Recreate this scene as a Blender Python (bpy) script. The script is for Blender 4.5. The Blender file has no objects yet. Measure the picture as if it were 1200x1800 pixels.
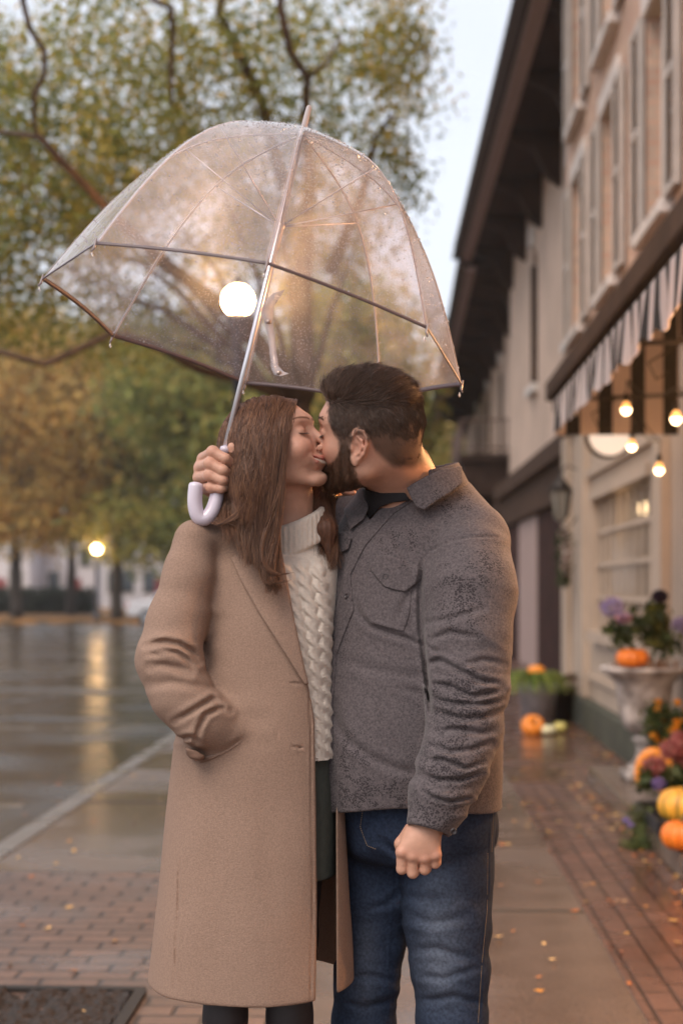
import bpy, bmesh, math, random
import numpy as np
from mathutils import Vector, Matrix
from mathutils.bvhtree import BVHTree
from concurrent.futures import ThreadPoolExecutor
R = math.radians
random.seed(7); RNG = np.random.default_rng(7)
SC = bpy.context.scene
C = SC.collection

# ---------------------------------------------------------------- camera, world, sun, exposure
CAMH = 1.362                                   # eye height of the photographer
cam_d = bpy.data.cameras.new("camera"); cam = bpy.data.objects.new("camera", cam_d); C.objects.link(cam)
cam.location = (0, 0, CAMH); cam.rotation_euler = (R(90), 0, 0)
cam_d.sensor_fit = 'HORIZONTAL'; cam_d.sensor_width = 24.0; cam_d.lens = 50.0
cam_d.shift_y = 135/1200.0
cam_d.clip_start = 0.1; cam_d.clip_end = 2000
cam_d.dof.use_dof = True; cam_d.dof.focus_distance = 2.62; cam_d.dof.aperture_fstop = 2.8
SC.camera = cam
w = bpy.data.worlds.new("World"); SC.world = w; w.use_nodes = True
nt = w.node_tree; nt.nodes.clear()
sky = nt.nodes.new('ShaderNodeTexSky'); sky.sky_type = 'NISHITA'; sky.sun_disc = False
SUN_EL, SUN_AZ = R(50), R(200)
sky.sun_elevation = SUN_EL; sky.sun_rotation = SUN_AZ; sky.dust_density = 4.0; sky.air_density = 1.0; sky.ozone_density = 1.0
b1 = nt.nodes.new('ShaderNodeBackground'); b1.inputs[1].default_value = 0.05
nt.links.new(sky.outputs[0], b1.inputs[0])
# the even cloud layer: paler towards the zenith, slightly uneven
tc = nt.nodes.new('ShaderNodeTexCoord'); cn = nt.nodes.new('ShaderNodeTexNoise'); cn.inputs['Scale'].default_value = 2.2; cn.inputs['Detail'].default_value = 3
mpn = nt.nodes.new('ShaderNodeMapping'); mpn.inputs['Scale'].default_value = (1, 1, 3)
nt.links.new(tc.outputs['Generated'], mpn.inputs[0]); nt.links.new(mpn.outputs[0], cn.inputs['Vector'])
cr = nt.nodes.new('ShaderNodeValToRGB'); cr.color_ramp.elements[0].position = .35; cr.color_ramp.elements[1].position = .7
cr.color_ramp.elements[0].color = (.70, .72, .775, 1); cr.color_ramp.elements[1].color = (.825, .835, .87, 1)
nt.links.new(cn.outputs['Fac'], cr.inputs[0])
b2 = nt.nodes.new('ShaderNodeBackground'); b2.inputs[1].default_value = 0.84
nt.links.new(cr.outputs[0], b2.inputs[0])
ad = nt.nodes.new('ShaderNodeAddShader'); wo = nt.nodes.new('ShaderNodeOutputWorld')
nt.links.new(b1.outputs[0], ad.inputs[0]); nt.links.new(b2.outputs[0], ad.inputs[1]); nt.links.new(ad.outputs[0], wo.inputs[0])
sun_d = bpy.data.lights.new("sun", 'SUN'); sun = bpy.data.objects.new("sun", sun_d); C.objects.link(sun)
sun_d.energy = 1.5; sun_d.angle = R(34); sun_d.color = (1.0, .84, .70)
_sd = Vector((-math.sin(R(34))*math.cos(SUN_EL)*1.0, -math.cos(R(34))*math.cos(SUN_EL), math.sin(SUN_EL)))
sun.rotation_euler = _sd.to_track_quat('Z', 'Y').to_euler()
sky.sun_rotation = math.atan2(_sd.x, _sd.y)
SC.view_settings.view_transform = 'Standard'; SC.view_settings.look = 'None'
SC.view_settings.exposure = 0.42; SC.view_settings.gamma = 1.0
try:
    SC.cycles.use_denoising = True; SC.cycles.max_bounces = 8; SC.cycles.transparent_max_bounces = 24
    SC.cycles.sample_clamp_indirect = 4.0; SC.cycles.caustics_reflective = False; SC.cycles.caustics_refractive = False
except Exception: pass

# ---------------------------------------------------------------- helpers
F_PX = 2500.0
def P(px, py, y): return np.array([(px-600)/F_PX*y, y, CAMH-(py-1035)/F_PX*y])
def px2m(r, y): return r/F_PX*y

def tag(o, label=None, cat=None, group=None, kind=None):
    if label: o['label'] = label
    if cat: o['category'] = cat
    if group: o['group'] = group
    if kind: o['kind'] = kind
    return o
def empty(name, loc=(0, 0, 0), label=None, cat=None, group=None, rz=0, parent=None):
    o = bpy.data.objects.new(name, None); C.objects.link(o); o.location = loc; o.rotation_euler = (0, 0, rz)
    o.empty_display_size = .1
    if parent: o.parent = parent
    return tag(o, label, cat, group)
def mesh_obj(name, verts, faces, mat=None, parent=None, smooth=True, colors=None):
    me = bpy.data.meshes.new(name)
    verts = np.asarray(verts, dtype=np.float32)
    if isinstance(faces, np.ndarray):
        n = len(faces); k = faces.shape[1]
        me.vertices.add(len(verts)); me.vertices.foreach_set('co', verts.ravel())
        me.loops.add(n*k); me.loops.foreach_set('vertex_index', faces.astype(np.int32).ravel())
        me.polygons.add(n); me.polygons.foreach_set('loop_start', np.arange(0, n*k, k, dtype=np.int32))
        me.polygons.foreach_set('loop_total', np.full(n, k, dtype=np.int32))
        me.update(calc_edges=True); me.validate()
    else:
        me.from_pydata([tuple(map(float, v)) for v in verts], [], [tuple(map(int, f)) for f in faces]); me.update()
    if smooth: me.polygons.foreach_set('use_smooth', np.ones(len(me.polygons), dtype=bool))
    if colors is not None:
        at = me.color_attributes.new('col', 'FLOAT_COLOR', 'POINT')
        c = np.ones((len(verts), 4), dtype=np.float32); c[:, :colors.shape[1]] = colors
        at.data.foreach_set('color', c.ravel())
    if mat: me.materials.append(mat)
    o = bpy.data.objects.new(name, me); C.objects.link(o)
    if parent is not None:
        o.parent = parent
        # children are authored in world space: undo the parent's placement
        o.matrix_parent_inverse = (Matrix.Translation(parent.location) @ parent.rotation_euler.to_matrix().to_4x4()).inverted()
    return o

class MB:
    """collects simple shapes into ONE mesh"""
    def __init__(s): s.v = []; s.f = []
    def add(s, vs, fs):
        n = len(s.v); s.v += [tuple(v) for v in vs]; s.f += [tuple(i+n for i in f) for f in fs]
    def box(s, x0, x1, y0, y1, z0, z1):
        if x0 > x1: x0, x1 = x1, x0
        if y0 > y1: y0, y1 = y1, y0
        if z0 > z1: z0, z1 = z1, z0
        s.add([(x0,y0,z0),(x1,y0,z0),(x1,y1,z0),(x0,y1,z0),(x0,y0,z1),(x1,y0,z1),(x1,y1,z1),(x0,y1,z1)],
              [(0,3,2,1),(4,5,6,7),(0,1,5,4),(1,2,6,5),(2,3,7,6),(3,0,4,7)])
    def tube(s, pts, rad, n=8, cap=True, ez=1.0):
        pts = [Vector(p) for p in pts]
        if not hasattr(rad, '__len__'): rad = [rad]*len(pts)
        rings = []; prev = None
        for i, p in enumerate(pts):
            t = (pts[min(i+1, len(pts)-1)]-pts[max(i-1, 0)])
            t = t.normalized() if t.length > 1e-9 else Vector((0, 0, 1))
            if prev is None:
                a = Vector((0, 0, 1)) if abs(t.z) < .9 else Vector((1, 0, 0)); u = t.cross(a).normalized()
            else:
                u = (prev-t*prev.dot(t)); u = u.normalized() if u.length > 1e-6 else t.orthogonal().normalized()
            prev = u; v = t.cross(u)
            rings.append([p+(u*math.cos(2*math.pi*k/n)+v*math.sin(2*math.pi*k/n)*ez)*rad[i] for k in range(n)])
        vs = [q for r in rings for q in r]; fs = []
        for i in range(len(pts)-1):
            for k in range(n): fs.append((i*n+k, i*n+(k+1) % n, (i+1)*n+(k+1) % n, (i+1)*n+k))
        if cap: fs.append(tuple(range(n))[::-1]); fs.append(tuple((len(pts)-1)*n+k for k in range(n)))
        s.add(vs, fs)
    def lathe(s, c, prof, n=20, wob=None):
        vs = []; fs = []
        for r, z in prof:
            for k in range(n):
                a = 2*math.pi*k/n; q = r*(wob(a, z) if wob else 1)
                vs.append((c[0]+q*math.cos(a), c[1]+q*math.sin(a), c[2]+z))
        m = len(prof)
        for i in range(m-1):
            for k in range(n): fs.append((i*n+k, i*n+(k+1) % n, (i+1)*n+(k+1) % n, (i+1)*n+k))
        if prof[0][0] > 1e-4: fs.append(tuple(range(n))[::-1])
        if prof[-1][0] > 1e-4: fs.append(tuple((m-1)*n+k for k in range(n)))
        s.add(vs, fs)
    def prism(s, poly, axis, a0, a1):
        """poly: 2-D points; axis 'x': (y,z) extruded in x; 'y': (x,z); 'z': (x,y)"""
        def mk(p, a):
            return (a, p[0], p[1]) if axis == 'x' else (p[0], a, p[1]) if axis == 'y' else (p[0], p[1], a)
        n = len(poly); vs = [mk(p, a0) for p in poly]+[mk(p, a1) for p in poly]
        s.add(vs, [tuple(range(n)), tuple(range(n, 2*n))[::-1]]+[(i, (i+1) % n, n+(i+1) % n, n+i) for i in range(n)])
    def build(s, name, mat, parent=None, smooth=False, bevel=0, M=None):
        vs = s.v if M is None else [tuple(M @ Vector(v)) for v in s.v]
        me = bpy.data.meshes.new(name); me.from_pydata(vs, [], s.f)
        bm = bmesh.new(); bm.from_mesh(me); bmesh.ops.recalc_face_normals(bm, faces=bm.faces)
        if bevel: bmesh.ops.bevel(bm, geom=list(bm.edges), offset=bevel, segments=1, affect='EDGES')
        bm.to_mesh(me); bm.free()
        if smooth: me.polygons.foreach_set('use_smooth', np.ones(len(me.polygons), dtype=bool))
        if mat: me.materials.append(mat)
        o = bpy.data.objects.new(name, me); C.objects.link(o)
        if parent is not None:
            o.parent = parent
            o.matrix_parent_inverse = (Matrix.Translation(parent.location) @ parent.rotation_euler.to_matrix().to_4x4()).inverted()
        return o

# ---------------------------------------------------------------- materials
def NT(name):
    m = bpy.data.materials.new(name); m.use_nodes = True; t = m.node_tree
    b = t.nodes['Principled BSDF']; return m, t, b
def nd(t, ty, **k):
    n = t.nodes.new(ty)
    for a, v in k.items():
        if a in n.inputs: n.inputs[a].default_value = v
        else: setattr(n, a, v)
    return n
def mat(name, col, rough=.6, var=0, vscale=8, bump=0, bscale=60, metal=0, spec=.5, col2=None, detail=4, sheen=0, obj=True, stretch=None, attr=False, sss=0):
    m, t, b = NT(name); L = t.links.new
    b.inputs['Roughness'].default_value = rough; b.inputs['Metallic'].default_value = metal
    b.inputs['Specular IOR Level'].default_value = spec
    tcn = nd(t, 'ShaderNodeTexCoord'); mp = nd(t, 'ShaderNodeMapping')
    if stretch: mp.inputs['Scale'].default_value = stretch
    L(tcn.outputs['Object'], mp.inputs[0])
    col = tuple(col)+(1,)
    if attr:
        a = nd(t, 'ShaderNodeVertexColor', layer_name='col'); base = a.outputs[0]
        if var:
            n = nd(t, 'ShaderNodeTexNoise', Scale=vscale, Detail=detail); L(mp.outputs[0], n.inputs['Vector'])
            mr = nd(t, 'ShaderNodeMapRange'); mr.inputs[1].default_value = .3; mr.inputs[2].default_value = .7; mr.inputs[3].default_value = 1-var; mr.inputs[4].default_value = 1+var
            L(n.outputs['Fac'], mr.inputs[0])
            vm = nd(t, 'ShaderNodeVectorMath', operation='SCALE'); L(base, vm.inputs[0]); L(mr.outputs[0], vm.inputs['Scale']); base = vm.outputs[0]
        L(base, b.inputs['Base Color'])
    elif var or col2:
        n = nd(t, 'ShaderNodeTexNoise', Scale=vscale, Detail=detail); L(mp.outputs[0], n.inputs['Vector'])
        r = nd(t, 'ShaderNodeValToRGB'); e = r.color_ramp.elements; e[0].position = .33; e[1].position = .67
        c2 = tuple(col2)+(1,) if col2 else col
        e[0].color = tuple(x*(1-var) for x in col[:3])+(1,); e[1].color = tuple(min(1, x*(1+var)) for x in c2[:3])+(1,)
        L(n.outputs['Fac'], r.inputs[0]); L(r.outputs[0], b.inputs['Base Color'])
    else: b.inputs['Base Color'].default_value = col
    if bump:
        n2 = nd(t, 'ShaderNodeTexNoise', Scale=bscale, Detail=3); L(mp.outputs[0], n2.inputs['Vector'])
        bp = nd(t, 'ShaderNodeBump', Strength=min(1, bump), Distance=.002 if bscale > 40 else .01)
        L(n2.outputs['Fac'], bp.inputs['Height']); L(bp.outputs[0], b.inputs['Normal'])
    if sheen: b.inputs['Sheen Weight'].default_value = sheen; b.inputs['Sheen Roughness'].default_value = .4; b.inputs['Sheen Tint'].default_value = col
    if sss:
        b.inputs['Subsurface Weight'].default_value = sss; b.inputs['Subsurface Radius'].default_value = (.010, .004, .002); b.inputs['Subsurface Scale'].default_value = 1.0
    return m
def emis(name, col, s, base=(.8, .8, .8)):
    m, t, b = NT(name); b.inputs['Base Color'].default_value = tuple(base)+(1,)
    b.inputs['Emission Color'].default_value = tuple(col)+(1,); b.inputs['Emission Strength'].default_value = s; return m

# ---------------------------------------------------------------- implicit surfaces
f32 = np.float32
def smin(a, b, k):
    h = np.maximum(k-np.abs(a-b), 0)/k
    return np.minimum(a, b)-h*h*k*.25
def smax(a, b, k): return -smin(-a, -b, k)
def sph(p, c, r): return np.sqrt(((p-np.asarray(c, f32))**2).sum(1))-f32(r)
def ell(p, c, r, M=None):
    q = p-np.asarray(c, f32)
    if M is not None: q = q @ np.asarray(M, f32).T
    r = np.asarray(r, f32); k0 = np.sqrt(((q/r)**2).sum(1)); k1 = np.sqrt(((q/(r*r))**2).sum(1))+1e-9
    return k0*(k0-1)/k1
def cone(p, a, b, ra, rb):
    a = np.asarray(a, f32); b = np.asarray(b, f32); ba = b-a; l2 = max(float(ba@ba), 1e-10)
    t = np.clip(((p-a) @ ba)/l2, 0, 1)
    q = p-a-t[:, None]*ba
    return np.sqrt((q*q).sum(1))-(ra+(rb-ra)*t)
def chain(p, pts, rs, k=.01):
    d = None
    for i in range(len(pts)-1):
        e = cone(p, pts[i], pts[i+1], rs[i], rs[i+1]); d = e if d is None else smin(d, e, k)
    return d
def box3(p, c, h, r=0, M=None):
    q = p-np.asarray(c, f32)
    if M is not None: q = q @ np.asarray(M, f32).T
    q = np.abs(q)-(np.asarray(h, f32)-r)
    return np.sqrt((np.maximum(q, 0)**2).sum(1))+np.minimum(q.max(1), 0)-r
def proj2(p): return 600+F_PX*p[:, 0]/p[:, 1], 1035-F_PX*(p[:, 2]-CAMH)/p[:, 1]
def poly2(px, py, poly):
    poly = np.asarray(poly, f32); n = len(poly); d = np.full(px.shape, 1e9, f32); s = np.ones(px.shape, f32)
    for i in range(n):
        a = poly[i]; b = poly[i-1]; e = b-a; wx = px-a[0]; wy = py-a[1]
        t = np.clip((wx*e[0]+wy*e[1])/max(float(e@e), 1e-9), 0, 1)
        d = np.minimum(d, (wx-e[0]*t)**2+(wy-e[1]*t)**2)
        c1 = py >= a[1]; c2 = py < b[1]; c3 = e[0]*wy > e[1]*wx
        fl = (c1 & c2 & c3) | (~c1 & ~c2 & ~c3); s[fl] *= -1
    return s*np.sqrt(d)
def seg2(px, py, pts):
    d = np.full(px.shape, 1e9, f32)
    for i in range(len(pts)-1):
        a = np.asarray(pts[i], f32); b = np.asarray(pts[i+1], f32); e = b-a; wx = px-a[0]; wy = py-a[1]
        t = np.clip((wx*e[0]+wy*e[1])/max(float(e@e), 1e-9), 0, 1)
        d = np.minimum(d, np.sqrt((wx-e[0]*t)**2+(wy-e[1]*t)**2))
    return d
def _hash(i, j, k, s):
    h = (i*374761393+j*668265263+k*1274126177+s*1103515245) & 0xffffffff
    h = ((h ^ (h >> 13))*1274126177) & 0xffffffff
    return ((h ^ (h >> 16)) & 0xffff).astype(f32)/65535.
def vnoise(p, s=0):
    i = np.floor(p).astype(np.int64); f = (p-i).astype(f32); f = f*f*(3-2*f)
    x, y, z = i[:, 0], i[:, 1], i[:, 2]; r = 0
    for dx in (0, 1):
        wx = f[:, 0] if dx else 1-f[:, 0]
        for dy in (0, 1):
            wy = f[:, 1] if dy else 1-f[:, 1]
            for dz in (0, 1):
                wz = f[:, 2] if dz else 1-f[:, 2]
                r = r+wx*wy*wz*_hash(x+dx, y+dy, z+dz, s)
    return r*2-1
def loft(p, rows, y0, n=2.3, sm=25):
    """rows: (py, pxL, pxR, yc, ry) with px measured at depth y0"""
    rows = sorted(rows); a = np.array(rows, float)
    py = np.arange(a[0, 0]-60, a[-1, 0]+61, 5.); k = np.exp(-(np.arange(-12, 13)*5./sm)**2); k /= k.sum()
    T = []
    for c in range(1, 5):
        q = np.interp(py, a[:, 0], a[:, c])
        q = np.convolve(np.pad(q, 12, mode='edge'), k, 'valid'); T.append(q)
    pz = 1035-F_PX*(p[:, 2]-CAMH)/y0
    L = np.interp(pz, py, T[0]); Rr = np.interp(pz, py, T[1]); yc = np.interp(pz, py, T[2]).astype(f32); ry = np.interp(pz, py, T[3]).astype(f32)
    cx = (((L+Rr)/2-600)/F_PX*y0).astype(f32); rx = np.maximum((Rr-L)/2/F_PX*y0, .005).astype(f32)
    qx = np.abs(p[:, 0]-cx); qy = np.abs(p[:, 1]-yc)
    k0 = ((qx/rx)**n+(qy/ry)**n)**(1./n)+1e-6
    k1 = np.sqrt((qx/rx**2)**2+(qy/ry**2)**2)+1e-6
    return np.where(k0 > .05, k0*(k0-1)/k1, -np.minimum(rx, ry)).astype(f32)
def zcut(p, py, y0, up=True):
    z = CAMH-(py-1035)/F_PX*y0
    return (z-p[:, 2]) if up else (p[:, 2]-z)       # up: keeps what is above py

_pool = ThreadPoolExecutor(4)
def _ev(f, pts):
    n = len(pts); st = 40000
    if n <= st: return f(pts).astype(f32)
    return np.concatenate(list(_pool.map(lambda i: f(pts[i:i+st]).astype(f32), range(0, n, st))))
def surf(f, xs, ys, zs, S=4, margin=1.0):
    """surface nets on a rectilinear grid, evaluated sparsely; returns verts, quads"""
    def pad(a):
        a = np.asarray(a, f32); m = (-(len(a)-1)) % S
        return np.concatenate([a, a[-1]+(a[-1]-a[-2])*np.arange(1, m+1, dtype=f32)]) if m else a
    xs, ys, zs = pad(xs), pad(ys), pad(zs); nx, ny, nz = len(xs), len(ys), len(zs)
    cx, cy, cz = xs[::S], ys[::S], zs[::S]
    G = np.stack(np.meshgrid(cx, cy, cz, indexing='ij'), -1).reshape(-1, 3)
    Dc = _ev(f, G).reshape(len(cx), len(cy), len(cz))
    bx, by, bz = len(cx)-1, len(cy)-1, len(cz)-1
    mn = np.full((bx, by, bz), 1e9, f32); mx = np.full((bx, by, bz), -1e9, f32)
    for a in (0, 1):
        for b in (0, 1):
            for c in (0, 1):
                q = Dc[a:a+bx, b:b+by, c:c+bz]; mn = np.minimum(mn, q); mx = np.maximum(mx, q)
    diag = np.sqrt(np.diff(cx)[:, None, None]**2+np.diff(cy)[None, :, None]**2+np.diff(cz)[None, None, :]**2)
    act = ((mn < diag*.75*margin) & (mx > -diag*.75*margin))
    D = np.where(np.repeat(np.repeat(np.repeat(Dc[:-1, :-1, :-1], S, 0), S, 1), S, 2) < 0, -1., 1.).astype(f32)
    D = np.pad(D, ((0, 1), (0, 1), (0, 1)), mode='edge')
    B = np.argwhere(act)
    o = np.stack(np.meshgrid(*[np.arange(S+1)]*3, indexing='ij'), -1).reshape(-1, 3)
    need = np.zeros((nx, ny, nz), bool)
    I = (B[:, None, :]*S+o[None]).reshape(-1, 3); need[I[:, 0], I[:, 1], I[:, 2]] = True; del I
    ii = np.argwhere(need)
    D[need] = _ev(f, np.stack([xs[ii[:, 0]], ys[ii[:, 1]], zs[ii[:, 2]]], 1))
    s = D < 0
    cnt = np.zeros((nx-1, ny-1, nz-1), np.int8)
    for a in (0, 1):
        for b in (0, 1):
            for c in (0, 1): cnt += s[a:a+nx-1, b:b+ny-1, c:c+nz-1]
    cells = np.argwhere((cnt > 0) & (cnt < 8)); m = len(cells)
    idx = np.full(cnt.shape, -1, np.int32); idx[cells[:, 0], cells[:, 1], cells[:, 2]] = np.arange(m)
    cor = np.array([(a, b, c) for a in (0, 1) for b in (0, 1) for c in (0, 1)])
    val = np.stack([D[cells[:, 0]+c[0], cells[:, 1]+c[1], cells[:, 2]+c[2]] for c in cor], 1)
    pos = np.stack([np.stack([xs[cells[:, 0]+c[0]], ys[cells[:, 1]+c[1]], zs[cells[:, 2]+c[2]]], 1) for c in cor], 1)
    acc = np.zeros((m, 3), f32); wt = np.zeros((m, 1), f32)
    for i in range(8):
        for j in range(i+1, 8):
            if np.abs(cor[i]-cor[j]).sum() != 1: continue
            a, b = val[:, i], val[:, j]; x = (a < 0) != (b < 0)
            t = np.where(x, a/np.where(np.abs(a-b) < 1e-12, 1, a-b), 0)[:, None]
            acc += np.where(x[:, None], pos[:, i]+(pos[:, j]-pos[:, i])*t, 0); wt += x[:, None]
    V = acc/wt; Q = []
    for ax in range(3):
        sl0 = [slice(1, -1)]*3; sl1 = [slice(1, -1)]*3
        sl0[ax] = slice(0, -1); sl1[ax] = slice(1, None)
        A = s[tuple(sl0)]; Bq = s[tuple(sl1)]
        for flip, M in ((False, A & ~Bq), (True, ~A & Bq)):
            e = np.argwhere(M)
            if not len(e): continue
            off = np.ones(3, int); off[ax] = 0; e = e+off
            u = [(1, 2), (2, 0), (0, 1)][ax]
            c00 = e.copy(); c00[:, u[0]] -= 1; c00[:, u[1]] -= 1
            c10 = e.copy(); c10[:, u[1]] -= 1
            c01 = e.copy(); c01[:, u[0]] -= 1
            g = lambda q: idx[q[:, 0], q[:, 1], q[:, 2]]
            q = np.stack([g(c00), g(c10), g(e), g(c01)], 1)
            if flip: q = q[:, ::-1]
            Q.append(q[(q >= 0).all(1)])
    return V, np.concatenate(Q) if Q else np.zeros((0, 4), int)
def grid(lo, hi, h): return np.arange(lo, hi+h, h, dtype=f32)
def lap(V, Q, it=1, w=.5):
    V = V.copy()
    for _ in range(it):
        A = np.zeros_like(V); n = np.zeros((len(V), 1), f32)
        for i in range(4):
            for j in (1, 3):
                np.add.at(A, Q[:, i], V[Q[:, (i+j) % 4]]); np.add.at(n, Q[:, i], 1)
        V = V+(A/np.maximum(n, 1)-V)*w
    return V
def sdf_obj(name, f, bounds, h, m, parent, colf=None, smooth_it=1, S=4, margin=1.0):
    (x0, x1), (y0, y1), (z0, z1) = bounds
    V, Q = surf(f, grid(x0, x1, h), grid(y0, y1, h), grid(z0, z1, h), S, margin)
    if len(V):                                   # keep the main piece only
        lb = np.arange(len(V))
        for _ in range(400):
            ml = lb[Q].min(1); n2 = lb.copy()
            for i in range(4): np.minimum.at(n2, Q[:, i], ml)
            n2 = n2[n2]
            if (n2 == lb).all(): break
            lb = n2
        u, c = np.unique(lb, return_counts=True); kp = lb == u[c.argmax()]
        if not kp.all(): mp_ = np.cumsum(kp)-1; Q = mp_[Q[kp[Q].all(1)]]; V = V[kp]
    if smooth_it: V = lap(V, Q, smooth_it, .5)
    col = colf(V) if colf else None
    return mesh_obj(name, V, Q, m, parent, True, col)
def plate(base, poly, off, th, edge=.0015, ymax=None, soft=None):
    """a cloth piece of thickness th lying on the implicit surface `base`, outlined by poly (pixel coordinates)"""
    def f(p):
        px, py = proj2(p); d2 = poly2(px, py, poly)*p[:, 1]/F_PX
        d = np.abs(base(p)-off)-th
        d = smax(d, d2.astype(f32), edge*2)
        if ymax is not None: d = np.maximum(d, p[:, 1]-ymax)
        return d
    return f
def pbounds(poly, y0, y1, pad=.01):
    xs = []; zs = []
    for q in poly:
        for y in (y0, y1):
            v = P(q[0], q[1], y); xs.append(v[0]); zs.append(v[2])
    return ((min(xs)-pad, max(xs)+pad), (y0, y1), (min(zs)-pad, max(zs)+pad))
# ================================================================= THE PLACE
TH_ = 0.04                                        # the street runs 2.3 degrees to the right of the camera axis
MS = Matrix.Rotation(-TH_, 4, 'Z')
def S(l, s, z): return MS @ Vector((l, s, z))     # street frame: lateral, along, up
def sroot(name, l, s, z, label, cat, group=None):
    v = S(l, s, z); return empty(name, v, label, cat, group)
def part(mb, name, m, root, **k):                 # parts authored in street coordinates
    return mb.build(name, m, root, M=MS, **k)
def structure(name, mb, m, **k): o = mb.build(name, m, None, M=MS, **k); o['kind'] = 'structure'; return o

# ---- materials of the setting
def wet(name, col, col2, rlo, rhi, scale=1.6, fine=60, bump=.25, brick=None, bscale=1., puddle=.5):
    m, t, b = NT(name); L = t.links.new; tcn = nd(t, 'ShaderNodeTexCoord')
    mp = nd(t, 'ShaderNodeMapping'); mp.inputs['Rotation'].default_value = (0, 0, TH_); L(tcn.outputs['Object'], mp.inputs[0])
    n = nd(t, 'ShaderNodeTexNoise', Scale=scale, Detail=5.); n2 = nd(t, 'ShaderNodeTexNoise', Scale=fine, Detail=4.); n3 = nd(t, 'ShaderNodeTexNoise', Scale=scale*4, Detail=4.)
    for q in (n, n2, n3): L(mp.outputs[0], q.inputs['Vector'])
    r = nd(t, 'ShaderNodeValToRGB'); e = r.color_ramp.elements; e[0].position = .35; e[1].position = .65; e[0].color = tuple(col)+(1,); e[1].color = tuple(col2)+(1,)
    mxf = nd(t, 'ShaderNodeMix', data_type='FLOAT'); mxf.inputs[0].default_value = .5; L(n2.outputs['Fac'], mxf.inputs[2]); L(n3.outputs['Fac'], mxf.inputs[3]); L(mxf.outputs[0], r.inputs[0])
    colout = r.outputs[0]; hgt = n2.outputs['Fac']
    if brick:
        bt = nd(t, 'ShaderNodeTexBrick'); bt.inputs['Scale'].default_value = 1.0; bt.inputs['Brick Width'].default_value = brick[0]; bt.inputs['Row Height'].default_value = brick[1]; bt.inputs['Mortar Size'].default_value = brick[2]; bt.inputs['Mortar Smooth'].default_value = .3; bt.inputs['Bias'].default_value = 0
        bt.inputs['Color1'].default_value = (.86, .86, .86, 1); bt.inputs['Color2'].default_value = (1.12, 1.08, 1.05, 1); bt.inputs['Mortar'].default_value = (.28, .27, .26, 1)
        mp2 = nd(t, 'ShaderNodeMapping'); mp2.inputs['Rotation'].default_value = brick[3]; L(mp.outputs[0], mp2.inputs[0]); L(mp2.outputs[0], bt.inputs['Vector'])
        mm = nd(t, 'ShaderNodeMix', data_type='RGBA', blend_type='MULTIPLY'); mm.inputs[0].default_value = 1; L(colout, mm.inputs[6]); L(bt.outputs['Color'], mm.inputs[7]); colout = mm.outputs[2]
    L(colout, b.inputs['Base Color'])
    mr = nd(t, 'ShaderNodeMapRange'); mr.inputs[1].default_value = puddle-.10; mr.inputs[2].default_value = puddle+.12; mr.inputs[3].default_value = rlo; mr.inputs[4].default_value = rhi; L(n.outputs['Fac'], mr.inputs[0]); L(mr.outputs[0], b.inputs['Roughness'])
    bp = nd(t, 'ShaderNodeBump', Strength=bump, Distance=.004); L(hgt, bp.inputs['Height'])
    if brick:
        bp2 = nd(t, 'ShaderNodeBump', Strength=.8, Distance=.006); bp2.invert = True; L(bt.outputs['Fac'], bp2.inputs['Height']); L(bp.outputs[0], bp2.inputs['Normal']); L(bp2.outputs[0], b.inputs['Normal'])
    else: L(bp.outputs[0], b.inputs['Normal'])
    b.inputs['Specular IOR Level'].default_value = .6
    return m
ASPH = wet('wet_asphalt', (.030, .025, .022), (.060, .050, .042), .10, .30, .55, 90, .30, puddle=.50)
CONC = wet('wet_concrete', (.098, .069, .052), (.165, .120, .092), .10, .42, .8, 70, .25, puddle=.54)
BRKP = wet('wet_brick_paving', (.105, .066, .050), (.175, .112, .086), .18, .50, 1.4, 60, .3, brick=(.205, .102, .010, (0, 0, 0)), puddle=.42)
BRKR = wet('wet_brick_paving_dark', (.092, .050, .038), (.155, .086, .064), .12, .42, 1.2, 60, .3, brick=(.205, .102, .008, (0, 0, R(90))), puddle=.48)
# ---- ground sheets
g = MB(); g.box(-400, 400, -60, 700, -.60, -.124); structure('ground', g, mat('earth', (.05, .042, .03), .9, var=.3, vscale=1))
g = MB(); g.box(-16, -2.14, -20, 50, -.30, -.12); structure('road', g, ASPH)
g = MB(); g.box(-70, 14, 50, 60, -.30, -.119); structure('cross_road', g, ASPH)
g = MB(); g.box(-1.99, 2.9, -6, 50, -.14, 0); structure('pavement', g, CONC)
g = MB()
for i in range(22): g.box(-2.14, -1.993, -6+i*2.55, -6+i*2.55+2.544, -.30, .004)
structure('kerb', g, wet('kerb_stone', (.12, .105, .09), (.19, .165, .145), .2, .5, 1.5, 60), bevel=.012)
g = MB(); g.box(.783, 2.9, -6, 50, -.05, .005); structure('brick_paving', g, BRKR)
g = MB(); g.box(-1.99, -.33, -6, 6.75, -.05, .006); structure('brick_paving', g, BRKP)
# slab joints of the concrete walk: narrow strips laid a hair above it
g = MB()
for s0 in (6.02, 9.0, 12.0, 15.0, 18.0, 21.0, 24.0): g.box(-.33 if s0 < 6.7 else -1.99, .78, s0, s0+.018, -.01, .0045)
structure('pavement_joints', g, mat('joint', (.055, .048, .040), .7))
g = MB()
for l0, l1, s0, wd in ((-9.5, -2.55, 9.55, .11), (-9.5, -2.55, 14.9, .11), (-9.5, -2.55, 20.3, .11), (-9.5, -2.55, 25.8, .11), (-9.5, -2.55, 31.2, .11)): g.box(l0, l1, s0, s0+wd, -.13, -.115)
for k in range(9): g.box(-6.2, -5.9, 32+k*2., 33+k*2, -.13, -.1155)
structure('road_markings', g, wet('road_paint', (.13, .12, .11), (.30, .27, .24), .12, .35, 3))
LIT = mat('leaf_litter_lawn', (.115, .068, .022), .85, var=.3, vscale=1.2, col2=(.30, .14, .035), detail=10, bump=.5, bscale=8)
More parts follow.
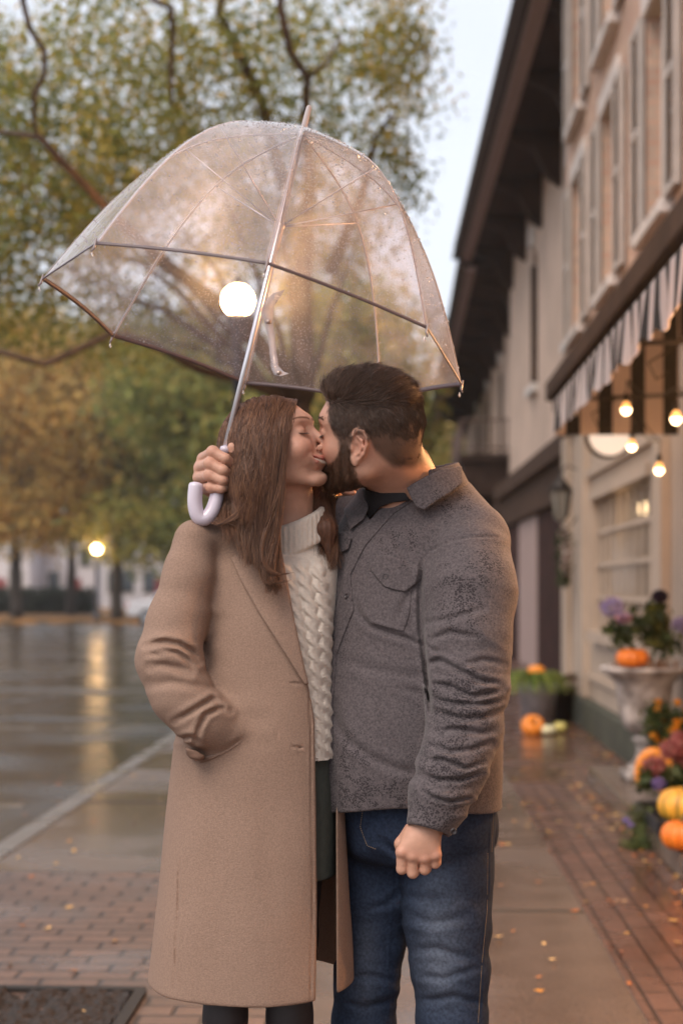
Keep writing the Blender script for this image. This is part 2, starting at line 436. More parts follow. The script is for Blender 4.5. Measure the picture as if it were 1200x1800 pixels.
g = MB(); g.box(-70, -3.0, 60, 160, -.4, .02); structure('lawn', g, LIT)
g = MB(); g.box(-70, -16.0, 8, 50, -.4, .01); structure('lawn', g, LIT)
# ---- dark planting pit with a steel edge, by the tree
g = MB()
xx = np.linspace(-1.98, -.885, 110); yy = np.linspace(3.2, 4.715, 150); GX, GY = np.meshgrid(xx, yy, indexing='ij'); pn = np.stack([GX.ravel()*28, GY.ravel()*28, 0*GX.ravel()], 1).astype(f32)
GZ = .006+.014*vnoise(pn, 3)+.010*vnoise(pn*2.3, 5)+.012
g.add([(a, b_, c_) for a, b_, c_ in zip(GX.ravel(), GY.ravel(), GZ)], [(i*150+j, (i+1)*150+j, (i+1)*150+j+1, i*150+j+1) for i in range(109) for j in range(149)])
structure('planting_bed', g, mat('wet_mulch', (.024, .017, .014), .75, var=.6, vscale=70, bump=1, bscale=45))
gr = sroot('bed_edging', -1.4, 4.0, 0, 'dark steel edging strip around the mulch bed at the lower left', 'edging')
for (a, b_, c, d_) in ((-1.99, -.85, 4.72, 4.76), (-.88, -.84, 3.2, 4.72)):
    g = MB(); g.box(a, b_, c, d_, -.02, .022); part(g, 'edge_strip', mat('old_steel', (.035, .030, .028), .5, metal=.5), gr)

# ---- fallen leaves: one loose scatter
vs, fs, cl = [], [], []
def leafquad(c, s, ang, tilt, col):
    u = Vector((math.cos(ang), math.sin(ang), tilt))*s; v = Vector((-math.sin(ang), math.cos(ang), RNG.uniform(-.3, .3)))*s*.55; c = Vector(c); n = len(vs)
    up = Vector((0, 0, s*RNG.uniform(.05, .3)))
    vs.extend([c-u+up, c-v*.9, c+u*.9+up*.6, c+v*.9]); fs.append((n, n+1, n+2, n+3)); cl.extend([col]*4)
LC = [(.50, .24, .05), (.62, .36, .10), (.45, .14, .03), (.30, .12, .04), (.70, .45, .18)]
for k in range(900):
    r_ = RNG.random()
    if r_ < .30: l, s = RNG.uniform(-2.9, -2.18), RNG.uniform(4, 30)
    elif r_ < .50: l, s = RNG.uniform(.7, 1.85), RNG.uniform(3.8, 12)
    elif r_ < .62: l, s = RNG.normal(1.25, .05), RNG.uniform(5.5, 10)
    elif r_ < .75: l, s = RNG.normal(1.72, .08), RNG.uniform(9.8, 16)
    else: l, s = RNG.uniform(-1.95, .8), RNG.uniform(3.8, 14)
    z = -.108 if l < -2.15 else .012
    leafquad(S(l, s, z), RNG.uniform(.012, .026), RNG.uniform(0, 6.28), RNG.uniform(-.2, .3), LC[RNG.integers(5)])
LEAFM = mat('fallen_leaf', (1, 1, 1), .5, attr=True, spec=.5)
o = mesh_obj('fallen_leaves', vs, fs, LEAFM, None, False, np.array(cl, f32)); o['kind'] = 'stuff'; tag(o, 'yellow and orange leaves scattered over the wet pavement and gutter', 'leaves')

# ================================================================= buildings on the right
BRICKW = None
def brickmat(name, c1, c2, mortar, scl=1.):
    m, t, b = NT(name); L = t.links.new; tcn = nd(t, 'ShaderNodeTexCoord'); mp = nd(t, 'ShaderNodeMapping'); mp.inputs['Rotation'].default_value = (0, R(90), 0); mp.inputs['Rotation'].default_value = (R(90), 0, R(90))
    sx = nd(t, 'ShaderNodeSeparateXYZ'); cx = nd(t, 'ShaderNodeCombineXYZ'); L(tcn.outputs['Object'], sx.inputs[0])
    ad = nd(t, 'ShaderNodeMath', operation='ADD'); L(sx.outputs[0], ad.inputs[0]); L(sx.outputs[1], ad.inputs[1]); L(ad.outputs[0], cx.inputs[0]); L(sx.outputs[2], cx.inputs[1])
    bt = nd(t, 'ShaderNodeTexBrick'); bt.inputs['Scale'].default_value = 1; bt.inputs['Brick Width'].default_value = .215; bt.inputs['Row Height'].default_value = .075; bt.inputs['Mortar Size'].default_value = .008
    bt.inputs['Color1'].default_value = tuple(c1)+(1,); bt.inputs['Color2'].default_value = tuple(c2)+(1,); bt.inputs['Mortar'].default_value = tuple(mortar)+(1,); L(cx.outputs[0], bt.inputs['Vector'])
    n = nd(t, 'ShaderNodeTexNoise', Scale=.8, Detail=5.); L(tcn.outputs['Object'], n.inputs['Vector'])
    mr = nd(t, 'ShaderNodeMapRange'); mr.inputs[1].default_value = .3; mr.inputs[2].default_value = .7; mr.inputs[3].default_value = .8; mr.inputs[4].default_value = 1.2; L(n.outputs['Fac'], mr.inputs[0])
    vm = nd(t, 'ShaderNodeVectorMath', operation='SCALE'); L(bt.outputs['Color'], vm.inputs[0]); L(mr.outputs[0], vm.inputs['Scale']); L(vm.outputs[0], b.inputs['Base Color'])
    b.inputs['Roughness'].default_value = .85
    bp = nd(t, 'ShaderNodeBump', Strength=.5, Distance=.008); bp.invert = True; L(bt.outputs['Fac'], bp.inputs['Height']); L(bp.outputs[0], b.inputs['Normal'])
    return m
BR = brickmat('pink_brick', (.47, .275, .205), (.57, .38, .285), (.44, .36, .29))
CREAM = mat('cream_render', (.50, .370, .290), .85, var=.12, vscale=1.3, bump=.3, bscale=30)
CREAMP = mat('cream_paint', (.43, .340, .270), .55, var=.08, vscale=2)
WHT = mat('white_paint', (.62, .58, .55), .5, var=.07, vscale=4)
TRIM = mat('weathered_trim', (.56, .50, .47), .6, var=.12, vscale=3)
BRN = mat('brown_paint', (.060, .034, .023), .85, spec=.15, var=.25, vscale=3)
DBR = mat('dark_brown_boards', (.034, .021, .017), .85, spec=.15, var=.35, vscale=3, stretch=(1, .2, 1))
GLS = mat('window_glass', (.035, .045, .055), .06, spec=.8)
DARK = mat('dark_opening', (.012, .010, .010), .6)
SHUT = mat('shutter_paint', (.42, .37, .34), .6, var=.1, vscale=5)
MOSS = mat('mossy_stone', (.050, .052, .034), .7, var=.4, vscale=6, bump=.5, bscale=25)
bb = sroot('brick_building', 1.85, 11, 0, 'pink brick building with shuttered upper windows and cream shopfront, nearest on the right', 'building')
W0, S0, S1 = 1.85, -1.0, 15.7
# upper wall with real window openings: bays between them
wins = [(s_c, z0, z1) for s_c in (5.6, 7.9, 10.2, 12.5, 14.65) for z0, z1 in ((4.0, 5.62), (6.20, 7.75), (8.5, 9.9))]
g = MB(); HWs = .47
cuts = sorted({c for c, _, _ in wins}); zz = [(4.0, 5.62), (6.20, 7.75), (8.5, 9.9)]
prev = S0
for c in cuts:
    g.box(W0, W0+.35, prev, c-HWs, 3.62, 11.0)
    zp = 3.62
    for z0, z1 in zz: g.box(W0, W0+.35, c-HWs, c+HWs, zp, z0); zp = z1
    g.box(W0, W0+.35, c-HWs, c+HWs, zp, 11.0); prev = c+HWs
g.box(W0, W0+.35, prev, S1, 3.62, 11.0)
g.box(W0+.352, 9.0, S1-.30, S1, 0, 11.0); g.box(W0+.352, 9.0, S0, S0+.3, 0, 11.0); g.box(6.7, 9, S0+.3, S1-.3, 0, 11)
part(g, 'wall', BR, bb)
g = MB(); g.box(W0+.352, 6.69, S0+.32, S1-.32, 10.7, 10.95); part(g, 'roof', DBR, bb)
g = MB(); g.box(W0-.38, W0+.34, S0, S1, 11.0, 11.35); g.box(W0-.5, W0+.34, S0, S1, 11.352, 11.5); part(g, 'cornice', BRN, bb)
for c, z0, z1 in wins:
    if c < 9 and z0 > 8: pass
    g = MB(); f = .055
    g.box(W0+.10, W0+.16, c-HWs, c-HWs+f, z0, z1); g.box(W0+.10, W0+.16, c+HWs-f, c+HWs, z0, z1); g.box(W0+.10, W0+.16, c-HWs+f, c+HWs-f, z1-f, z1); g.box(W0+.10, W0+.16, c-HWs+f, c+HWs-f, z0, z0+f)
    g.box(W0+.102, W0+.155, c-HWs+f, c+HWs-f, (z0+z1)/2-.025, (z0+z1)/2+.025); g.box(W0+.112, W0+.15, c-.014, c+.014, z0+f, z1-f)
    wf = part(g, 'window', WHT, bb)
    q = MB(); q.box(W0+.13, W0+.136, c-HWs+f, c+HWs-f, z0+f, z1-f); p_ = q.build('pane', GLS, wf, M=MS)
    q = MB(); q.box(W0-.10, W0+.10, c-HWs-.08, c+HWs+.08, z0-.10, z0-.002); q.build('sill', TRIM, wf, M=MS, bevel=.01)
    q = MB(); q.box(W0-.035, W0+.06, c-HWs-.10, c+HWs+.10, z1+.002, z1+.20); q.build('lintel', TRIM, wf, M=MS, bevel=.01)
    for sd in (-1, 1):
        a = c+sd*(HWs+.02); b_ = c+sd*(HWs+.42)
        sg = MB(); lo, hi = min(a, b_), max(a, b_)
        sg.box(W0-.065, W0-.02, lo, lo+.05, z0, z1); sg.box(W0-.065, W0-.02, hi-.05, hi, z0, z1)
        for zb in (z0, (z0+z1)/2-.03, z1-.06): sg.box(W0-.064, W0-.021, lo+.05, hi-.05, zb, zb+.06)
        n_ = int((z1-z0)/.055)
        for k in range(n_):
            zc = z0+.06+k*.055
            if zc+.05 > z1-.06 or abs(zc-(z0+z1)/2) < .05: continue
            sg.add([(W0-.060, lo+.05, zc), (W0-.060, hi-.05, zc), (W0-.028, hi-.05, zc+.042), (W0-.028, lo+.05, zc+.042), (W0-.056, lo+.05, zc-.006), (W0-.056, hi-.05, zc-.006), (W0-.022, hi-.05, zc+.036), (W0-.022, lo+.05, zc+.036)], [(0, 1, 2, 3), (4, 7, 6, 5), (0, 3, 7, 4), (1, 5, 6, 2), (0, 4, 5, 1), (3, 2, 6, 7)])
        part(sg, 'shutter', SHUT, bb)
# shop front below
g = MB(); g.box(W0-.24, W0+.34, S0, S1-.002, 3.42, 3.618); g.box(W0-.16, W0+.34, S0, S1-.002, 3.30, 3.418); g.box(W0-.06, W0+.34, S0, S1-.002, 3.0, 3.298); part(g, 'shop_cornice', BRN, bb, bevel=.01)
g = MB(); WS0, WS1, WZ0, WZ1 = 10.35, 13.55, .88, 2.28
g.box(W0, W0+.30, S0, WS0, .30, 2.998); g.box(W0, W0+.30, WS1, S1-.002, .30, 2.998); g.box(W0, W0+.30, WS0, WS1, .30, WZ0); g.box(W0, W0+.30, WS0, WS1, WZ1, 2.998)
for a, b_ in ((13.85, 14.25), (15.25, 15.66), (9.75, 10.1)): g.box(W0-.07, W0-.002, a, b_, .31, 2.99)
g.box(W0-.05, W0-.002, 10.12, 13.80, 2.42, 2.50); g.box(W0-.04, W0-.002, 10.12, 13.80, .50, .54)
part(g, 'shop_wall', CREAMP, bb)
g = MB(); g.box(W0-.08, W0+.30, S0, S1-.004, 0, .295); part(g, 'plinth', MOSS, bb, bevel=.01)
g = MB(); f = .09
g.box(W0-.012, W0+.10, WS0, WS0+f, WZ0, WZ1); g.box(W0-.05, W0+.10, WS1-f, WS1, WZ0, WZ1); g.box(W0-.05, W0+.10, WS0+f, WS1-f, WZ1-f, WZ1); g.box(W0-.09, W0+.10, WS0+f, WS1-f, WZ0, WZ0+f)
nv = 10
for k in range(1, nv): sx = WS0+f+(WS1-WS0-2*f)*k/nv; g.box(W0+.018, W0+.040, sx-.026, sx+.026, WZ0+f, WZ1-f)
for k in (1, 2, 3): zc = WZ0+f+(WZ1-WZ0-2*f)*k/4; g.box(W0+.014, W0+.044, WS0+f, WS1-f, zc-.020, zc+.020)
wf = part(g, 'shop_window', CREAMP, bb)
q = MB(); q.box(W0+.046, W0+.050, WS0+f, WS1-f, WZ0+f, WZ1-f)
def glassm(name, tr=.75, rough=.03):
    m, t, b = NT(name); L = t.links.new; out = t.nodes['Material Output']; gl = nd(t, 'ShaderNodeBsdfGlossy', Roughness=rough); tp = nd(t, 'ShaderNodeBsdfTransparent'); fr = nd(t, 'ShaderNodeFresnel', IOR=1.5); ge = nd(t, 'ShaderNodeNewGeometry'); im = nd(t, 'ShaderNodeMapRange'); im.inputs[3].default_value = 1.5; im.inputs[4].default_value = 1/1.5; L(ge.outputs['Backfacing'], im.inputs[0]); L(im.outputs[0], fr.inputs['IOR'])
    mr = nd(t, 'ShaderNodeMath', operation='MULTIPLY_ADD'); mr.inputs[1].default_value = 1.6; mr.inputs[2].default_value = .04; L(fr.outputs[0], mr.inputs[0]); mr.use_clamp = True
    mx = nd(t, 'ShaderNodeMixShader'); L(mr.outputs[0], mx.inputs[0]); L(tp.outputs[0], mx.inputs[1]); L(gl.outputs[0], mx.inputs[2]); L(mx.outputs[0], out.inputs[0]); t.nodes.remove(b); return m
SHG = glassm('shop_glass'); q.build('pane', SHG, wf, M=MS)
g = MB()   # gathered pale curtain behind the shop window
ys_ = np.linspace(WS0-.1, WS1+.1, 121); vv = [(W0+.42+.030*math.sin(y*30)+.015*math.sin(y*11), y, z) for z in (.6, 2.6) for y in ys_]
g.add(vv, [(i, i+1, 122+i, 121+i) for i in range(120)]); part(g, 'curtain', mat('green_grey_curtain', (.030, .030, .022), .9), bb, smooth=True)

# ---- striped awning
def stripes():
    m, t, b = NT('awning_canvas'); L = t.links.new; tcn = nd(t, 'ShaderNodeTexCoord'); mp = nd(t, 'ShaderNodeMapping'); mp.inputs['Rotation'].default_value = (0, 0, TH_); L(tcn.outputs['Object'], mp.inputs[0])
    sx = nd(t, 'ShaderNodeSeparateXYZ'); L(mp.outputs[0], sx.inputs[0]); ad = nd(t, 'ShaderNodeMath', operation='ADD'); L(sx.outputs[0], ad.inputs[0]); L(sx.outputs[1], ad.inputs[1])
    ml = nd(t, 'ShaderNodeMath', operation='MULTIPLY'); ml.inputs[1].default_value = 1/.205; L(ad.outputs[0], ml.inputs[0]); fr = nd(t, 'ShaderNodeMath', operation='FRACT'); L(ml.outputs[0], fr.inputs[0])
    gt = nd(t, 'ShaderNodeMath', operation='GREATER_THAN'); gt.inputs[1].default_value = .55; L(fr.outputs[0], gt.inputs[0])
    mx = nd(t, 'ShaderNodeMix', data_type='RGBA'); L(gt.outputs[0], mx.inputs[0]); mx.inputs[6].default_value = (.62, .54, .52, 1); mx.inputs[7].default_value = (.016, .015, .017, 1); L(mx.outputs[2], b.inputs['Base Color']); b.inputs['Roughness'].default_value = .8
    tl = nd(t, 'ShaderNodeBsdfTranslucent'); L(mx.outputs[2], tl.inputs[0]); ms = nd(t, 'ShaderNodeMixShader'); ms.inputs[0].default_value = .35; out = t.nodes['Material Output']; L(b.outputs[0], ms.inputs[1]); L(tl.outputs[0], ms.inputs[2]); L(ms.outputs[0], out.inputs[0]); return m
AWM = stripes(); AO, AZ0, AZ1, AZ2, AS0, AS1 = 1.00, 2.34, 2.57, 3.27, 2.0, 9.1
aw = sroot('striped_awning', 1.4, 6, 0, 'black and white striped canvas awning over the shopfront', 'awning')
g = MB(); g.add([(AO, AS0, AZ1), (AO, AS1, AZ1), (W0-.07, AS1, AZ2), (W0-.07, AS0, AZ2), (AO, AS0, AZ1+.004), (AO, AS1, AZ1+.004), (W0-.07, AS1, AZ2+.004), (W0-.07, AS0, AZ2+.004)], [(0, 1, 2, 3), (4, 7, 6, 5), (0, 4, 5, 1), (1, 5, 6, 2), (2, 6, 7, 3), (3, 7, 4, 0)]); part(g, 'canopy', AWM, aw)
g = MB(); N_ = int((AS1-AS0)/.041); vv = []; ff = []
for k in range(N_+1):
    s_ = AS0+(AS1-AS0)*k/N_; ph = (s_/.205) % 1; dz = .030*abs(math.sin(math.pi*ph)); wv = .014*math.sin(s_*9)+.010*math.sin(s_*23)
    vv += [(AO-.004, s_, AZ1), (AO-.010-wv, s_, AZ0+.03-dz), (AO-.002, s_, AZ1), (AO-.006-wv, s_, AZ0+.03-dz)]
for k in range(N_): a = k*4; ff += [(a, a+1, a+5, a+4), (a+2, a+6, a+7, a+3), (a+1, a+3, a+7, a+5)]
g.add(vv, ff); part(g, 'valance', AWM, aw)
for sA in (AS1-.004, AS0):
    g = MB(); g.prism([(AO, AZ0), (W0-.07, AZ0), (W0-.07, AZ2-.01), (AO, AZ1-.006)], 'y', sA, sA+.004); part(g, 'end_panel', AWM, aw)
IRN = mat('black_iron', (.018, .014, .013), .5, metal=.3)
g = MB(); g.tube([(AO+.02, AS0, AZ1-.02), (AO+.02, AS1-.02, AZ1-.02)], .012)
for s_ in (2.5, 4.7, 6.9, 8.9):
    g.tube([(AO+.02, s_, AZ1-.03), (W0-.02, s_, AZ1-.0)], .012); g.tube([(AO+.35, s_, AZ1-.03), (AO+.20, s_, AZ1-.12), (AO+.24, s_, AZ1-.20), (AO+.30, s_, AZ1-.16)], .006, 6)
part(g, 'frame', IRN, aw, smooth=True)
# ---- string lights under the awning
BULBM = emis('bulb_glass', (1.0, .45, .12), 1.3, (.9, .6, .3)); FIL = emis('bulb_filament', (1.0, .72, .40), 7.)
sl_ = empty('string_lights', P(1150, 700, 8.4), 'string of warm round bulbs hanging under the striped awning', 'string lights')
bulbs = [P(1100, 717, 7.9), P(1188, 733, 7.2), P(1110, 782, 8.7), P(1158, 823, 8.35)]
def bulb(c, cord_top):
    g = MB(); g.lathe(c, [(.0, -.036), (.012, -.033), (.023, -.022), (.028, -.005), (.025, .012), (.015, .028), (.011, .036)], 14); b_ = g.build('bulb', BULBM, sl_, True)
    g = MB(); g.lathe(Vector(c)+Vector((0, -.0, 0)), [(.0, -.0375), (.013, -.035), (.0245, -.0225), (.0285, -.006), (.022, .006), (0, .006)], 14); g.build('filament', FIL, b_, True)
    g = MB(); g.lathe(c, [(.013, .034), (.015, .04), (.014, .075), (.006, .085), (0, .086)], 10); g.build('socket', IRN, b_, True)
    g = MB(); g.tube([Vector(c)+Vector((0, 0, .08)), Vector(cord_top)], .004, 5); g.build('drop_cord', IRN, b_, True)
def bulb_light(c, e):
    ld = bpy.data.lights.new('bulb_light', 'POINT'); ld.energy = e; ld.color = (1.0, .50, .20); ld.shadow_soft_size = .03
    o = bpy.data.objects.new('bulb_light', ld); C.objects.link(o); o.location = Vector(c)+Vector((0, 0, -.075)); o.parent = sl_; o.matrix_parent_inverse = Matrix.Translation(sl_.location).inverted()
tops = []
for c in bulbs: bulb_light(c, 1.4)
for c in bulbs: t_ = Vector(c)+Vector((.01, .02, .16)); tops.append(t_); bulb(c, t_)
for s_, l_ in ((6.2, 1.45), (5.2, 1.15), (4.4, 1.48), (3.6, 1.15), (2.9, 1.45)):  # unseen bulbs continuing the string, added for the warm rim on the man
    c = S(l_, s_, 2.18); t_ = c+Vector((0, 0, .17)); tops.append(t_); bulb(c, t_); bulb_light(c, 16 if s_ > 4.5 else 42)
order = sorted(tops, key=lambda v: v.y); pts = []
for a, b_ in zip(order[:-1], order[1:]):
    for k in range(8): t = k/8.; q = a.lerp(b_, t); q.z -= .10*math.sin(math.pi*t)*(b_-a).length; pts.append(q)
pts.append(order[-1]); g = MB(); g.tube(pts, .0045, 5); g.build('cord', IRN, sl_, True)
# ---- wall lantern, wreath, round sign, lamp shape in the shop standing in for a reflection
wl = sroot('wall_lantern', 1.66, 14.5, 2.2, 'dark glazed lantern on a bracket beside the shop window', 'lantern'); c = S(1.64, 14.45, 2.05)
g = MB(); g.lathe(c, [(.0, -.02), (.05, 0), (.07, .04), (.105, .30), (.12, .31), (.0, .44), (.0, .50)], 6); g.build('case', mat('lantern_glass', (.18, .17, .15), .2), wl)
g = MB()
for k in range(6):
    a = k*math.pi/3; g.tube([c+Vector((.072*math.cos(a), .072*math.sin(a), .04)), c+Vector((.108*math.cos(a), .108*math.sin(a), .30))], .008, 5)
g.lathe(c, [(.112, .30), (.125, .31), (.03, .43), (.012, .45), (.018, .50), (0, .53)], 12); g.tube([c+Vector((0, 0, .50)), c+Vector((.06, 0, .56)), c+Vector((.2, 0, .50)), c+Vector((.21, 0, .1)), c+Vector((.10, 0, -.05)), c+Vector((0, 0, -.02))], .010, 6); g.build('frame', IRN, wl, True)
def leafcluster(name, centers, n, size, cols, root, spread, matn=None, flat=False, aspect=.5):
    n = int(n); V = np.zeros((n*4, 3), f32); ci = RNG.integers(len(centers), size=n); c = np.array(centers)[ci]+RNG.normal(0, 1, (n, 3))*np.array(spread)
    u = RNG.normal(0, 1, (n, 3)); u /= np.linalg.norm(u, axis=1, keepdims=True); w_ = np.cross(u, RNG.normal(0, 1, (n, 3))); w_ /= np.linalg.norm(w_, axis=1, keepdims=True)
    s = (size*RNG.uniform(.6, 1.3, n))[:, None]; V[0::4] = c-u*s*.5; V[1::4] = c-w_*s*.5*aspect+u*s*.05; V[2::4] = c+u*s*.5; V[3::4] = c+w_*s*.5*aspect+u*s*.05
    F_ = np.arange(n*4).reshape(-1, 4); pal = np.array(cols); k = RNG.integers(len(pal), size=n); co = np.repeat(pal[k]*(1+RNG.uniform(-.25, .25, (n, 1))), 4, 0)
    return mesh_obj(name, V, F_, matn or FOL, root, False, co)
def foliage_mat(name, tr=.5, rough=.5):
    m, t, b = NT(name); L = t.links.new; a = nd(t, 'ShaderNodeVertexColor', layer_name='col'); L(a.outputs[0], b.inputs['Base Color']); b.inputs['Roughness'].default_value = rough; b.inputs['Specular IOR Level'].default_value = .35
    tl = nd(t, 'ShaderNodeBsdfTranslucent'); L(a.outputs[0], tl.inputs[0]); ms = nd(t, 'ShaderNodeMixShader'); ms.inputs[0].default_value = tr; out = t.nodes['Material Output']; L(b.outputs[0], ms.inputs[1]); L(tl.outputs[0], ms.inputs[2]); L(ms.outputs[0], out.inputs[0]); return m
FOL = foliage_mat('leaves')
wr = sroot('flower_wreath', 1.78, 14.9, 1.7, 'leafy wreath with pale flowers hanging on the cream pilaster', 'wreath')
cen = [S(1.70, 14.75+.19*math.cos(a), 1.68+.25*math.sin(a)) for a in np.linspace(0, 6.28, 26)]
g = MB(); g.tube([tuple(q) for q in cen], .02, 6, cap=False); g.build('ring', BRN, wr, True)
leafcluster('leaf_mass', cen, 900, .05, [(.04, .07, .02), (.07, .09, .03), (.03, .04, .02)], wr, (.03, .03, .03))
leafcluster('flower_mass', cen[6:16], 300, .05, [(.55, .40, .38), (.60, .50, .45)], wr, (.022, .022, .022), aspect=1)
hs = empty('hanging_sign', P(1070, 768, 10.1), 'round pale hanging sign with a brown rim below the awning end', 'sign'); cS = Vector(P(1070, 764, 10.1))
g = MB(); n_ = 32
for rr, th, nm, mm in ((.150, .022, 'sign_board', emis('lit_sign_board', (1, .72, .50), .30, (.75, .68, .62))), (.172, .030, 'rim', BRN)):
    g = MB(); ri = 0 if nm == 'sign_board' else .152
    for k in range(n_):
        a0, a1 = 2*math.pi*k/n_, 2*math.pi*(k+1)/n_; q = lambda r, a, y: (cS.x+r*math.cos(a), cS.y+y, cS.z+r*math.sin(a))
        v_ = [q(ri, a0, -th), q(rr, a0, -th), q(rr, a1, -th), q(ri, a1, -th), q(ri, a0, th), q(rr, a0, th), q(rr, a1, th), q(ri, a1, th)]
        g.add(v_, [(0, 1, 2, 3), (7, 6, 5, 4), (1, 5, 6, 2), (0, 3, 7, 4)])
    g.build(nm, mm, hs)
g = MB(); g.tube([cS+Vector((0, 0, .17)), cS+Vector((0, 0, .30)), cS+Vector((.42, .0, .31))], .010, 6); g.build('bracket', IRN, hs, True)
pd = sroot('reflected_lamp', 2.02, 11.6, 1.9, 'warm lit three-shade lamp shape in the shop window standing in for a reflected lantern', 'lamp'); cP = S(2.06, 12.0, 2.04)
for dx, dy, r_ in ((0, 0, .062), (-.10, .10, .040), (.10, -.10, .040)):  # glowing shapes stand in for a lantern reflected in the pane
    g = MB(); cc_ = cP+Vector((dx*.3, dy, 0)); g.lathe(cc_, [(r_*.5, r_*.9), (r_, .2*r_), (r_*.95, -.7*r_), (r_*.5, -r_), (0, -r_)], 12); g.build('shade', emis('reflected_lamp_glow', (1, .68, .36), 11.), pd, True)
g = MB(); g.tube([cP+Vector((0, -.1, .1)), cP+Vector((0, .1, .1))], .008, 6); g.tube([cP+Vector((0, 0, .05)), cP+Vector((0, 0, .5))], .006, 6); g.build('arm', IRN, pd, True)

# ---- cream building with deep eaves, beyond
ROT = Matrix.Translation(S(2.5, 15.7, 0)) @ Matrix.Rotation(.018, 4, 'Z') @ Matrix.Translation(-S(2.5, 15.7, 0)) @ MS
def cream_building(name, label, s0, s1, lw, le, ze, M_, wins_, posts, zc=3.45):
    rt = empty(name, M_ @ Vector((lw, (s0+s1)/2, 0)), label, 'building')
    def pt(mb, nm, m, parent=None, **k): return mb.build(nm, m, parent or rt, M=M_, **k)
    g = MB(); pr = s0; ws = sorted(wins_)
    for c, z0, z1, hw in ws:
        g.box(lw, lw+.4, pr, c-hw, zc, ze); g.box(lw, lw+.4, c-hw, c+hw, zc, z0)
        # arched head: stepped voussoir fill
        n = 10; arch = [(c-hw, z1-hw)]+[(c+hw*math.cos(a), z1-hw+hw*math.sin(a)) for a in np.linspace(math.pi, 0, n)]+[(c+hw, z1-hw), (c+hw, ze), (c-hw, ze)]
        L_ = [(c-hw, z1-hw)]+[(c+hw*math.cos(a), z1-hw+hw*math.sin(a)) for a in np.linspace(math.pi, math.pi/2, 6)]+[(c, ze), (c-hw, ze)]
        R_ = [(c, ze)]+[(c+hw*math.cos(a), z1-hw+hw*math.sin(a)) for a in np.linspace(math.pi/2, 0, 6)]+[(c+hw, ze)]
        g.prism(L_, 'x', lw, lw+.4); g.prism(R_, 'x', lw, lw+.4); pr = c+hw
    g.box(lw, lw+.4, pr, s1, zc, ze); g.box(lw+.402, lw+7, s0, s0+.3, 0, ze); g.box(lw+.402, lw+7, s1-.3, s1, 0, ze)
    pt(g, 'wall', CREAM)
    for c, z0, z1, hw in ws:
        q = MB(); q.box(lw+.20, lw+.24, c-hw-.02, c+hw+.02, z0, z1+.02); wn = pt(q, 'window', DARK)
        q = MB(); q.box(lw-.12, lw+.2, c-hw-.10, c+hw+.10, z0-.14, z0-.002); pt(q, 'sill', WHT, wn)
        q = MB(); q.box(lw-.10, lw-.002, c-.13, c+.13, z1+.04, z1+.40); pt(q, 'keystone', WHT, wn)
        q = MB(); q.box(lw+.16, lw+.195, c-.03, c+.03, z0, z1); q.box(lw+.16, lw+.196, c-hw, c+hw, (z0+z1)/2-.03, (z0+z1)/2+.03); pt(q, 'glazing_bars', BRN, wn)
        q = MB(); q.box(lw-.025, lw+.158, c+hw-.10, c+hw-.002, z0+.002, z1-hw*.5); pt(q, 'frame', BRN, wn)  # dark brown strip added on the far jamb so the opening reads as a slit
    g = MB(); g.box(le+.06, lw+.4, s0-.3, s1+.3, ze, ze+.05); pt(g, 'soffit', DBR)
    g = MB(); g.prism([(le-.10, ze-.02), (le+.055, ze-.02), (le+.055, ze+.22), (le-.05, ze+.22)], 'y', s0-.35, s1+.3); pt(g, 'gutter', mat('dark_gutter', (.055, .040, .036), .5))
    g = MB(); g.box(le+.10, le+.30, s0-.3, s1+.3, ze-.10, ze-.002); pt(g, 'fascia', mat('mauve_fascia', (.30, .215, .205), .6, var=.1))
    g = MB(); g.prism([(le-.06, ze+.23), (lw+3.5, ze+2.4), (lw+7, ze+.23)], 'y', s0-.35, s1+.3); pt(g, 'roof', DBR)
    k = s0+.9
    while k < s1:
        g = MB(); g.prism([(lw-.002, ze-.002), (lw-.002, ze-.85), (lw-.22, ze-.70), (lw-.42, ze-.28), (le+.36, ze-.16), (le+.32, ze-.002)], 'y', k-.10, k+.10); pt(g, 'bracket', DBR, bevel=.012); k += 2.45
    g = MB(); g.box(lw-.34, lw-.002, s0, s1, zc-.30, zc); g.box(lw-.22, lw-.004, s0, s1, zc-.85, zc-.302); pt(g, 'shop_cornice', BRN, bevel=.015)
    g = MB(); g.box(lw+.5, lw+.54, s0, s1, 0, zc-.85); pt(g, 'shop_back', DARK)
    for a, b_, m_, nm in posts: g = MB(); g.box(lw-.12, lw+.25, a, b_, .0, zc-.852); pt(g, nm, m_, bevel=.02)
    return rt
PINKP = mat('pink_grey_paint', (.34, .24, .215), .7, var=.1); DRD = mat('dark_red_boards', (.040, .017, .014), .85, spec=.15, var=.3, vscale=3)
ps = [(15.9, 17.6, CREAMP, 'pier'), (17.9, 20.6, CREAMP, 'pier'), (20.65, 23.6, DRD, 'door_panel'), (23.7, 26.6, PINKP, 'pier'), (26.8, 29.4, DRD, 'door_panel')]
cream_building('cream_building', 'cream rendered building with deep dark bracketed eaves next to the brick one', 15.72, 29.5, 2.55, 1.46, 8.26, ROT, [(20.2, 4.9, 7.3, .42), (25.0, 4.9, 7.3, .42)], ps)
ps = [(29.8, 32, BRN, 'pier'), (32.5, 35, CREAMP, 'pier'), (35.5, 40, DRD, 'door_panel'), (41, 43, CREAMP, 'pier'), (44, 54, DRD, 'door_panel')]
cb2 = cream_building('cream_building', 'farther cream building with arched windows, a balcony and a lower dark eave', 29.85, 56, 2.62, 1.30, 8.05, MS, [(31.6, 4.7, 7.1, .45), (36.3, 4.7, 7.1, .45), (41.5, 4.7, 7.1, .45), (47, 4.7, 7.1, .45)], ps)
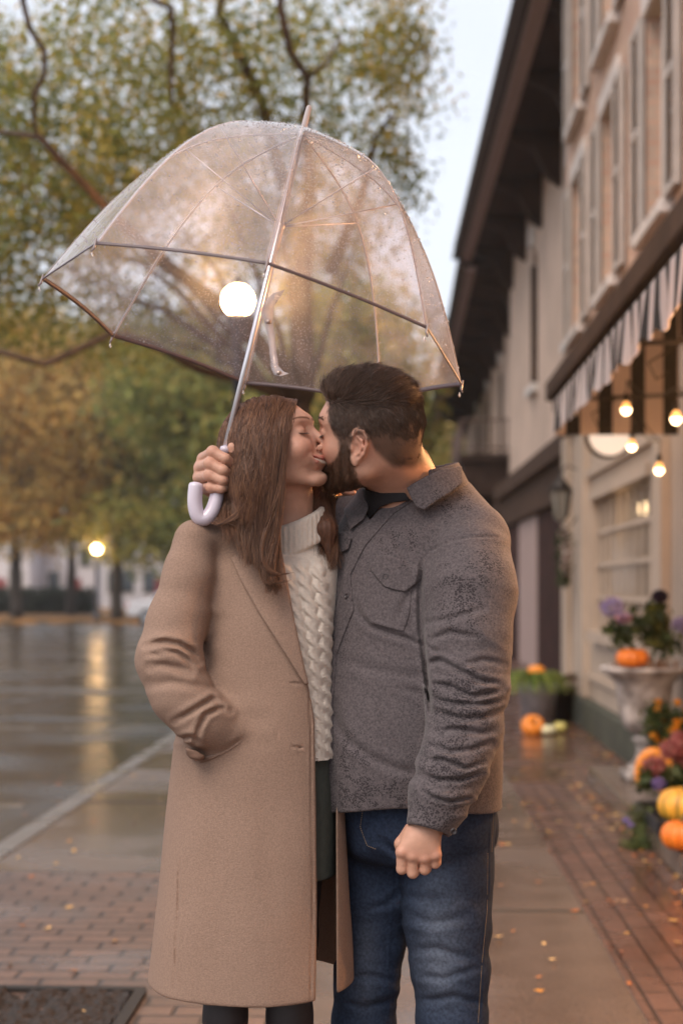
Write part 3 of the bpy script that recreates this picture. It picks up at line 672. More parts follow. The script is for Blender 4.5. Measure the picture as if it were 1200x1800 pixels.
# iron balcony on the farther cream building
g = MB(); g.box(1.45, 2.60, 33.6, 39.5, 4.35, 4.55); g.box(1.5, 2.60, 33.7, 39.4, 3.55, 4.348); bl_ = part(g, 'balcony', DBR, cb2)
g = MB()
for z_ in (4.68, 5.35): g.tube([(1.47, 33.62, z_), (1.47, 39.48, z_)], .028, 6); g.tube([(1.47, 33.62, z_), (2.6, 33.62, z_)], .028, 6)
for k in range(30): s_ = 33.65+k*.2; g.tube([(1.47, s_, 4.55), (1.47, s_, 5.35)], .016, 5)
for k in range(8): l_ = 1.5+k*.15; g.tube([(l_, 33.62, 4.55), (l_, 33.62, 5.35)], .016, 5)
g.build('railing', mat('rusty_iron', (.10, .062, .050), .7), bl_, M=MS)

# ---- raised step in front of the shop
st = sroot('stone_step', 1.55, 7, 0, 'low wet stone ledge in front of the shopfront carrying pumpkins and the urn', 'step')
g = MB(); g.box(1.31, W0-.085, 3.0, 9.95, .004, .13); part(g, 'slab', CONC, st, bevel=.012)
g = MB(); g.box(1.325, W0-.085, 3.02, 9.93, -.01, .003); part(g, 'base_course', MOSS, st)
# ================================================================= pumpkins, urn, flowers
def pumpkin(name, c, r, h, col, col2, label, ribs=10, tilt=0, stemc=(.06, .07, .03), group=None, stripe=False, rz=0.):
    rt = empty(name, c, label, 'pumpkin', group)
    nU, nV = 60, 22; vs = []; cs = []
    for j in range(nV+1):
        ph = math.pi*j/nV; 
        for i in range(nU):
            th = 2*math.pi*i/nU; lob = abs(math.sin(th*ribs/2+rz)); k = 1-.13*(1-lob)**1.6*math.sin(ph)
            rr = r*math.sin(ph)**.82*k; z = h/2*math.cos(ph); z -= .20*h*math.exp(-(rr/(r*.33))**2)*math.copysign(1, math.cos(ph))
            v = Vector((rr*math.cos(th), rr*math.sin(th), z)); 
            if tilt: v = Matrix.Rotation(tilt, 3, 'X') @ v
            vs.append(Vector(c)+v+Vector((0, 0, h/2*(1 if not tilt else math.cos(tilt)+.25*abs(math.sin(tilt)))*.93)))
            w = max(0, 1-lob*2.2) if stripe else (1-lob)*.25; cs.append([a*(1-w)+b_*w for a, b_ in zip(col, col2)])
    fs = [(j*nU+i, (j+1)*nU+i, (j+1)*nU+(i+1) % nU, j*nU+(i+1) % nU) for j in range(nV) for i in range(nU)]
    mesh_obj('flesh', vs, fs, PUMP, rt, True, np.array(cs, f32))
    up = Matrix.Rotation(tilt, 3, 'X') @ Vector((0, 0, 1)) if tilt else Vector((0, 0, 1)); top = Vector(c)+Vector((0, 0, h/2*.93*(1 if not tilt else math.cos(tilt)+.25*abs(math.sin(tilt)))))+up*h*.30
    g = MB(); g.tube([top, top+up*h*.16+Vector((.004, 0, 0)), top+up*h*.30+Vector((r*.10, 0, 0)), top+up*h*.36+Vector((r*.2, 0, 0))], [r*.13, r*.08, r*.07, r*.085], 8); g.build('stem', mat('pumpkin_stem', stemc, .7), rt, True)
    return rt
PUMP = mat('pumpkin_skin', (1, 1, 1), .38, attr=True, var=.12, vscale=25, spec=.5)
OR, OR2 = (.78, .20, .018), (.50, .10, .01)
pumpkin('pumpkin', S(1.33, 6.75, .13), .098, .15, OR, OR2, 'small orange pumpkin at the right edge of the picture on the stone ledge')
# black tray with striped pumpkin
tr = sroot('garden_tray', 1.5, 7.45, .13, 'low black plastic tray under the striped pumpkin', 'tray')
g = MB(); g.box(1.30, 1.74, 7.15, 7.80, .134, .150); part(g, 'base', mat('black_plastic', (.015, .015, .018), .35), tr)
g = MB(); g.box(1.285, 1.30, 7.13, 7.82, .134, .205); g.box(1.74, 1.755, 7.13, 7.82, .134, .205); g.box(1.30, 1.74, 7.13, 7.15, .134, .205); g.box(1.30, 1.74, 7.80, 7.82, .134, .205); part(g, 'rim', bpy.data.materials['black_plastic'], tr, bevel=.004)
pumpkin('pumpkin', S(1.475, 7.40, .150), .140, .20, (.80, .40, .045), (.10, .10, .02), 'yellow pumpkin with dark green stripes on the black tray', 9, stripe=True, stemc=(.03, .04, .02))
# crook-necked gourd
gd = sroot('crookneck_gourd', 1.44, 8.3, .13, 'curved orange crookneck gourd leaning behind the striped pumpkin', 'gourd'); g = MB(); c = S(1.47, 8.25, .13)
pts = [c+Vector((.085*math.cos(a), .03*math.sin(a*.5), .16+.125*math.sin(a))) for a in np.linspace(-1.0, 3.7, 22)][::-1]
g.tube(pts, [.020+.030*(i/21.) for i in range(22)], 12); g.build('flesh', mat('gourd_skin', (.75, .26, .03), .4, var=.15, vscale=20), gd, True)
g = MB(); g.tube([pts[0], pts[0]+Vector((-.01, 0, -.03))], .009, 6); g.build('stem', bpy.data.materials['pumpkin_stem'], gd, True)
# urn
ur = sroot('stone_urn', 1.60, 9.25, .13, 'weathered stone pedestal urn planted with flowers on the stone ledge', 'urn'); c = S(1.585, 9.25, .132)
STN = mat('weathered_stone', (.26, .215, .195), .85, var=.4, vscale=9, bump=.7, bscale=30, col2=(.38, .34, .32))
flut = lambda a, z: 1+.05*abs(math.sin(a*7))*(1 if .33 < z < .60 else .0)
g = MB(); g.box(c.x-.135, c.x+.135, c.y-.135, c.y+.135, c.z, c.z+.055); g.build('plinth', STN, ur, bevel=.012)
g = MB(); g.lathe(c, [(.115, .056), (.118, .075), (.090, .10), (.060, .14), (.050, .20), (.058, .235), (.085, .255), (.062, .275), (.060, .29), (.0, .291)], 28); g.build('foot', STN, ur, True)
g = MB(); g.lathe(c, [(.0, .292), (.075, .295), (.125, .33), (.150, .40), (.160, .48), (.168, .56), (.185, .62), (.235, .675), (.275, .70), (.285, .715), (.272, .73), (.235, .725), (.20, .69), (0, .685)], 42, flut); g.build('bowl', STN, ur, True)
pumpkin('pumpkin', Vector((P(1110, 1160, 9.12)[0], 9.10, c.z+.722)), .105, .138, OR, OR2, 'bright orange pumpkin resting on the rim of the stone urn', 10)
def stems(root, c, tips, r=.004, m=None, nm='stem'):
    g = MB()
    for t in tips: a = Vector(c); b_ = Vector(t); mid = a.lerp(b_, .5)+Vector((RNG.uniform(-.02, .02), RNG.uniform(-.02, .02), .02)); g.tube([a, mid, b_], r, 5)
    return g.build(nm, m or mat('green_stem', (.06, .09, .03), .6), root, True)
def bloom(root, c, r, cols, n=260, sz=.022, nm='flower_head'):
    d = RNG.normal(0, 1, (n, 3)); d /= np.linalg.norm(d, axis=1, keepdims=True); cen = [tuple(np.array(c)+q*r*np.array([1, 1, .8])*RNG.uniform(.75, 1)) for q in d]
    return leafcluster(nm, cen, n*2, sz, cols, root, (.003, .003, .003), aspect=1.)
LAV = [(.42, .36, .60), (.52, .42, .62), (.55, .38, .48), (.36, .34, .58)]; PNK = [(.50, .18, .17), (.60, .27, .25), (.42, .13, .13)]; GRN = [(.045, .075, .02), (.08, .11, .035), (.03, .05, .018), (.12, .13, .04)]
hy = empty('hydrangea', c+Vector((0, 0, .69)), 'lavender hydrangea with broad green leaves growing from the stone urn', 'plant')
tips = [P(1076, 1068, 9.1), P(1090, 1092, 9.0), P(1190, 1098, 9.1), P(1098, 1120, 9.2)]; stems(hy, c+Vector((0, 0, .69)), tips)
bloom(hy, tips[0], .075, LAV); bloom(hy, tips[1]+np.array([.02, 0, .02]), .045, PNK+LAV, 140); bloom(hy, tips[2]+np.array([.03, 0, 0]), .06, LAV, 200)
leafcluster('leaf_mass', [P(1100, 1125, 9.15), P(1085, 1110, 9.1), P(1150, 1110, 9.2), P(1170, 1130, 9.2), P(1120, 1100, 9.2)], 260, .075, GRN, hy, (.05, .05, .045), aspect=.6)
dk = empty('cockscomb', c+Vector((.05, 0, .69)), 'dark purple cockscomb flower standing above yellow-green leaves in the urn', 'plant')
tp = P(1160, 1048, 9.2); stems(dk, c+Vector((.05, 0, .69)), [tp, P(1150, 1090, 9.2), P(1165, 1085, 9.25)])
bloom(dk, tp, .045, [(.035, .022, .045), (.05, .03, .06)], 260, .03); bloom(dk, P(1148, 1072, 9.2), .03, [(.40, .34, .04), (.30, .30, .06)], 120); leafcluster('leaf_mass', [P(1150+RNG.uniform(-6, 14), y_, 9.2) for y_ in np.linspace(1070, 1135, 14)], 420, .065, GRN+[(.18, .17, .03)], dk, (.028, .028, .02))
grs = empty('dried_grass', c+Vector((.08, 0, .69)), 'tuft of brown dried grass and mulch filling the urn', 'plant'); g = MB()
for k in range(90): a = RNG.uniform(0, 6.28); rr = RNG.uniform(.0, .20); b0 = c+Vector((rr*math.cos(a), rr*math.sin(a), .69)); g.tube([b0, b0+Vector((RNG.uniform(-.03, .03), RNG.uniform(-.03, .03), RNG.uniform(.03, .09)))], .006, 4)
g.build('blades', mat('dry_straw', (.22, .12, .07), .8, var=.3, vscale=30), grs)
# potted mums right of the urn
def pot(root, c, r, h, m): g = MB(); g.lathe(c, [(0, 0), (r*.7, 0), (r, h), (r*1.08, h), (r*1.08, h+.02), (r*.9, h+.02), (r*.85, h-.01), (0, h-.01)], 24); g.build('pot', m, root, True)
TER = mat('plastic_pot', (.03, .028, .03), .5)
mu = empty('orange_mums', S(1.66, 8.70, .13), 'orange chrysanthemums in a dark pot beside the urn', 'plant'); c2 = S(1.66, 8.70, .134); pot(mu, c2, .10, .24, TER)
stems(mu, c2+Vector((0, 0, .22)), [c2+Vector((.1*math.cos(a), .1*math.sin(a), .42)) for a in range(6)])
leafcluster('leaf_mass', [c2+Vector((RNG.uniform(-.13, .13), RNG.uniform(-.12, .12), RNG.uniform(.27, .50))) for _ in range(40)], 1500, .04, GRN, mu, (.03, .03, .03))
for k in range(16):
    a, rr = RNG.uniform(0, 6.28), RNG.uniform(.05, .16); bloom(mu, c2+Vector((rr*math.cos(a), rr*math.sin(a)-.03, RNG.uniform(.32, .56))), .019, [(.80, .34, .02), (.85, .42, .04)], 46, .018)
ph_ = empty('pink_hydrangea', S(1.58, 8.15, .13), 'dusty pink hydrangea heads with small violet blooms beside the crookneck gourd', 'plant'); c3 = S(1.60, 8.05, .134); pot(ph_, c3, .10, .12, TER)
hb = [P(1150, 1348, 7.9), P(1180, 1318, 7.9), P(1205, 1338, 7.95), P(1196, 1300, 8.0)]; stems(ph_, c3+Vector((0, 0, .11)), hb)
for q, r_ in zip(hb, (.065, .065, .07, .05)): bloom(ph_, q, r_, PNK, 240, .026)
bloom(ph_, P(1158, 1378, 7.75), .035, [(.26, .18, .42), (.34, .25, .5)], 120, .02); leafcluster('leaf_mass', [P(x_, 1368, 7.9) for x_ in np.linspace(1135, 1205, 12)], 520, .07, GRN+[(.12, .15, .06)], ph_, (.025, .028, .028))
tv = empty('trailing_plant', S(1.28, 7.5, .13), 'green trailing plant with tiny violet flowers spilling over the ledge edge', 'plant')
cen = [P(1118+RNG.normal(0, 10), y, 7.45) for y in np.linspace(1425, 1520, 24)]+[P(1128+RNG.normal(0, 9), 1500+RNG.normal(0, 10), 7.4) for _ in range(14)]
g = MB()
for k in range(10): g.tube([P(1140+k, 1420, 7.6), P(1125+RNG.normal(0, 6), 1450, 7.42), P(1120+RNG.normal(0, 14), 1500, 7.4)], .003, 4)
g.build('stem', bpy.data.materials['green_stem'], tv); leafcluster('leaf_mass', cen, 1500, .022, [(.10, .14, .04), (.16, .18, .06), (.06, .09, .03)], tv, (.025, .02, .02))
for q in (P(1100, 1442, 7.4), P(1108, 1450, 7.4), P(1092, 1515, 7.3), P(1119, 1540, 7.1)): bloom(tv, q, .012, [(.36, .30, .62)], 30, .014, 'flower')
# far group on the pavement
pumpkin('pumpkin', S(1.25, 13.3, .006), .115, .20, (.85, .27, .03), OR2, 'orange pumpkin tipped on its side on the pavement beside small gourds', 10, tilt=R(55))
pumpkin('pumpkin', S(1.34, 13.9, .50), .085, .13, (.85, .30, .03), OR2, 'orange pumpkin set in the flower box under the spider plant', 10)
pumpkin('gourd', S(1.39, 13.25, .006), .075, .10, (.72, .66, .42), (.5, .5, .25), 'small cream gourd in front of the tipped orange pumpkin', 8)
pumpkin('gourd', S(1.52, 13.45, .006), .065, .11, (.60, .52, .16), (.3, .32, .1), 'small yellow-green gourd on the pavement right of the cream one', 8)
fb = sroot('galvanised_bucket', 1.36, 13.9, 0, 'dented pale metal bucket holding the spider plant behind the pumpkins', 'bucket'); c4 = S(1.36, 13.92, .006); g = MB(); g.lathe(c4, [(0, 0), (.14, 0), (.19, .40), (.20, .41), (.19, .42), (.17, .40), (0, .38)], 24); g.build('pail', mat('zinc', (.42, .42, .46), .45, metal=.6, var=.2, vscale=12), fb, True)
g = MB(); g.tube([c4+Vector((.2*math.cos(a), 0.02, .40+.10*math.sin(a))) for a in np.linspace(0, math.pi, 12)], .006, 5); g.build('handle', IRN, fb, True)
def spider(name, label, c, n, L_, cols):
    rt = empty(name, c, label, 'plant'); V = []; F_ = []; K = []
    for k in range(n):
        a = RNG.uniform(0, 6.28); l = L_*RNG.uniform(.7, 1.1); w_ = .012; co = cols[RNG.integers(len(cols))]; n0 = len(V)
        for j in range(7):
            t = j/6.; r_ = l*t*.8; z = l*(1.15*t-1.15*t*t*1.1); d = Vector((math.cos(a), math.sin(a), 0)); q = Vector((-d.y, d.x, 0))*w_*(1-t*.9); p0 = Vector(c)+d*r_+Vector((0, 0, z)); V += [p0-q, p0+q]; K += [co, co]
        F_ += [(n0+2*j, n0+2*j+1, n0+2*j+3, n0+2*j+2) for j in range(6)]
    mesh_obj('leaf_mass', V, F_, FOL, rt, True, np.array(K, f32)); g = MB(); g.tube([Vector(c)-Vector((0, 0, .06)), Vector(c)+Vector((0, 0, .05))], .03, 8); g.build('crown', bpy.data.materials['green_stem'], rt); return rt
spider('spider_plant', 'yellow-green spider plant arching out of the bucket', S(1.32, 13.92, .42), 230, .52, [(.22, .30, .06), (.34, .38, .10), (.14, .22, .04)])
c5 = S(1.66, 14.6, .006); fp = empty('dark_planter', c5, 'dark planter of reddish grass against the cream pilaster', 'planter'); pot(fp, c5, .15, .34, TER)
spider('red_grass', 'arching reddish grass growing in the dark planter', S(1.66, 14.6, .36), 140, .48, [(.14, .06, .04), (.16, .16, .04), (.08, .04, .03)])

# ================================================================= street lamps
GLOBE = emis('lamp_globe', (1.0, .56, .25), 150., (1, .9, .8)); NAVY = mat('dark_lamp_paint', (.014, .018, .030), .4)
def lamp(base, zg, r, label, gm=None):
    rt = empty('street_lamp', base, label, 'street lamp'); b_ = Vector(base)
    g = MB(); g.lathe(b_, [(.0, 0), (.17, 0), (.17, .12), (.13, .16), (.12, .42), (.07, .50), (.0, .50)], 12); g.build('base', NAVY, rt, True)
    g = MB(); g.lathe(b_, [(.055, .50), (.050, 1.2), (.038, zg-r-.22), (.06, zg-r-.20), (.05, zg-r-.12), (.10, zg-r-.04), (.09, zg-r+.01), (0, zg-r+.012)], 12); g.build('pole', NAVY, rt, True)
    g = MB(); g.lathe(b_, [(0, zg-r)]+[(r*math.sin(a), zg-r*math.cos(a)) for a in np.linspace(.25, math.pi-.15, 14)]+[(0, zg+r)], 24); g.build('globe', gm or GLOBE, rt, True)
    g = MB(); g.lathe(b_, [(.05, zg+r-.01), (.055, zg+r+.02), (.02, zg+r+.06), (0, zg+r+.10)], 12); g.build('finial', NAVY, rt, True)
q = P(418, 528, 11.0); lamp((q[0], 11.0, 0), q[2], .118, 'lit globe street lamp on a dark post, seen through the clear umbrella')
q = P(170, 965, 61.5); lamp((q[0], 61.5, 0), q[2], .18, 'small distant lit globe street lamp above the leaf-strewn lawn', emis('dim_lamp_globe', (1.0, .60, .28), 50.))

# ================================================================= trees
BARK = mat('dark_bark', (.045, .036, .030), .9, var=.35, vscale=12, bump=.8, bscale=25)
BARKB = mat('brown_bark', (.085, .050, .032), .9, var=.35, vscale=8, bump=.8, bscale=25)
def branch(g, a, b_, r0, r1, wob=.12, n=7):
    a = np.array(a, float); b_ = np.array(b_, float); L_ = np.linalg.norm(b_-a); pts = []
    for i in range(n+1):
        t = i/n; pts.append(a*(1-t)+b_*t+RNG.normal(0, wob*L_*.12, 3)*math.sin(math.pi*t)+np.array([0, 0, .08*L_*math.sin(math.pi*t)]))
    g.tube([tuple(p) for p in pts], [r0+(r1-r0)*i/n for i in range(n+1)], 7); return pts
def tree(name, label, base, ztop, r, lobes, nclump, nleaf, size, cols, group=None, spread=.22, hand=(), bark=None, nb=22, droop=.25):
    rt = empty(name, base, label, 'tree', group); base = np.array(base, float); g = MB(); fork = base+np.array([RNG.normal(0, .1), 0, ztop])
    branch(g, base-np.array([0, 0, .1]), fork, r*1.25, r*.75, .05); ends = []
    W_ = np.array([l[1][0]*l[1][2] for l in lobes]); W_ = W_/W_.sum(); cl_ = []
    while len(cl_) < nclump:
        k = RNG.choice(len(lobes), p=W_); c, rr = lobes[k][:2]; d = RNG.normal(0, 1, 3); d /= np.linalg.norm(d); q = np.array(c)+d*np.array(rr)*RNG.random()**.42; cl_.append(q)
    cl_ = np.array(cl_)
    for k in range(nb):
        e = cl_[RNG.integers(len(cl_))]; m_ = fork*.45+e*.55+np.array([0, 0, .1*np.linalg.norm(e-fork)]); branch(g, fork, m_, r*.42, r*.16); branch(g, m_, e, r*.16, r*.04)
        for _ in range(3): e2 = cl_[np.argsort(((cl_-m_)**2).sum(1))[RNG.integers(min(60, len(cl_)))]]; branch(g, m_, e2, r*.10, r*.025)
    for h in hand: g.tube([tuple(P(*q[:3])) for q in h], [q[3] for q in h], 8)
    g.build('trunk', bark or BARK, rt, True)
    sub = RNG.integers(len(cl_), size=nclump*nleaf); pal = np.array(cols); n = len(sub); off = RNG.normal(0, 1, (n, 3))*spread; off[:, 2] -= np.abs(off[:, 0])*droop; c = cl_[sub]+off
    u = RNG.normal(0, 1, (n, 3)); u[:, 2] -= .5; u /= np.linalg.norm(u, axis=1, keepdims=True); w_ = np.cross(u, RNG.normal(0, 1, (n, 3))); w_ /= np.linalg.norm(w_, axis=1, keepdims=True); s = (size*RNG.uniform(.6, 1.35, n))[:, None]
    V = np.zeros((n*4, 3), f32); V[0::4] = c-u*s*.5; V[1::4] = c-w_*s*.24; V[2::4] = c+u*s*.5; V[3::4] = c+w_*s*.24
    ck = RNG.integers(len(pal), size=len(cl_)); k2 = np.where(RNG.random(n) < .65, ck[sub], RNG.integers(len(pal), size=n)); co = np.repeat(pal[k2]*(1+RNG.uniform(-.3, .3, (n, 1))), 4, 0)
    mesh_obj('crown', V, np.arange(n*4).reshape(-1, 4), FOL, rt, False, co); return rt
OLV = [(.30, .29, .07), (.42, .37, .09), (.21, .235, .06), (.52, .39, .09), (.15, .175, .05), (.60, .42, .10), (.33, .34, .08)]
YEL = [(.62, .43, .13), (.56, .41, .14), (.70, .48, .15), (.44, .36, .13), (.66, .40, .11)]
GRO = [(.23, .26, .07), (.30, .31, .08), (.40, .35, .09), (.17, .20, .06), (.50, .39, .10)]
q = S(-1.0, 16, 0)
lob = [(P(60, 230, 14), (1.5, 1.8, 1.5)), (P(330, 120, 14.5), (1.6, 1.8, 1.25)), (P(600, 90, 15), (1.00, 1.5, 1.15)), (P(690, 170, 15.5), (.50, 1.0, .6)), (P(250, 330, 15), (1.5, 1.6, .9)), (P(560, 330, 16), (1.15, 1.5, 1.0)), (P(40, 500, 15), (1.3, 1.5, .9)), (P(-120, 350, 15), (1.2, 1.5, 2.0)),
       (P(690, 340, 15.5), (.35, .8, .35)), (P(300, 560, 17), (1.7, 1.5, .55)), (P(480, 440, 18), (1.1, 1.2, .7)), (P(720, 70, 15), (.35, .6, .5))]
hand = [[(48, -60, 9.5, .022), (40, 0, 9.5, .022), (52, 50, 9.6, .020), (78, 88, 9.6, .019), (78, 130, 9.7, .018), (60, 165, 9.8, .018), (60, 210, 9.9, .016), (66, 238, 10, .014)],
        [(-20, 230, 10.5, .018), (30, 235, 10.5, .020), (70, 240, 10.4, .026), (110, 285, 10.6, .030), (150, 325, 10.9, .034), (200, 380, 11.6, .04), (300, 470, 13.5, .06), (420, 560, 15, .09), (530, 700, 16, .13)],
        [(260, -60, 12, .03), (270, 0, 12, .03), (300, 12, 12, .028), (304, 60, 12.2, .024), (300, 120, 12.4, .022), (302, 185, 12.6, .016)],
        [(500, -60, 13, .04), (492, 10, 13, .036), (510, 90, 13.3, .034), (540, 135, 13.6, .034), (536, 200, 14, .04), (545, 330, 15, .07), (530, 500, 15.8, .12), (532, 700, 16, .16)],
        [(540, 135, 13.6, .025), (575, 110, 13.5, .018), (600, 60, 13.5, .012)], [(-30, 610, 13, .03), (80, 640, 13.2, .034), (200, 585, 13.6, .034), (260, 600, 14, .04), (350, 650, 15, .05), (430, 668, 15.6, .07), (520, 700, 16, .10)],
        [(400, -60, 13.5, .04), (385, 20, 13.6, .04), (420, 90, 14, .05), (460, 180, 14.5, .06), (500, 330, 15, .08)], [(690, 200, 15, .02), (660, 240, 15.2, .03), (640, 330, 15.5, .045), (580, 480, 15.9, .08)]]
tree('street_tree', 'big street tree with thin olive-yellow leaves spreading over the umbrella', (q.x, q.y, 0), 3.2, .12, lob, 900, 58, .080, OLV, spread=.150, hand=hand, bark=BARKB, nb=10)
bg = [('yellow_tree', 'golden yellow tree standing at the left beyond the wet road', 30, 64, .26, [((60, 700), 5.2, 2.6), ((130, 800), 3.2, 2.6), ((-30, 820), 3.4, 3.2), ((70, 620), 3.6, 2.0), ((20, 900), 2.2, 1.3)], YEL, 900, 26),
      ('yellow_tree', 'slimmer yellow tree with a forked trunk right of the distant lamp', 125, 72, .24, [((150, 800), 3.6, 3.2), ((200, 860), 2.4, 1.5), ((120, 720), 3.2, 2.4), ((90, 900), 2.0, 1.5)], YEL+[(.2, .18, .05)], 700, 24),
      ('green_tree', 'olive green tree behind the umbrella handle', 206, 62, .24, [((260, 930), 3.0, 1.5), ((300, 760), 3.8, 3.0), ((380, 850), 3.0, 2.8), ((240, 720), 2.6, 1.8)], GRO, 900, 26),
      ('green_tree', 'dark green tree filling in behind the couple', 470, 48, .30, [((450, 720), 3.8, 2.0), ((560, 720), 3.0, 2.0), ((520, 800), 3.4, 2.4), ((330, 690), 2.6, 1.5), ((300, 620), 1.8, 1.0)], GRO, 900, 24),
      ('green_tree', 'tall olive tree seen through the right half of the umbrella', 640, 42, .30, [((640, 620), 2.0, 1.8), ((600, 560), 1.6, 1.4), ((640, 720), 2.2, 2.2)], OLV, 420, 22),
      ('green_tree', 'yellow-green tree between the bearded man and the dark eaves', 800, 74, .28, [((770, 770), 3.0, 3.4), ((750, 850), 2.6, 2.6), ((800, 860), 2.8, 2.4)], GRO+YEL[:2], 600, 24),
      ('green_tree', 'far green tree closing the end of the street behind the couple', 690, 110, .32, [((650, 880), 6.5, 4.5), ((560, 860), 5.5, 4.5), ((720, 900), 5.0, 4.2), ((620, 760), 5.5, 4.0)], GRO, 900, 26),
      ('green_tree', 'broad green tree at the far left edge behind the yellow trees', -60, 84, .32, [((0, 640), 5.5, 4.2), ((-60, 850), 4.5, 4.2), ((200, 660), 5.0, 3.2)], GRO+YEL[:1], 1000, 26)]
for nm, lb, bx, Y, r, ls, cols, nc, nl in bg:
    base = P(bx, 1035, Y); L_ = [(P(c[0], c[1], Y+RNG.uniform(-1.5, 1.5)), (a, a*.8, b_)) for c, a, b_ in ls]
    tree(nm, lb, (base[0], Y, 0), 3.6, r, L_, nc, nl, .34, cols, 'trees beyond the road', spread=.48, nb=12)
tp_ = S(1.4, 58, 0)
# hedge, houses, car, sign posts in the distance
hd = tag(empty('hedge', P(70, 1060, 76)), 'dark clipped hedge below the yellow trees at the left', 'hedge')
x0, x1 = P(-60, 0, 76)[0], P(162, 0, 76)[0]
g = MB(); g.box(x0, x1, 75.2, 76.8, .0, 1.15); g.build('twig_core', mat('hedge_core', (.010, .012, .008), .9), hd)
leafcluster('leaf_mass', [(RNG.uniform(x0, x1), RNG.uniform(75, 77), RNG.uniform(.1, 1.35)) for _ in range(500)], 12000, .16, [(.022, .030, .014), (.034, .044, .02)], hd, (.12, .12, .10))
def house(label, x0, x1, Y, h, wins_, roofc=(.10, .08, .08), peak=2.2):
    rt = empty('white_house', ((x0+x1)/2, Y, 0), label, 'house'); m = mat('white_siding', (.66, .64, .68), .7, var=.05); g = MB(); g.box(x0, x1, Y, Y+8, 0, h); g.build('wall', m, rt)
    g = MB(); g.prism([(x0-.4, h+.002), (x1+.4, h+.002), ((x0+x1)/2, h+peak)], 'y', Y-.3, Y+8.3); g.build('roof', mat('slate', roofc, .7), rt)
    for (a, z, w_, hh) in wins_:
        g = MB(); g.box(a-w_/2-.1, a+w_/2+.1, Y-.06, Y-.002, z-.1, z+hh+.1); f = g.build('window', WHT, rt); g = MB(); g.box(a-w_/2, a+w_/2, Y-.08, Y-.061, z, z+hh); g.build('pane', GLS, f)
    g = MB(); xd = x0+(x1-x0)*.62; g.box(xd-.5, xd+.5, Y-.07, Y-.002, 0.02, 2.1); g.build('door', mat('red_door', (.25, .05, .05), .5), rt)
X = lambda px, Y: (px-600)/F_PX*Y
house('white house far left behind the dark hedge', X(-90, 100), X(52, 100), 100, 5.3, [(X(-20, 100), 1.2, .9, 1.5), (X(28, 100), 1.2, .9, 1.5), (X(28, 100), 3.3, .9, 1.4)])
house('white gabled house between the two yellow trees', X(75, 104), X(165, 104), 104, 5.0, [(X(95, 104), 1.1, .8, 1.5), (X(150, 104), 3.0, .8, 1.4)])
house('pale house with a porch behind the distant street lamp', X(178, 98), X(345, 98), 98, 5.4, [(X(200, 98), 1.1, .8, 1.5), (X(225, 98), 1.1, .8, 1.5), (X(262, 98), 1.1, .8, 1.5), (X(225, 98), 3.2, .8, 1.4)])
car = empty('parked_car', (X(322, 58), 58, -.12), 'white car parked beyond the road, half hidden by the coat sleeve', 'car'); cx_, cy_ = X(322, 58), 58
WCAR = mat('white_car_paint', (.62, .62, .66), .25, spec=.6)
prof = [(-2.15, .28), (-2.2, .62), (-2.05, .84), (-1.30, .92), (-.75, 1.40), (.75, 1.44), (1.45, .98), (2.1, .88), (2.22, .60), (2.15, .28)]
g = MB(); g.prism([(cx_+a, z-.02) for a, z in prof], 'y', cy_-.85, cy_+.85); g.build('body', WCAR, car, bevel=.05)
g = MB(); g.prism([(cx_+a, z) for a, z in ((-1.12, .96), (-.70, 1.30), (.68, 1.33), (1.20, .98))], 'y', cy_-.865, cy_-.853); g.build('side_window', GLS, car)
for dx in (-1.38, 1.38):
    g = MB(); n_ = 20; c_ = Vector((cx_+dx, cy_-.86, .20)); ring = [(c_.x+.33*math.cos(2*math.pi*k/n_), c_.z+.33*math.sin(2*math.pi*k/n_)) for k in range(n_)]; g.prism(ring, 'y', cy_-.88, cy_-.66); wh = g.build('wheel', mat('tyre', (.02, .02, .02), .8), car)
    g = MB(); ring = [(c_.x+.19*math.cos(2*math.pi*k/n_), c_.z+.19*math.sin(2*math.pi*k/n_)) for k in range(n_)]; g.prism(ring, 'y', cy_-.90, cy_-.882); g.build('rim', mat('alloy', (.4, .4, .42), .3, metal=.8), wh)
for dx in (-2.17,): g = MB(); g.box(cx_+dx-.04, cx_+dx+.06, cy_-.80, cy_-.5, .62, .78); g.build('tail_light', mat('red_lens', (.35, .02, .02), .2), car)
# ================================================================= PEOPLE
def pose(yaw_vec, pitch, roll):
    F = np.array([yaw_vec[0], yaw_vec[1], 0.]); F /= np.linalg.norm(F); U = np.array([0, 0, 1.]); L = np.cross(U, F)
    F2 = F*math.cos(pitch)+U*math.sin(pitch); U2 = U*math.cos(pitch)-F*math.sin(pitch)
    L3 = L*math.cos(roll)-U2*math.sin(roll); U3 = U2*math.cos(roll)+L*math.sin(roll)
    return np.stack([F2, L3, U3])                 # rows: forward, left, up
class HeadPose:
    def __init__(s, O, M, sc): s.O = np.asarray(O); s.M = M; s.s = sc
    def loc(s, p): return ((p-s.O.astype(f32)) @ s.M.T.astype(f32))/f32(s.s)
    def wld(s, q): return (np.asarray(q)*s.s) @ s.M+s.O
    def dirw(s, q): return np.asarray(q) @ s.M
def _two(q, f):                                    # mirror helper: evaluates f on |y|
    a = q.copy(); a[:, 1] = np.abs(a[:, 1]); return f(a)
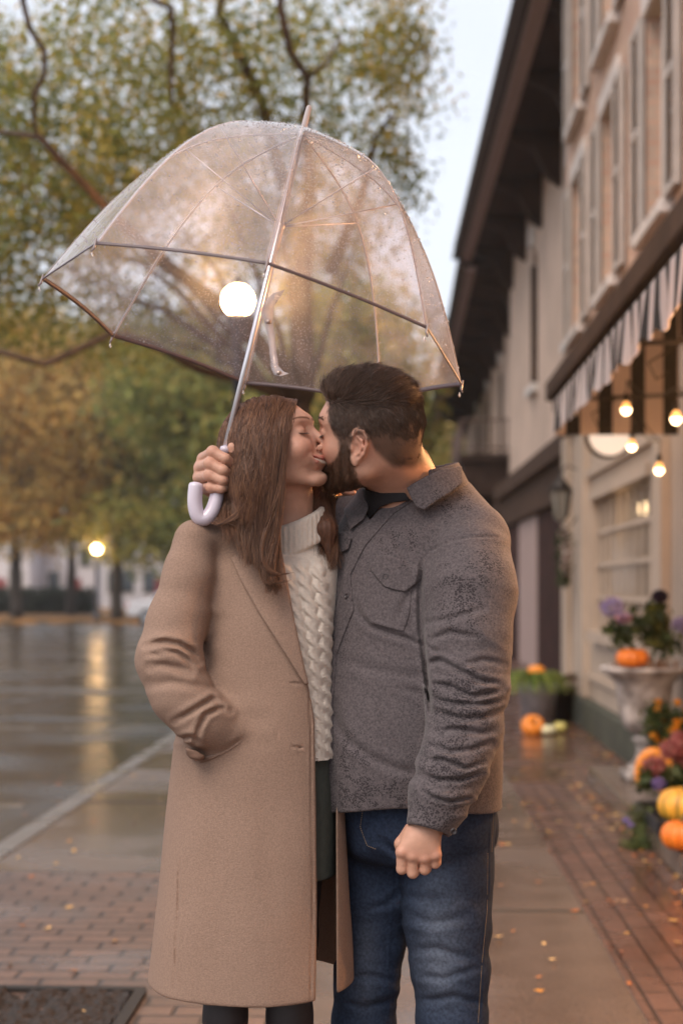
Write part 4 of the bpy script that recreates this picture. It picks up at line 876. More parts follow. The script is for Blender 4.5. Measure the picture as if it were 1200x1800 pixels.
def ear_sdf(q, cx=.010):
    a = q.copy(); a[:, 1] = np.abs(a[:, 1])
    u = -(a[:, 0]-cx); v = a[:, 2]+.002; t = R(8); u2 = u*math.cos(t)-v*math.sin(t)*.6; v2 = v
    w = a[:, 1]-.0745-.36*np.maximum(u2, -.004)
    e = np.stack([u2, v2, w], 1).astype(f32)
    hel = chain(e, [(-.006,.004,0), (-.005,.020,.001), (.004,.031,.003), (.017,.030,.004), (.0255,.018,.004), (.026,.004,.003), (.020,-.012,.002), (.011,-.023,.001)],
                [.0028, .0032, .0034, .0034, .0034, .0033, .0032, .0036], .003)
    lob = ell(e, (.003, -.027, .0005), (.0085, .0095, .0042))
    ant = chain(e, [(.006,.019,.001), (.015,.013,.003), (.017,.001,.003), (.012,-.011,.002), (.004,-.017,.001)], [.0024, .003, .0032, .003, .003], .004)
    trg = ell(e, (-.007, -.004, .001), (.0045, .007, .0045))
    base = ell(e, (.008, .001, -.0055), (.019, .029, .0050))
    d = smin(base, hel, .002); d = smin(d, lob, .005); d = smin(d, ant, .0022); d = smax(d, -ell(e, (.003, -.003, .002), (.0075, .0095, .009)), .002); d = smin(d, trg, .004)
    return d
MOUTH = None
def head_sdf(q, male, ears=True):
    d = ell(q, (-.008, 0, .035), (.098, .076, .092)) if male else ell(q, (-.006, 0, .033), (.095, .074, .086))
    q = q.copy(); kz = 1.24 if not male else 1.14; q[:, 2] = np.where(q[:, 2] < -.05, -.05+(q[:, 2]+.05)*kz, q[:, 2])
    def half(a):
        e = ell(a, (.028, 0, -.026), (.060, .060, .070 if male else .055))
        j = cone(a, (-.004, .050, -.048 if male else -.036), (.062, .016, -.088), .019 if male else .015, .016 if male else .012)
        e = smin(e, j, .022)
        e = smin(e, cone(a, (.010, .050, -.02), (-.004, .050, -.048), .02, .016), .02)
        e = smin(e, ell(a, (.058, .042, -.014), (.021, .017, .018) if male else (.024, .021, .020)), .022)
        e = smin(e, cone(a, (.080, .012, .040), (.064, .044, .041), .010, .009), .018)
        e = smin(e, sph(a, (.075 if male else .0725, 0, -.086), .018 if male else .0138), .020)
        return e
    d = smin(d, _two(q, half), .024)
    def feat(a, d):
        d = smax(d, -ell(a, (.100, .032, .019), (.022, .017, .013)), .014)
        d = smin(d, ell(a, (.0735, .032, .018), (.0125, .0150, .0122)), .006)
        # closed lids: crease above the lid and at the lash line
        d = smax(d, -chain(a, [(.0855, .019, .0255), (.0875, .031, .0290), (.079, .044, .0260)], [.0010, .0014, .0010], .002), .003)
        # nose
        d = smin(d, cone(a, (.084, 0, .026), (.109, 0, -.017), .0072, .0090), .010)
        d = smin(d, ell(a, (.0985, .0110, -.0225), (.0082, .0058, .0064)), .006)
        d = smin(d, cone(a, (.107, 0, -.020), (.096, 0, -.030), .006, .005), .006)
        d = smax(d, -ell(a, (.1020, .0072, -.0300), (.0055, .0035, .0030)), .002)
        return d
    a = q.copy(); a[:, 1] = np.abs(a[:, 1]); d = feat(a, d)
    if male:
        d = smin(d, chain(a, [(.0955, 0, -.047), (.090, .016, -.050), (.080, .026, -.052)], [.0062, .006, .004], .004), .008)
        d = smin(d, chain(a, [(.0950, 0, -.060), (.089, .016, -.060), (.080, .024, -.056)], [.0068, .006, .004], .004), .008)
    else:
        d = smin(d, ell(a, (.067, .040, -.014), (.020, .021, .017)), .016)          # smiling cheek
        d = smin(d, chain(a, [(.0880, 0, -.048), (.083, .016, -.047), (.071, .032, -.038)], [.011, .011, .010], .004), .012)
        d = smax(d, -chain(a, [(.1000, .0175, -.024), (.0930, .0270, -.030), (.0840, .0370, -.040)], [.0010, .0018, .0010], .002), .006)
        if MOUTH is None: return d
        up, lo, gap = MOUTH
        d = smin(d, chain(a, up, [.0036, .0034, .0028, .0016], .003), .004)
        d = smin(d, chain(a, lo, [.0046, .0044, .0034, .0016], .003), .006)
        d = smax(d, -chain(a, gap, [.0042, .0038, .0030, .0012], .003), .0012)
    if ears: d = smin(d, ear_sdf(q), .006)
    return d

def _curve(yz, inset):
    out = []
    for y, z in yz:
        x = np.linspace(.125, .05, 300); dd = head_sdf(np.stack([x, np.full(300, y), np.full(300, z)], 1).astype(f32), False, False)
        out.append((float(x[np.argmax(dd < 0)])-inset, y, z))
    return out
_up = _curve([(0, -.0450), (.014, -.0430), (.0280, -.0385), (.0395, -.0325)], .0005)
_lo = _curve([(0, -.0620), (.014, -.0592), (.0285, -.0495), (.0400, -.0372)], -.0008)
_gp = _curve([(0, -.0530), (.014, -.0506), (.0280, -.0436), (.0390, -.0350)], .0008)
MOUTH = (_up, _lo, _gp)
SKIN = mat('skin', (1, 1, 1), .48, attr=True, var=.07, vscale=55, bump=.25, bscale=420, spec=.4, sss=.12)
def skin_cols(V, HP, male, base):
    q = zwarp(HP.loc(V.astype(f32)), male); a = q.copy(); a[:, 1] = np.abs(a[:, 1])
    c = np.tile(np.array(base, f32), (len(V), 1))
    def mix(w, col): 
        nonlocal c
        w = np.clip(w, 0, 1)[:, None]; c = c*(1-w)+np.array(col, f32)*w
    red = (base[0]*1.0, base[1]*.72, base[2]*.68)
    g = lambda ctr, r: np.exp(-(((a-np.array(ctr, f32))**2).sum(1))/r**2)
    mix(g((.072, .045, -.018), .024)*.55, red); mix(g((.112, 0, -.02), .013)*.55, red); mix(g((-.02, .085, 0), .03)*.5, red)
    mix(g((.08, .033, .026), .013)*.45, (base[0]*.8, base[1]*.62, base[2]*.6))
    # brows
    bx = np.clip((a[:, 1]-.010)/.040, 0, 1); bz = .0405+.0085*np.sin(np.clip(bx, 0, 1)*math.pi*.62)-.004*bx
    bw = np.clip(1-np.abs(a[:, 2]-bz)/(.0042-.0022*bx), 0, 1)*(a[:, 1] > .008)*(a[:, 1] < .052)*(a[:, 0] > .045)
    mix(bw*1.3*(1 if male else .95), (.045, .028, .018) if male else (.14, .065, .035))
    if not male:
        lc = np.minimum(chain(a, MOUTH[0], [.0042, .0040, .0030, .0014], .003), chain(a, MOUTH[1], [.0052, .0050, .0036, .0014], .003))
        mix(np.clip(.6-lc/.0016, 0, 1), (.50, .17, .14))
        mix(np.clip(.5-chain(a, [(x-.006, y, z) for x, y, z in MOUTH[2]], [.0046, .0044, .0036, .0012], .003)/.001, 0, 1), (.10, .02, .018))
    else:
        mix(beard_mask(q)*.85, (.085, .045, .027))
        mix(hair_mask(q)*.88, (.062, .036, .024))
    return c
def zwarp(q, male):
    q = q.copy(); kz = 1.14 if male else 1.24; q[:, 2] = np.where(q[:, 2] < -.05, -.05+(q[:, 2]+.05)*kz, q[:, 2]); return q
def sstep(a, b, x): t = np.clip((x-a)/(b-a), 0, 1); return t*t*(3-2*t)
def hair_mask(q):
    x, z = q[:, 0], q[:, 2]
    gx = np.interp(z, [-.035, .006, .022, .050, .075, .098, .12], [.040, .043, .054, .062, .066, .082, .088])
    lo = np.interp(x, [-.11, -.085, -.055, -.028, -.012, .012, .020, .05], [-.048, -.052, -.042, -.012, .028, .032, -.03, -.03])
    return sstep(-.006, .006, gx-x)*sstep(-.010, .012, z-lo)
def beard_mask(q):
    x, y, z = q[:, 0], np.abs(q[:, 1]), q[:, 2]
    top = np.interp(x, [.006, .016, .034, .042, .050, .062, .078, .088, .094, .11], [-.04, .0, .004, -.012, -.026, -.038, -.042, -.036, -.030, -.028])
    back = np.interp(z, [-.13, -.10, -.075, -.04, -.02, .01], [.030, .014, .008, .012, .020, .022])
    lip = np.exp(-((z+.054)/.0045)**2)*(x > .085)*(y < .02)
    return np.clip(sstep(-.005, .005, top-z)*sstep(-.006, .006, x-back)*sstep(-.125, -.112, z)*(x < .125)*(y < .085)-lip*.8, 0, 1)

# ---- head poses (the two faces meet; he is turned a little away from the camera, she a little towards it)
YW, YM = 2.70, 2.674
WH = HeadPose(P(486, 799, YW), pose((math.cos(R(21)), -math.sin(R(21))), R(19), R(-3)), .93)
MHd = HeadPose(P(649, 773, YM), pose((-math.cos(R(15)), math.sin(R(15))), R(2), R(14)), .99)
def strands(name, pts, rad, m, parent, col, jit=.25):
    """pts (N,K,3) -> tapered three-sided tubes in one mesh, colour varied per strand"""
    pts = np.asarray(pts, f32); N, K, _ = pts.shape
    T = np.gradient(pts, axis=1); T /= np.linalg.norm(T, axis=2, keepdims=True)+1e-9
    ref = np.array([.31, .2, .93], f32); U = np.cross(T, ref); U /= np.linalg.norm(U, axis=2, keepdims=True)+1e-9; W_ = np.cross(T, U)
    rr = (np.asarray(rad, f32).reshape(-1, 1)*np.linspace(1, .25, K)[None]).astype(f32)[..., None]
    ring = np.stack([pts+rr*(U*math.cos(a)+W_*math.sin(a)) for a in (0, 2.094, 4.189)], 2)   # N,K,3,3
    V = ring.reshape(-1, 3); b = (np.arange(N)[:, None, None]*K+np.arange(K-1)[None, :, None])*3
    k = np.arange(3)[None, None]; k2 = (k+1) % 3
    Q = np.stack([b+k, b+k2, b+3+k2, b+3+k], -1).reshape(-1, 4)
    cv = (1+RNG.uniform(-jit, jit, (N, 1)))*np.asarray(col)[None] if np.asarray(col).ndim == 1 else np.asarray(col)
    cols = np.repeat(cv, K*3, 0).astype(f32)
    return mesh_obj(name, V, Q, m, parent, True, cols)
def hair_mat(name, rough=.38, spec=.5):
    m, t, b = NT(name); a = nd(t, 'ShaderNodeVertexColor', layer_name='col'); t.links.new(a.outputs[0], b.inputs['Base Color'])
    b.inputs['Roughness'].default_value = rough; b.inputs['Specular IOR Level'].default_value = spec
    return m
HAIR = hair_mat('dark_hair', .38, .6); HAIR_L = hair_mat('long_hair', .42, .40)
def face_samples(V, Q, wfun, n):
    c = V[Q].mean(1); a = V[Q]; ar = np.linalg.norm(np.cross(a[:, 2]-a[:, 0], a[:, 3]-a[:, 1]), axis=1)/2
    nr = np.cross(a[:, 2]-a[:, 0], a[:, 3]-a[:, 1]); nr /= np.linalg.norm(nr, axis=1, keepdims=True)+1e-12
    w = ar*wfun(c, nr); w = w/w.sum(); i = RNG.choice(len(Q), n, p=w)
    r = RNG.random((n, 4)).astype(f32)**1.0; r /= r.sum(1, keepdims=True)
    return (a[i]*r[..., None]).sum(1), nr[i]

def teeth_lashes(HP, parent, male):
    if not male:
        tb = MB(); pts = []
        for i in range(-9, 10):
            t = i/9.; y = t*.034; g = np.array(MOUTH[2]); pts.append(HP.wld((np.interp(abs(y), g[:, 1], g[:, 0])-.0052, y, np.interp(abs(y), g[:, 1], g[:, 2])+.0012)))
        tb.tube(pts, [.0030+.0016*(1-abs(i/9.)**3)-(.0006 if i % 2 else 0) for i in range(-9, 10)], 10)
        tb.build('teeth', mat('teeth_enamel', (.74, .67, .57), .25), parent, True)
    lb = []
    for s in (-1, 1):
        for i in range(34):
            t = i/33.; y = (.020+.026*t); x = .0868-.0112*abs(t-.28)**1.5*1.4; z = .0115+.0022*(t-.5)**2*4+.0012*t
            p0 = np.array([x, s*y, z]); dr = np.array([.6, s*(t-.35)*.9, -.55+.1*t]); dr /= np.linalg.norm(dr); Ls = .0052+.002*t
            lb.append([HP.wld(p0+dr*Ls*k+np.array([0, 0, .0010])*k*k) for k in (0, .33, .66, 1)])
    strands('eyelashes', lb, np.full(len(lb), .0009), HAIR, parent, np.array([.03, .018, .012]))
# ---------------------------------------------------------------- cloth helpers
def crease(p, lines):
    """lines: (pixel polyline, width px, depth m, y limit): grooves with a soft raised lip, authored where the folds lie"""
    px, py = proj2(p); r = np.zeros(len(p), f32)
    for pts, wd, am in lines:
        a = np.array(pts, f32); m = (px > a[:, 0].min()-4*wd) & (px < a[:, 0].max()+4*wd) & (py > a[:, 1].min()-4*wd) & (py < a[:, 1].max()+4*wd)
        if not m.any(): continue
        x, y = px[m], py[m]; s = seg2(x, y, pts); e = np.minimum(np.hypot(x-pts[0][0], y-pts[0][1]), np.hypot(x-pts[-1][0], y-pts[-1][1]))
        Lt = sum(math.dist(pts[i], pts[i+1]) for i in range(len(pts)-1)); tp = np.clip(e/min(.45*Lt, 26.), 0, 1)**.8
        r[m] += am*tp*(np.exp(-(s/wd)**2)-.42*np.exp(-((s-1.9*wd)/(1.1*wd))**2))
    return r
def facing(f, p, e=.006):
    return None
def near(p, y): return sstep(y+.02, y-.02, p[:, 1])

# ================================================================= the woman
woman = empty('person', (P(460, 1500, 2.72)[0], 2.72, 0), 'woman with long brown hair and tan wool coat kissing the man, hand in pocket', 'person')
man = empty('person', (P(730, 1500, 2.80)[0], 2.80, 0), 'bearded man in rain-spotted grey shirt and blue jeans holding the umbrella over her', 'person')
# ---- woman: body, one continuous surface (head, neck, trunk, arms, legs)
W_ARM = [P(340, 965, 2.67), P(312, 1060, 2.66), P(300, 1165, 2.66), P(335, 1235, 2.64), P(385, 1282, 2.655)]
def woman_body(p):
    d = head_sdf(WH.loc(p), False, False)*f32(WH.s)
    d = smin(d, chain(p, [WH.wld((-.022, 0, -.030)), P(506, 872, 2.735), P(515, 965, 2.76)], [.044, .046, .060], .01), .020)
    t = chain(p, [P(500, 985, 2.77), P(475, 1150, 2.74), P(455, 1400, 2.75)], [.075, .085, .11], .05)
    t = smin(t, chain(p, [P(350, 975, 2.69), P(500, 968, 2.76), P(592, 985, 2.82)], [.030, .05, .030], .03), .04)
    d = smin(d, t, .03)
    d = smin(d, chain(p, W_ARM+[P(408, 1302, 2.665)], [.036, .034, .030, .024, .022, .016], .01), .02)
    d = smin(d, chain(p, [P(592, 985, 2.82), P(668, 1010, 2.99), P(592, 868, 3.02), P(577, 852, 2.915), P(602, 842, 2.905)], [.036, .032, .026, .022, .022], .01), .02)
    for k in range(4):
        r = (.0085, .009, .0088, .0075)[k]; d = smin(d, chain(p, [P(604, 842, 2.905), P(612-k, 828+k*9, 2.930), P(628-abs(k-1)*2, 822+k*11, 2.935), P(640-abs(k-1)*4, 826+k*12, 2.925)], [.012, r+.001, r, r*.85], .006), .005)
    d = smin(d, chain(p, [P(596, 848, 2.90), P(606, 862, 2.885), P(622, 868, 2.872)], [.013, .0095, .008], .006), .006)
    for x0, x1, x2, r in ((420, 400, 396, .036), (500, 505, 509, .038)):
        a = P(x0, 1420, 2.75); b = P(x2, 1790, 2.70); c = np.array([b[0], 2.72, .09])
        d = smin(d, chain(p, [a, P(x1, 1650, 2.72), b, np.array([b[0], 2.71, .35]), c], [.085, .052, r, r+.004, .026], .02), .02)
    return d
o = WH.O
xs = np.concatenate([np.arange(-.42, -.24, .007), np.arange(-.24, .005, .0018), np.arange(.005, .13, .007)]).astype(f32)
ys = np.concatenate([np.arange(2.54, 2.60, .007), np.arange(2.60, 2.80, .0018), np.arange(2.80, 3.07, .007)]).astype(f32)
zs = np.concatenate([np.arange(.03, 1.40, .009), np.arange(1.40, 1.76, .0018)]).astype(f32)
V, Q = surf(woman_body, xs, ys, zs); V = lap(V, Q, 1, .4)
SKB = (.57, .325, .235)
wb = mesh_obj('body', V, Q, SKIN, woman, True, skin_cols(V, WH, False, SKB)); WBV, WBQ = V, Q
teeth_lashes(WH, woman, False)

# ---- coat
coat_rows = [(925, 350, 590, 2.76, .06), (960, 342, 606, 2.76, .09), (1000, 348, 610, 2.75, .12), (1100, 352, 600, 2.74, .130), (1200, 345, 592, 2.73, .125), (1300, 305, 598, 2.73, .14),
             (1400, 292, 604, 2.74, .152), (1500, 281, 609, 2.74, .162), (1600, 271, 613, 2.74, .172), (1700, 263, 619, 2.74, .178), (1790, 256, 622, 2.74, .182)]
coat_open = [(468, 880), (497, 985), (517, 1090), (541, 1203), (552, 1262), (555, 1400), (557, 1600), (553, 1900), (592, 1900), (590, 1420), (608, 1200), (612, 880)]
coat_cr = [([(258, 1137), (272, 1131), (290, 1128), (316, 1133), (337, 1145), (350, 1163)], 5, .010), ([(285, 1143), (312, 1147), (330, 1160), (341, 1175)], 4, .007),
    ([(264, 1172), (284, 1168), (310, 1174), (333, 1184)], 6, .006), ([(308, 1268), (322, 1260), (350, 1243), (374, 1229), (390, 1240)], 5, .008),
    ([(345, 1303), (350, 1280), (362, 1256), (386, 1246), (404, 1252)], 4.5, .008), ([(312, 1300), (335, 1296), (352, 1306)], 4, .007), ([(262, 1205), (300, 1200), (345, 1206), (372, 1214)], 7, .004),
    ([(258, 1151), (270, 1150), (284, 1153)], 4, .004)]
coat_seam = [([(316, 1500), (314, 1570), (305, 1750)], 2.0, .0034), ([(543, 1215), (547, 1300), (548, 1450), (549, 1600), (546, 1765)], 1.8, .0026), ([(508, 1201), (533, 1203)], 2.0, .005), ([(509, 1313), (534, 1315)], 2.0, .005), ([(487, 1275), (489, 1318)], 2, .0015)]
C_SL = ([P(338, 948, 2.66), P(330, 1010, 2.65), P(312, 1090, 2.64), P(297, 1160, 2.62), P(318, 1222, 2.605), P(356, 1264, 2.60), P(398, 1284, 2.618)],
        [.034, .045, .053, .058, .053, .049, .043])
def coat_body(p):
    d = smax(loft(p, coat_rows, 2.70, 2.25, 22), p[:, 2]-P(0, 938, 2.7)[2], .03)
    d = smin(d, chain(p, [P(350, 952, 2.68), P(440, 938, 2.745), P(520, 940, 2.79), P(592, 958, 2.82)], [.036, .046, .046, .040], .02), .035)
    n = vnoise(p*np.array([13, 11, 1.9], f32), 3)*.0055+vnoise(p*np.array([30, 20, 7], f32), 5)*.0018
    return d+n*sstep(1300, 1500, 1035-F_PX*(p[:, 2]-CAMH)/2.7)+vnoise(p*np.array([16, 16, 10], f32), 9)*.0020
def coat(p):
    d0 = coat_body(p); px, py = proj2(p)
    sh = smax(d0, -smax(d0+.011, p[:, 2]-1.10, .01), .003)
    sh = smax(sh, .61-p[:, 2]+.004*np.sin(p[:, 0]*9), .004)
    sh = smax(sh, -smax((poly2(px, py, coat_open)*p[:, 1]/F_PX).astype(f32), p[:, 1]-2.76, .002), .003)
    sh = smax(sh, -cone(p, P(508, 850, 2.735), P(512, 930, 2.745), .062, .062), .006)      # neck opening
    s = chain(p, *C_SL, .02)
    ln = ((px-349)*45+(py-1334)*77)/89.2*p[:, 1]/F_PX; s = smax(s, ln.astype(f32)-.004, .006)
    # the hand inside the pocket pushes the cloth out
    d = smin(s, sh, .020)
    d = smin(d, ell(p, P(402, 1312, 2.645), (.040, .034, .026)), .03)
    wn = vnoise(p*np.array([22, 22, 40], f32), 4)*.0022*sstep(.09, .0, s+.0)
    return d+wn*(np.abs(s) < .05)+(crease(p, coat_cr)*near(p, 2.72)+crease(p, coat_seam)*near(p, 2.72)).astype(f32)
WOOL = mat('camel_wool', (.292, .198, .152), .92, var=.13, vscale=330, bump=.5, bscale=600, spec=.15, detail=6, sheen=.25)
sdf_obj('coat', coat, ((-.44, .09), (2.45, 2.97), (.58, 1.545)), .0034, WOOL, woman, margin=1.5)
lapel = [(404, 980), (425, 969), (450, 957), (470, 944), (490, 936), (496, 970), (507, 1030), (519, 1095), (535, 1170), (543, 1203), (536, 1205), (520, 1180), (485, 1125), (455, 1078), (425, 1025)]
collar = [(404, 921), (418, 941), (434, 957), (452, 951), (470, 941), (488, 928), (480, 905), (440, 896), (412, 900)]
WLp = mat('camel_wool_lapel', (.298, .202, .156), .92, var=.13, vscale=330, bump=.5, bscale=600, spec=.15, detail=6, sheen=.25)
sdf_obj('lapel', plate(coat_body, lapel, .008, .0045, .0025, 2.78), pbounds(lapel, 2.54, 2.80), .0026, WLp, woman, margin=1.4)
sdf_obj('collar', plate(coat_body, collar, .010, .0045, .0025, 2.80), pbounds(collar, 2.56, 2.82), .0028, WLp, woman, margin=1.4)
# pocket welt
welt = [(349, 1334), (372, 1326), (398, 1314), (418, 1301), (430, 1288), (433, 1294), (420, 1310), (398, 1324), (372, 1336), (351, 1342)]
sdf_obj('pocket_welt', plate(lambda p: smin(coat_body(p), ell(p, P(402, 1312, 2.645), (.040, .034, .026)), .03), welt, .001, .004, .002, 2.72), pbounds(welt, 2.48, 2.72), .0026, WOOL, woman, margin=1.4)
cuffp = [(326, 1314), (345, 1320), (362, 1330), (352, 1338), (334, 1334), (326, 1325)]
sdf_obj('sleeve_cuff', plate(lambda p: cone(p, P(345, 1270, 2.60), P(350, 1322, 2.60), .045, .02), cuffp, .0, .010, .003, 2.66), pbounds(cuffp, 2.48, 2.68), .0026, mat('coat_lining', (.20, .12, .085), .8, var=.1, vscale=90), woman, margin=1.4)
# ---- sweater with a folded roll neck and cable columns
SWc = [[(528, 985), (548, 1080), (556, 1180), (566, 1290)], [(556, 985), (572, 1080), (576, 1180), (582, 1290)], [(500, 985), (520, 1080), (536, 1180), (546, 1290)]]
def sweater(p):
    px, py = proj2(p)
    d = loft(p, [(r[0], r[1]+14, r[2]-12, r[3], r[4]-.020) for r in coat_rows[1:6]], 2.70, 2.25, 22); d = smax(d, p[:, 2]-P(0, 965, 2.7)[2], .03)
    d = smin(d, chain(p, [P(400, 968, 2.72), P(510, 958, 2.76), P(580, 975, 2.80)], [.028, .045, .030], .02), .03)
    h = np.zeros(len(p), f32)
    for ci, c in enumerate(SWc):
        a = np.array(c, float); cx = np.interp(py, a[:, 1], a[:, 0]).astype(f32); u = (px-cx)/13.5
        ph = py/8.2+ci*1.9; u1 = .48*np.sin(ph); f_ = lambda z: np.clip(1-(z/.62)**2, 0, 1)**.7
        h = np.maximum(h, np.maximum(f_(u-u1)*(.0066+.0024*np.cos(ph)), f_(u+u1)*(.0066-.0024*np.cos(ph))))
    h += .0006*np.sin(py*1.5)
    d = d-h*sstep(975, 1000, py)
    neck = cone(p, P(510, 885, 2.733), P(519, 970, 2.755), .0555, .0700)
    t = (p-P(519, 930, 2.748).astype(f32)); ang = np.arctan2(t[:, 1], t[:, 0]); rib = .0011*np.sin(ang*46)
    axis = np.array([-.34, -.26, .90]); axis /= np.linalg.norm(axis)
    hgt = t @ axis.astype(f32)
    roll = smax(np.abs(neck-.003)-.0085+rib, np.abs(hgt)-.029, .010)
    low = smax(np.abs(cone(p, P(513, 950, 2.745), P(523, 1010, 2.765), .058, .082))-.006, np.abs(hgt+.040)-.024, .012)
    return smin(smin(d, low, .014), roll, .0012)
KNIT = mat('white_knit', (.70, .63, .56), .9, var=.05, vscale=160, bump=.6, bscale=420, spec=.15, sheen=.3)
sdf_obj('sweater', sweater, ((-.22, .02), (2.60, 2.90), (1.04, 1.56)), .0026, KNIT, woman, margin=1.6)
def skirt(p):
    px, py = proj2(p)
    d = loft(p, [(1180, 400, 575, 2.74, .10), (1300, 365, 585, 2.74, .115), (1400, 345, 592, 2.745, .13), (1600, 335, 596, 2.75, .135)], 2.70, 2.2)
    z = P(570, 1549, 2.66)[2]
    return smax(d-.0012*np.sin(px*1.9), z-p[:, 2], .003)
sdf_obj('skirt', skirt, ((-.32, .03), (2.58, 2.90), (.78, 1.20)), .0032, mat('dark_green_rib_knit', (.050, .058, .050), .9, var=.1, vscale=80), woman, margin=1.5)
def tights(p):
    d = None
    for x0, x1, x2, r in ((420, 400, 396, .036), (500, 505, 509, .038)):
        a = P(x0, 1420, 2.75); b = P(x2, 1790, 2.70)
        e = chain(p, [a, P(x1, 1650, 2.72), b, np.array([b[0], 2.71, .35]), np.array([b[0], 2.72, .09])], [.088, .055, r+.003, r+.007, .029], .02); d = e if d is None else np.minimum(d, e)
    return d
sdf_obj('tights', tights, ((-.34, .02), (2.60, 2.88), (.04, .95)), .006, mat('black_tights', (.022, .016, .018), .6, var=.2, vscale=40), woman)
def boot(bx, yc, fx, s=1.0, fwd=(.35, -.94)):
    def f(p):
        c = np.array([bx, yc, 0.]); F = np.array([fwd[0], fwd[1], 0]); F /= np.linalg.norm(F)
        d = chain(p, [c+[0, 0, .20], c+[0, 0, .10], c-F*.02+[0, 0, .05]], [.042*s, .042*s, .040*s], .02)
        d = smin(d, chain(p, [c-F*.03+[0, 0, .042], c+F*.09+[0, 0, .040], c+F*.16+[0, 0, .034]], [.036*s, .040*s, .032*s], .02), .03)
        return smax(d, .004-p[:, 2], .004)
    return f
for bx in (P(396, 1790, 2.70)[0], P(509, 1790, 2.70)[0]):
    sdf_obj('boot', boot(bx, 2.72, 0), ((bx-.12, bx+.14), (2.50, 2.80), (-.01, .26)), .006, mat('black_leather', (.02, .018, .018), .4), woman)
# ---- gold bracelet on her far wrist
mb = MB(); cB = P(576, 853, 2.885); axd = Vector((.80, -.12, .42)).normalized(); u = axd.orthogonal().normalized(); v = axd.cross(u)
prof = []
for k in range(40):
    a = 2*math.pi*k/40; e = u*math.cos(a)+v*math.sin(a)
    prof.append([Vector(cB)+e*rr+axd*hh for rr, hh in ((.027, -.007), (.030, -.007), (.030, .007), (.027, .007))])
vs = [q for r in prof for q in r]; mb.add(vs, [(k*4+j, k*4+(j+1) % 4, ((k+1) % 40)*4+(j+1) % 4, ((k+1) % 40)*4+j) for k in range(40) for j in range(4)])
mb.build('bracelet', mat('gold', (.95, .62, .22), .22, metal=1), woman, True)

# ---- long hair: a soft mass over the skull plus strands that follow combed guides
def whair(p):
    q = WH.loc(p); d = ell(q, (-.008, 0, .032), (.100, .080, .0905))
    face = smax(smax(-(q[:, 0]-(.052+.25*np.maximum(q[:, 2]-.06, 0))), np.zeros(len(p), f32)-1, .01), q[:, 2]*0-1, .01)
    d = smax(d, q[:, 0]-(.046+.55*np.maximum(q[:, 2]-.055, 0)), .010)
    near_lock = chain(p, [P(462, 790, 2.655), P(450, 850, 2.640), P(446, 910, 2.635), P(456, 965, 2.62)], [.040, .040, .032, .012], .02)
    mid = chain(p, [P(425, 790, 2.70), P(415, 850, 2.69), P(408, 890, 2.68)], [.040, .036, .020], .02)
    back = chain(p, [P(470, 800, 2.79), P(460, 900, 2.80), P(470, 960, 2.80)], [.060, .055, .03], .02)
    far = chain(p, [P(530, 800, 2.800), P(556, 880, 2.765), P(572, 930, 2.705), P(580, 985, 2.700)], [.040, .028, .018, .005], .02)
    d = smin(smin(d, near_lock, .03), smin(mid, smin(back, far, .03), .03), .03)
    d = smax(d, -cone(p, WH.wld((.075, -.05, -.12)), WH.wld((.075, -.05, .05)), .030, .024), .010)
    st = np.sin(p[:, 0]*520+p[:, 1]*260+3*np.sin(p[:, 2]*9))*.0009
    return d+st
sdf_obj('hair', whair, ((-.30, .02), (2.58, 2.90), (1.40, 1.74)), .0028, mat('hair_mass', (.095, .040, .022), .6, var=.35, vscale=30, stretch=(12, 12, .8)), woman, margin=1.4)
def guides(G, n, spread, curl=.003, ext=0.):
    """G: list of guides (pixel+depth polylines) ordered side by side; returns n strands resampled and clumped"""
    K = 15; out = []
    A = []
    for g in G:
        a = np.array([P(*q) for q in g]); t = np.linspace(0, 1, len(a)); tt = np.linspace(0, 1, K)
        k = np.stack([np.interp(tt, t, a[:, i]) for i in range(3)], 1)
        for _ in range(2): k[1:-1] = (k[:-2]+2*k[1:-1]+k[2:])/4
        A.append(k)
    A = np.array(A); ncl = max(6, n//60); clu = RNG.random(ncl)*(len(G)-1); cph = RNG.random(ncl)*6.28; cof = RNG.normal(0, 1, (ncl, 3))
    tt = np.linspace(0, 1, K)[:, None]
    for i in range(n):
        c = RNG.integers(ncl); uu = np.clip(clu[c]+RNG.normal(0, .16), 0, len(G)-1.001)
        j = int(uu); f = uu-j; b = A[j]*(1-f)+A[j+1]*f if len(G) > 1 else A[0].copy()
        o = cof[c]*spread*1.7*tt**1.8*np.array([1, .5, .3])+RNG.normal(0, 1, 3)*spread*(.30+.10*tt)*np.array([1, .8, .3])
        w = np.sin(tt*7+cph[c])*curl*tt+np.sin(tt*15+RNG.random()*6)*curl*.25*tt
        s = b+o+w*np.array([1, .3, 0]); L_ = RNG.uniform(.70, 1.0) if RNG.random() < .6 else RNG.uniform(.9, 1.0+ext)
        t2 = np.clip(np.linspace(0, L_, K), 0, 1); s = np.stack([np.interp(t2, tt[:, 0], s[:, k]) for k in range(3)], 1)
        out.append(s)
    return out
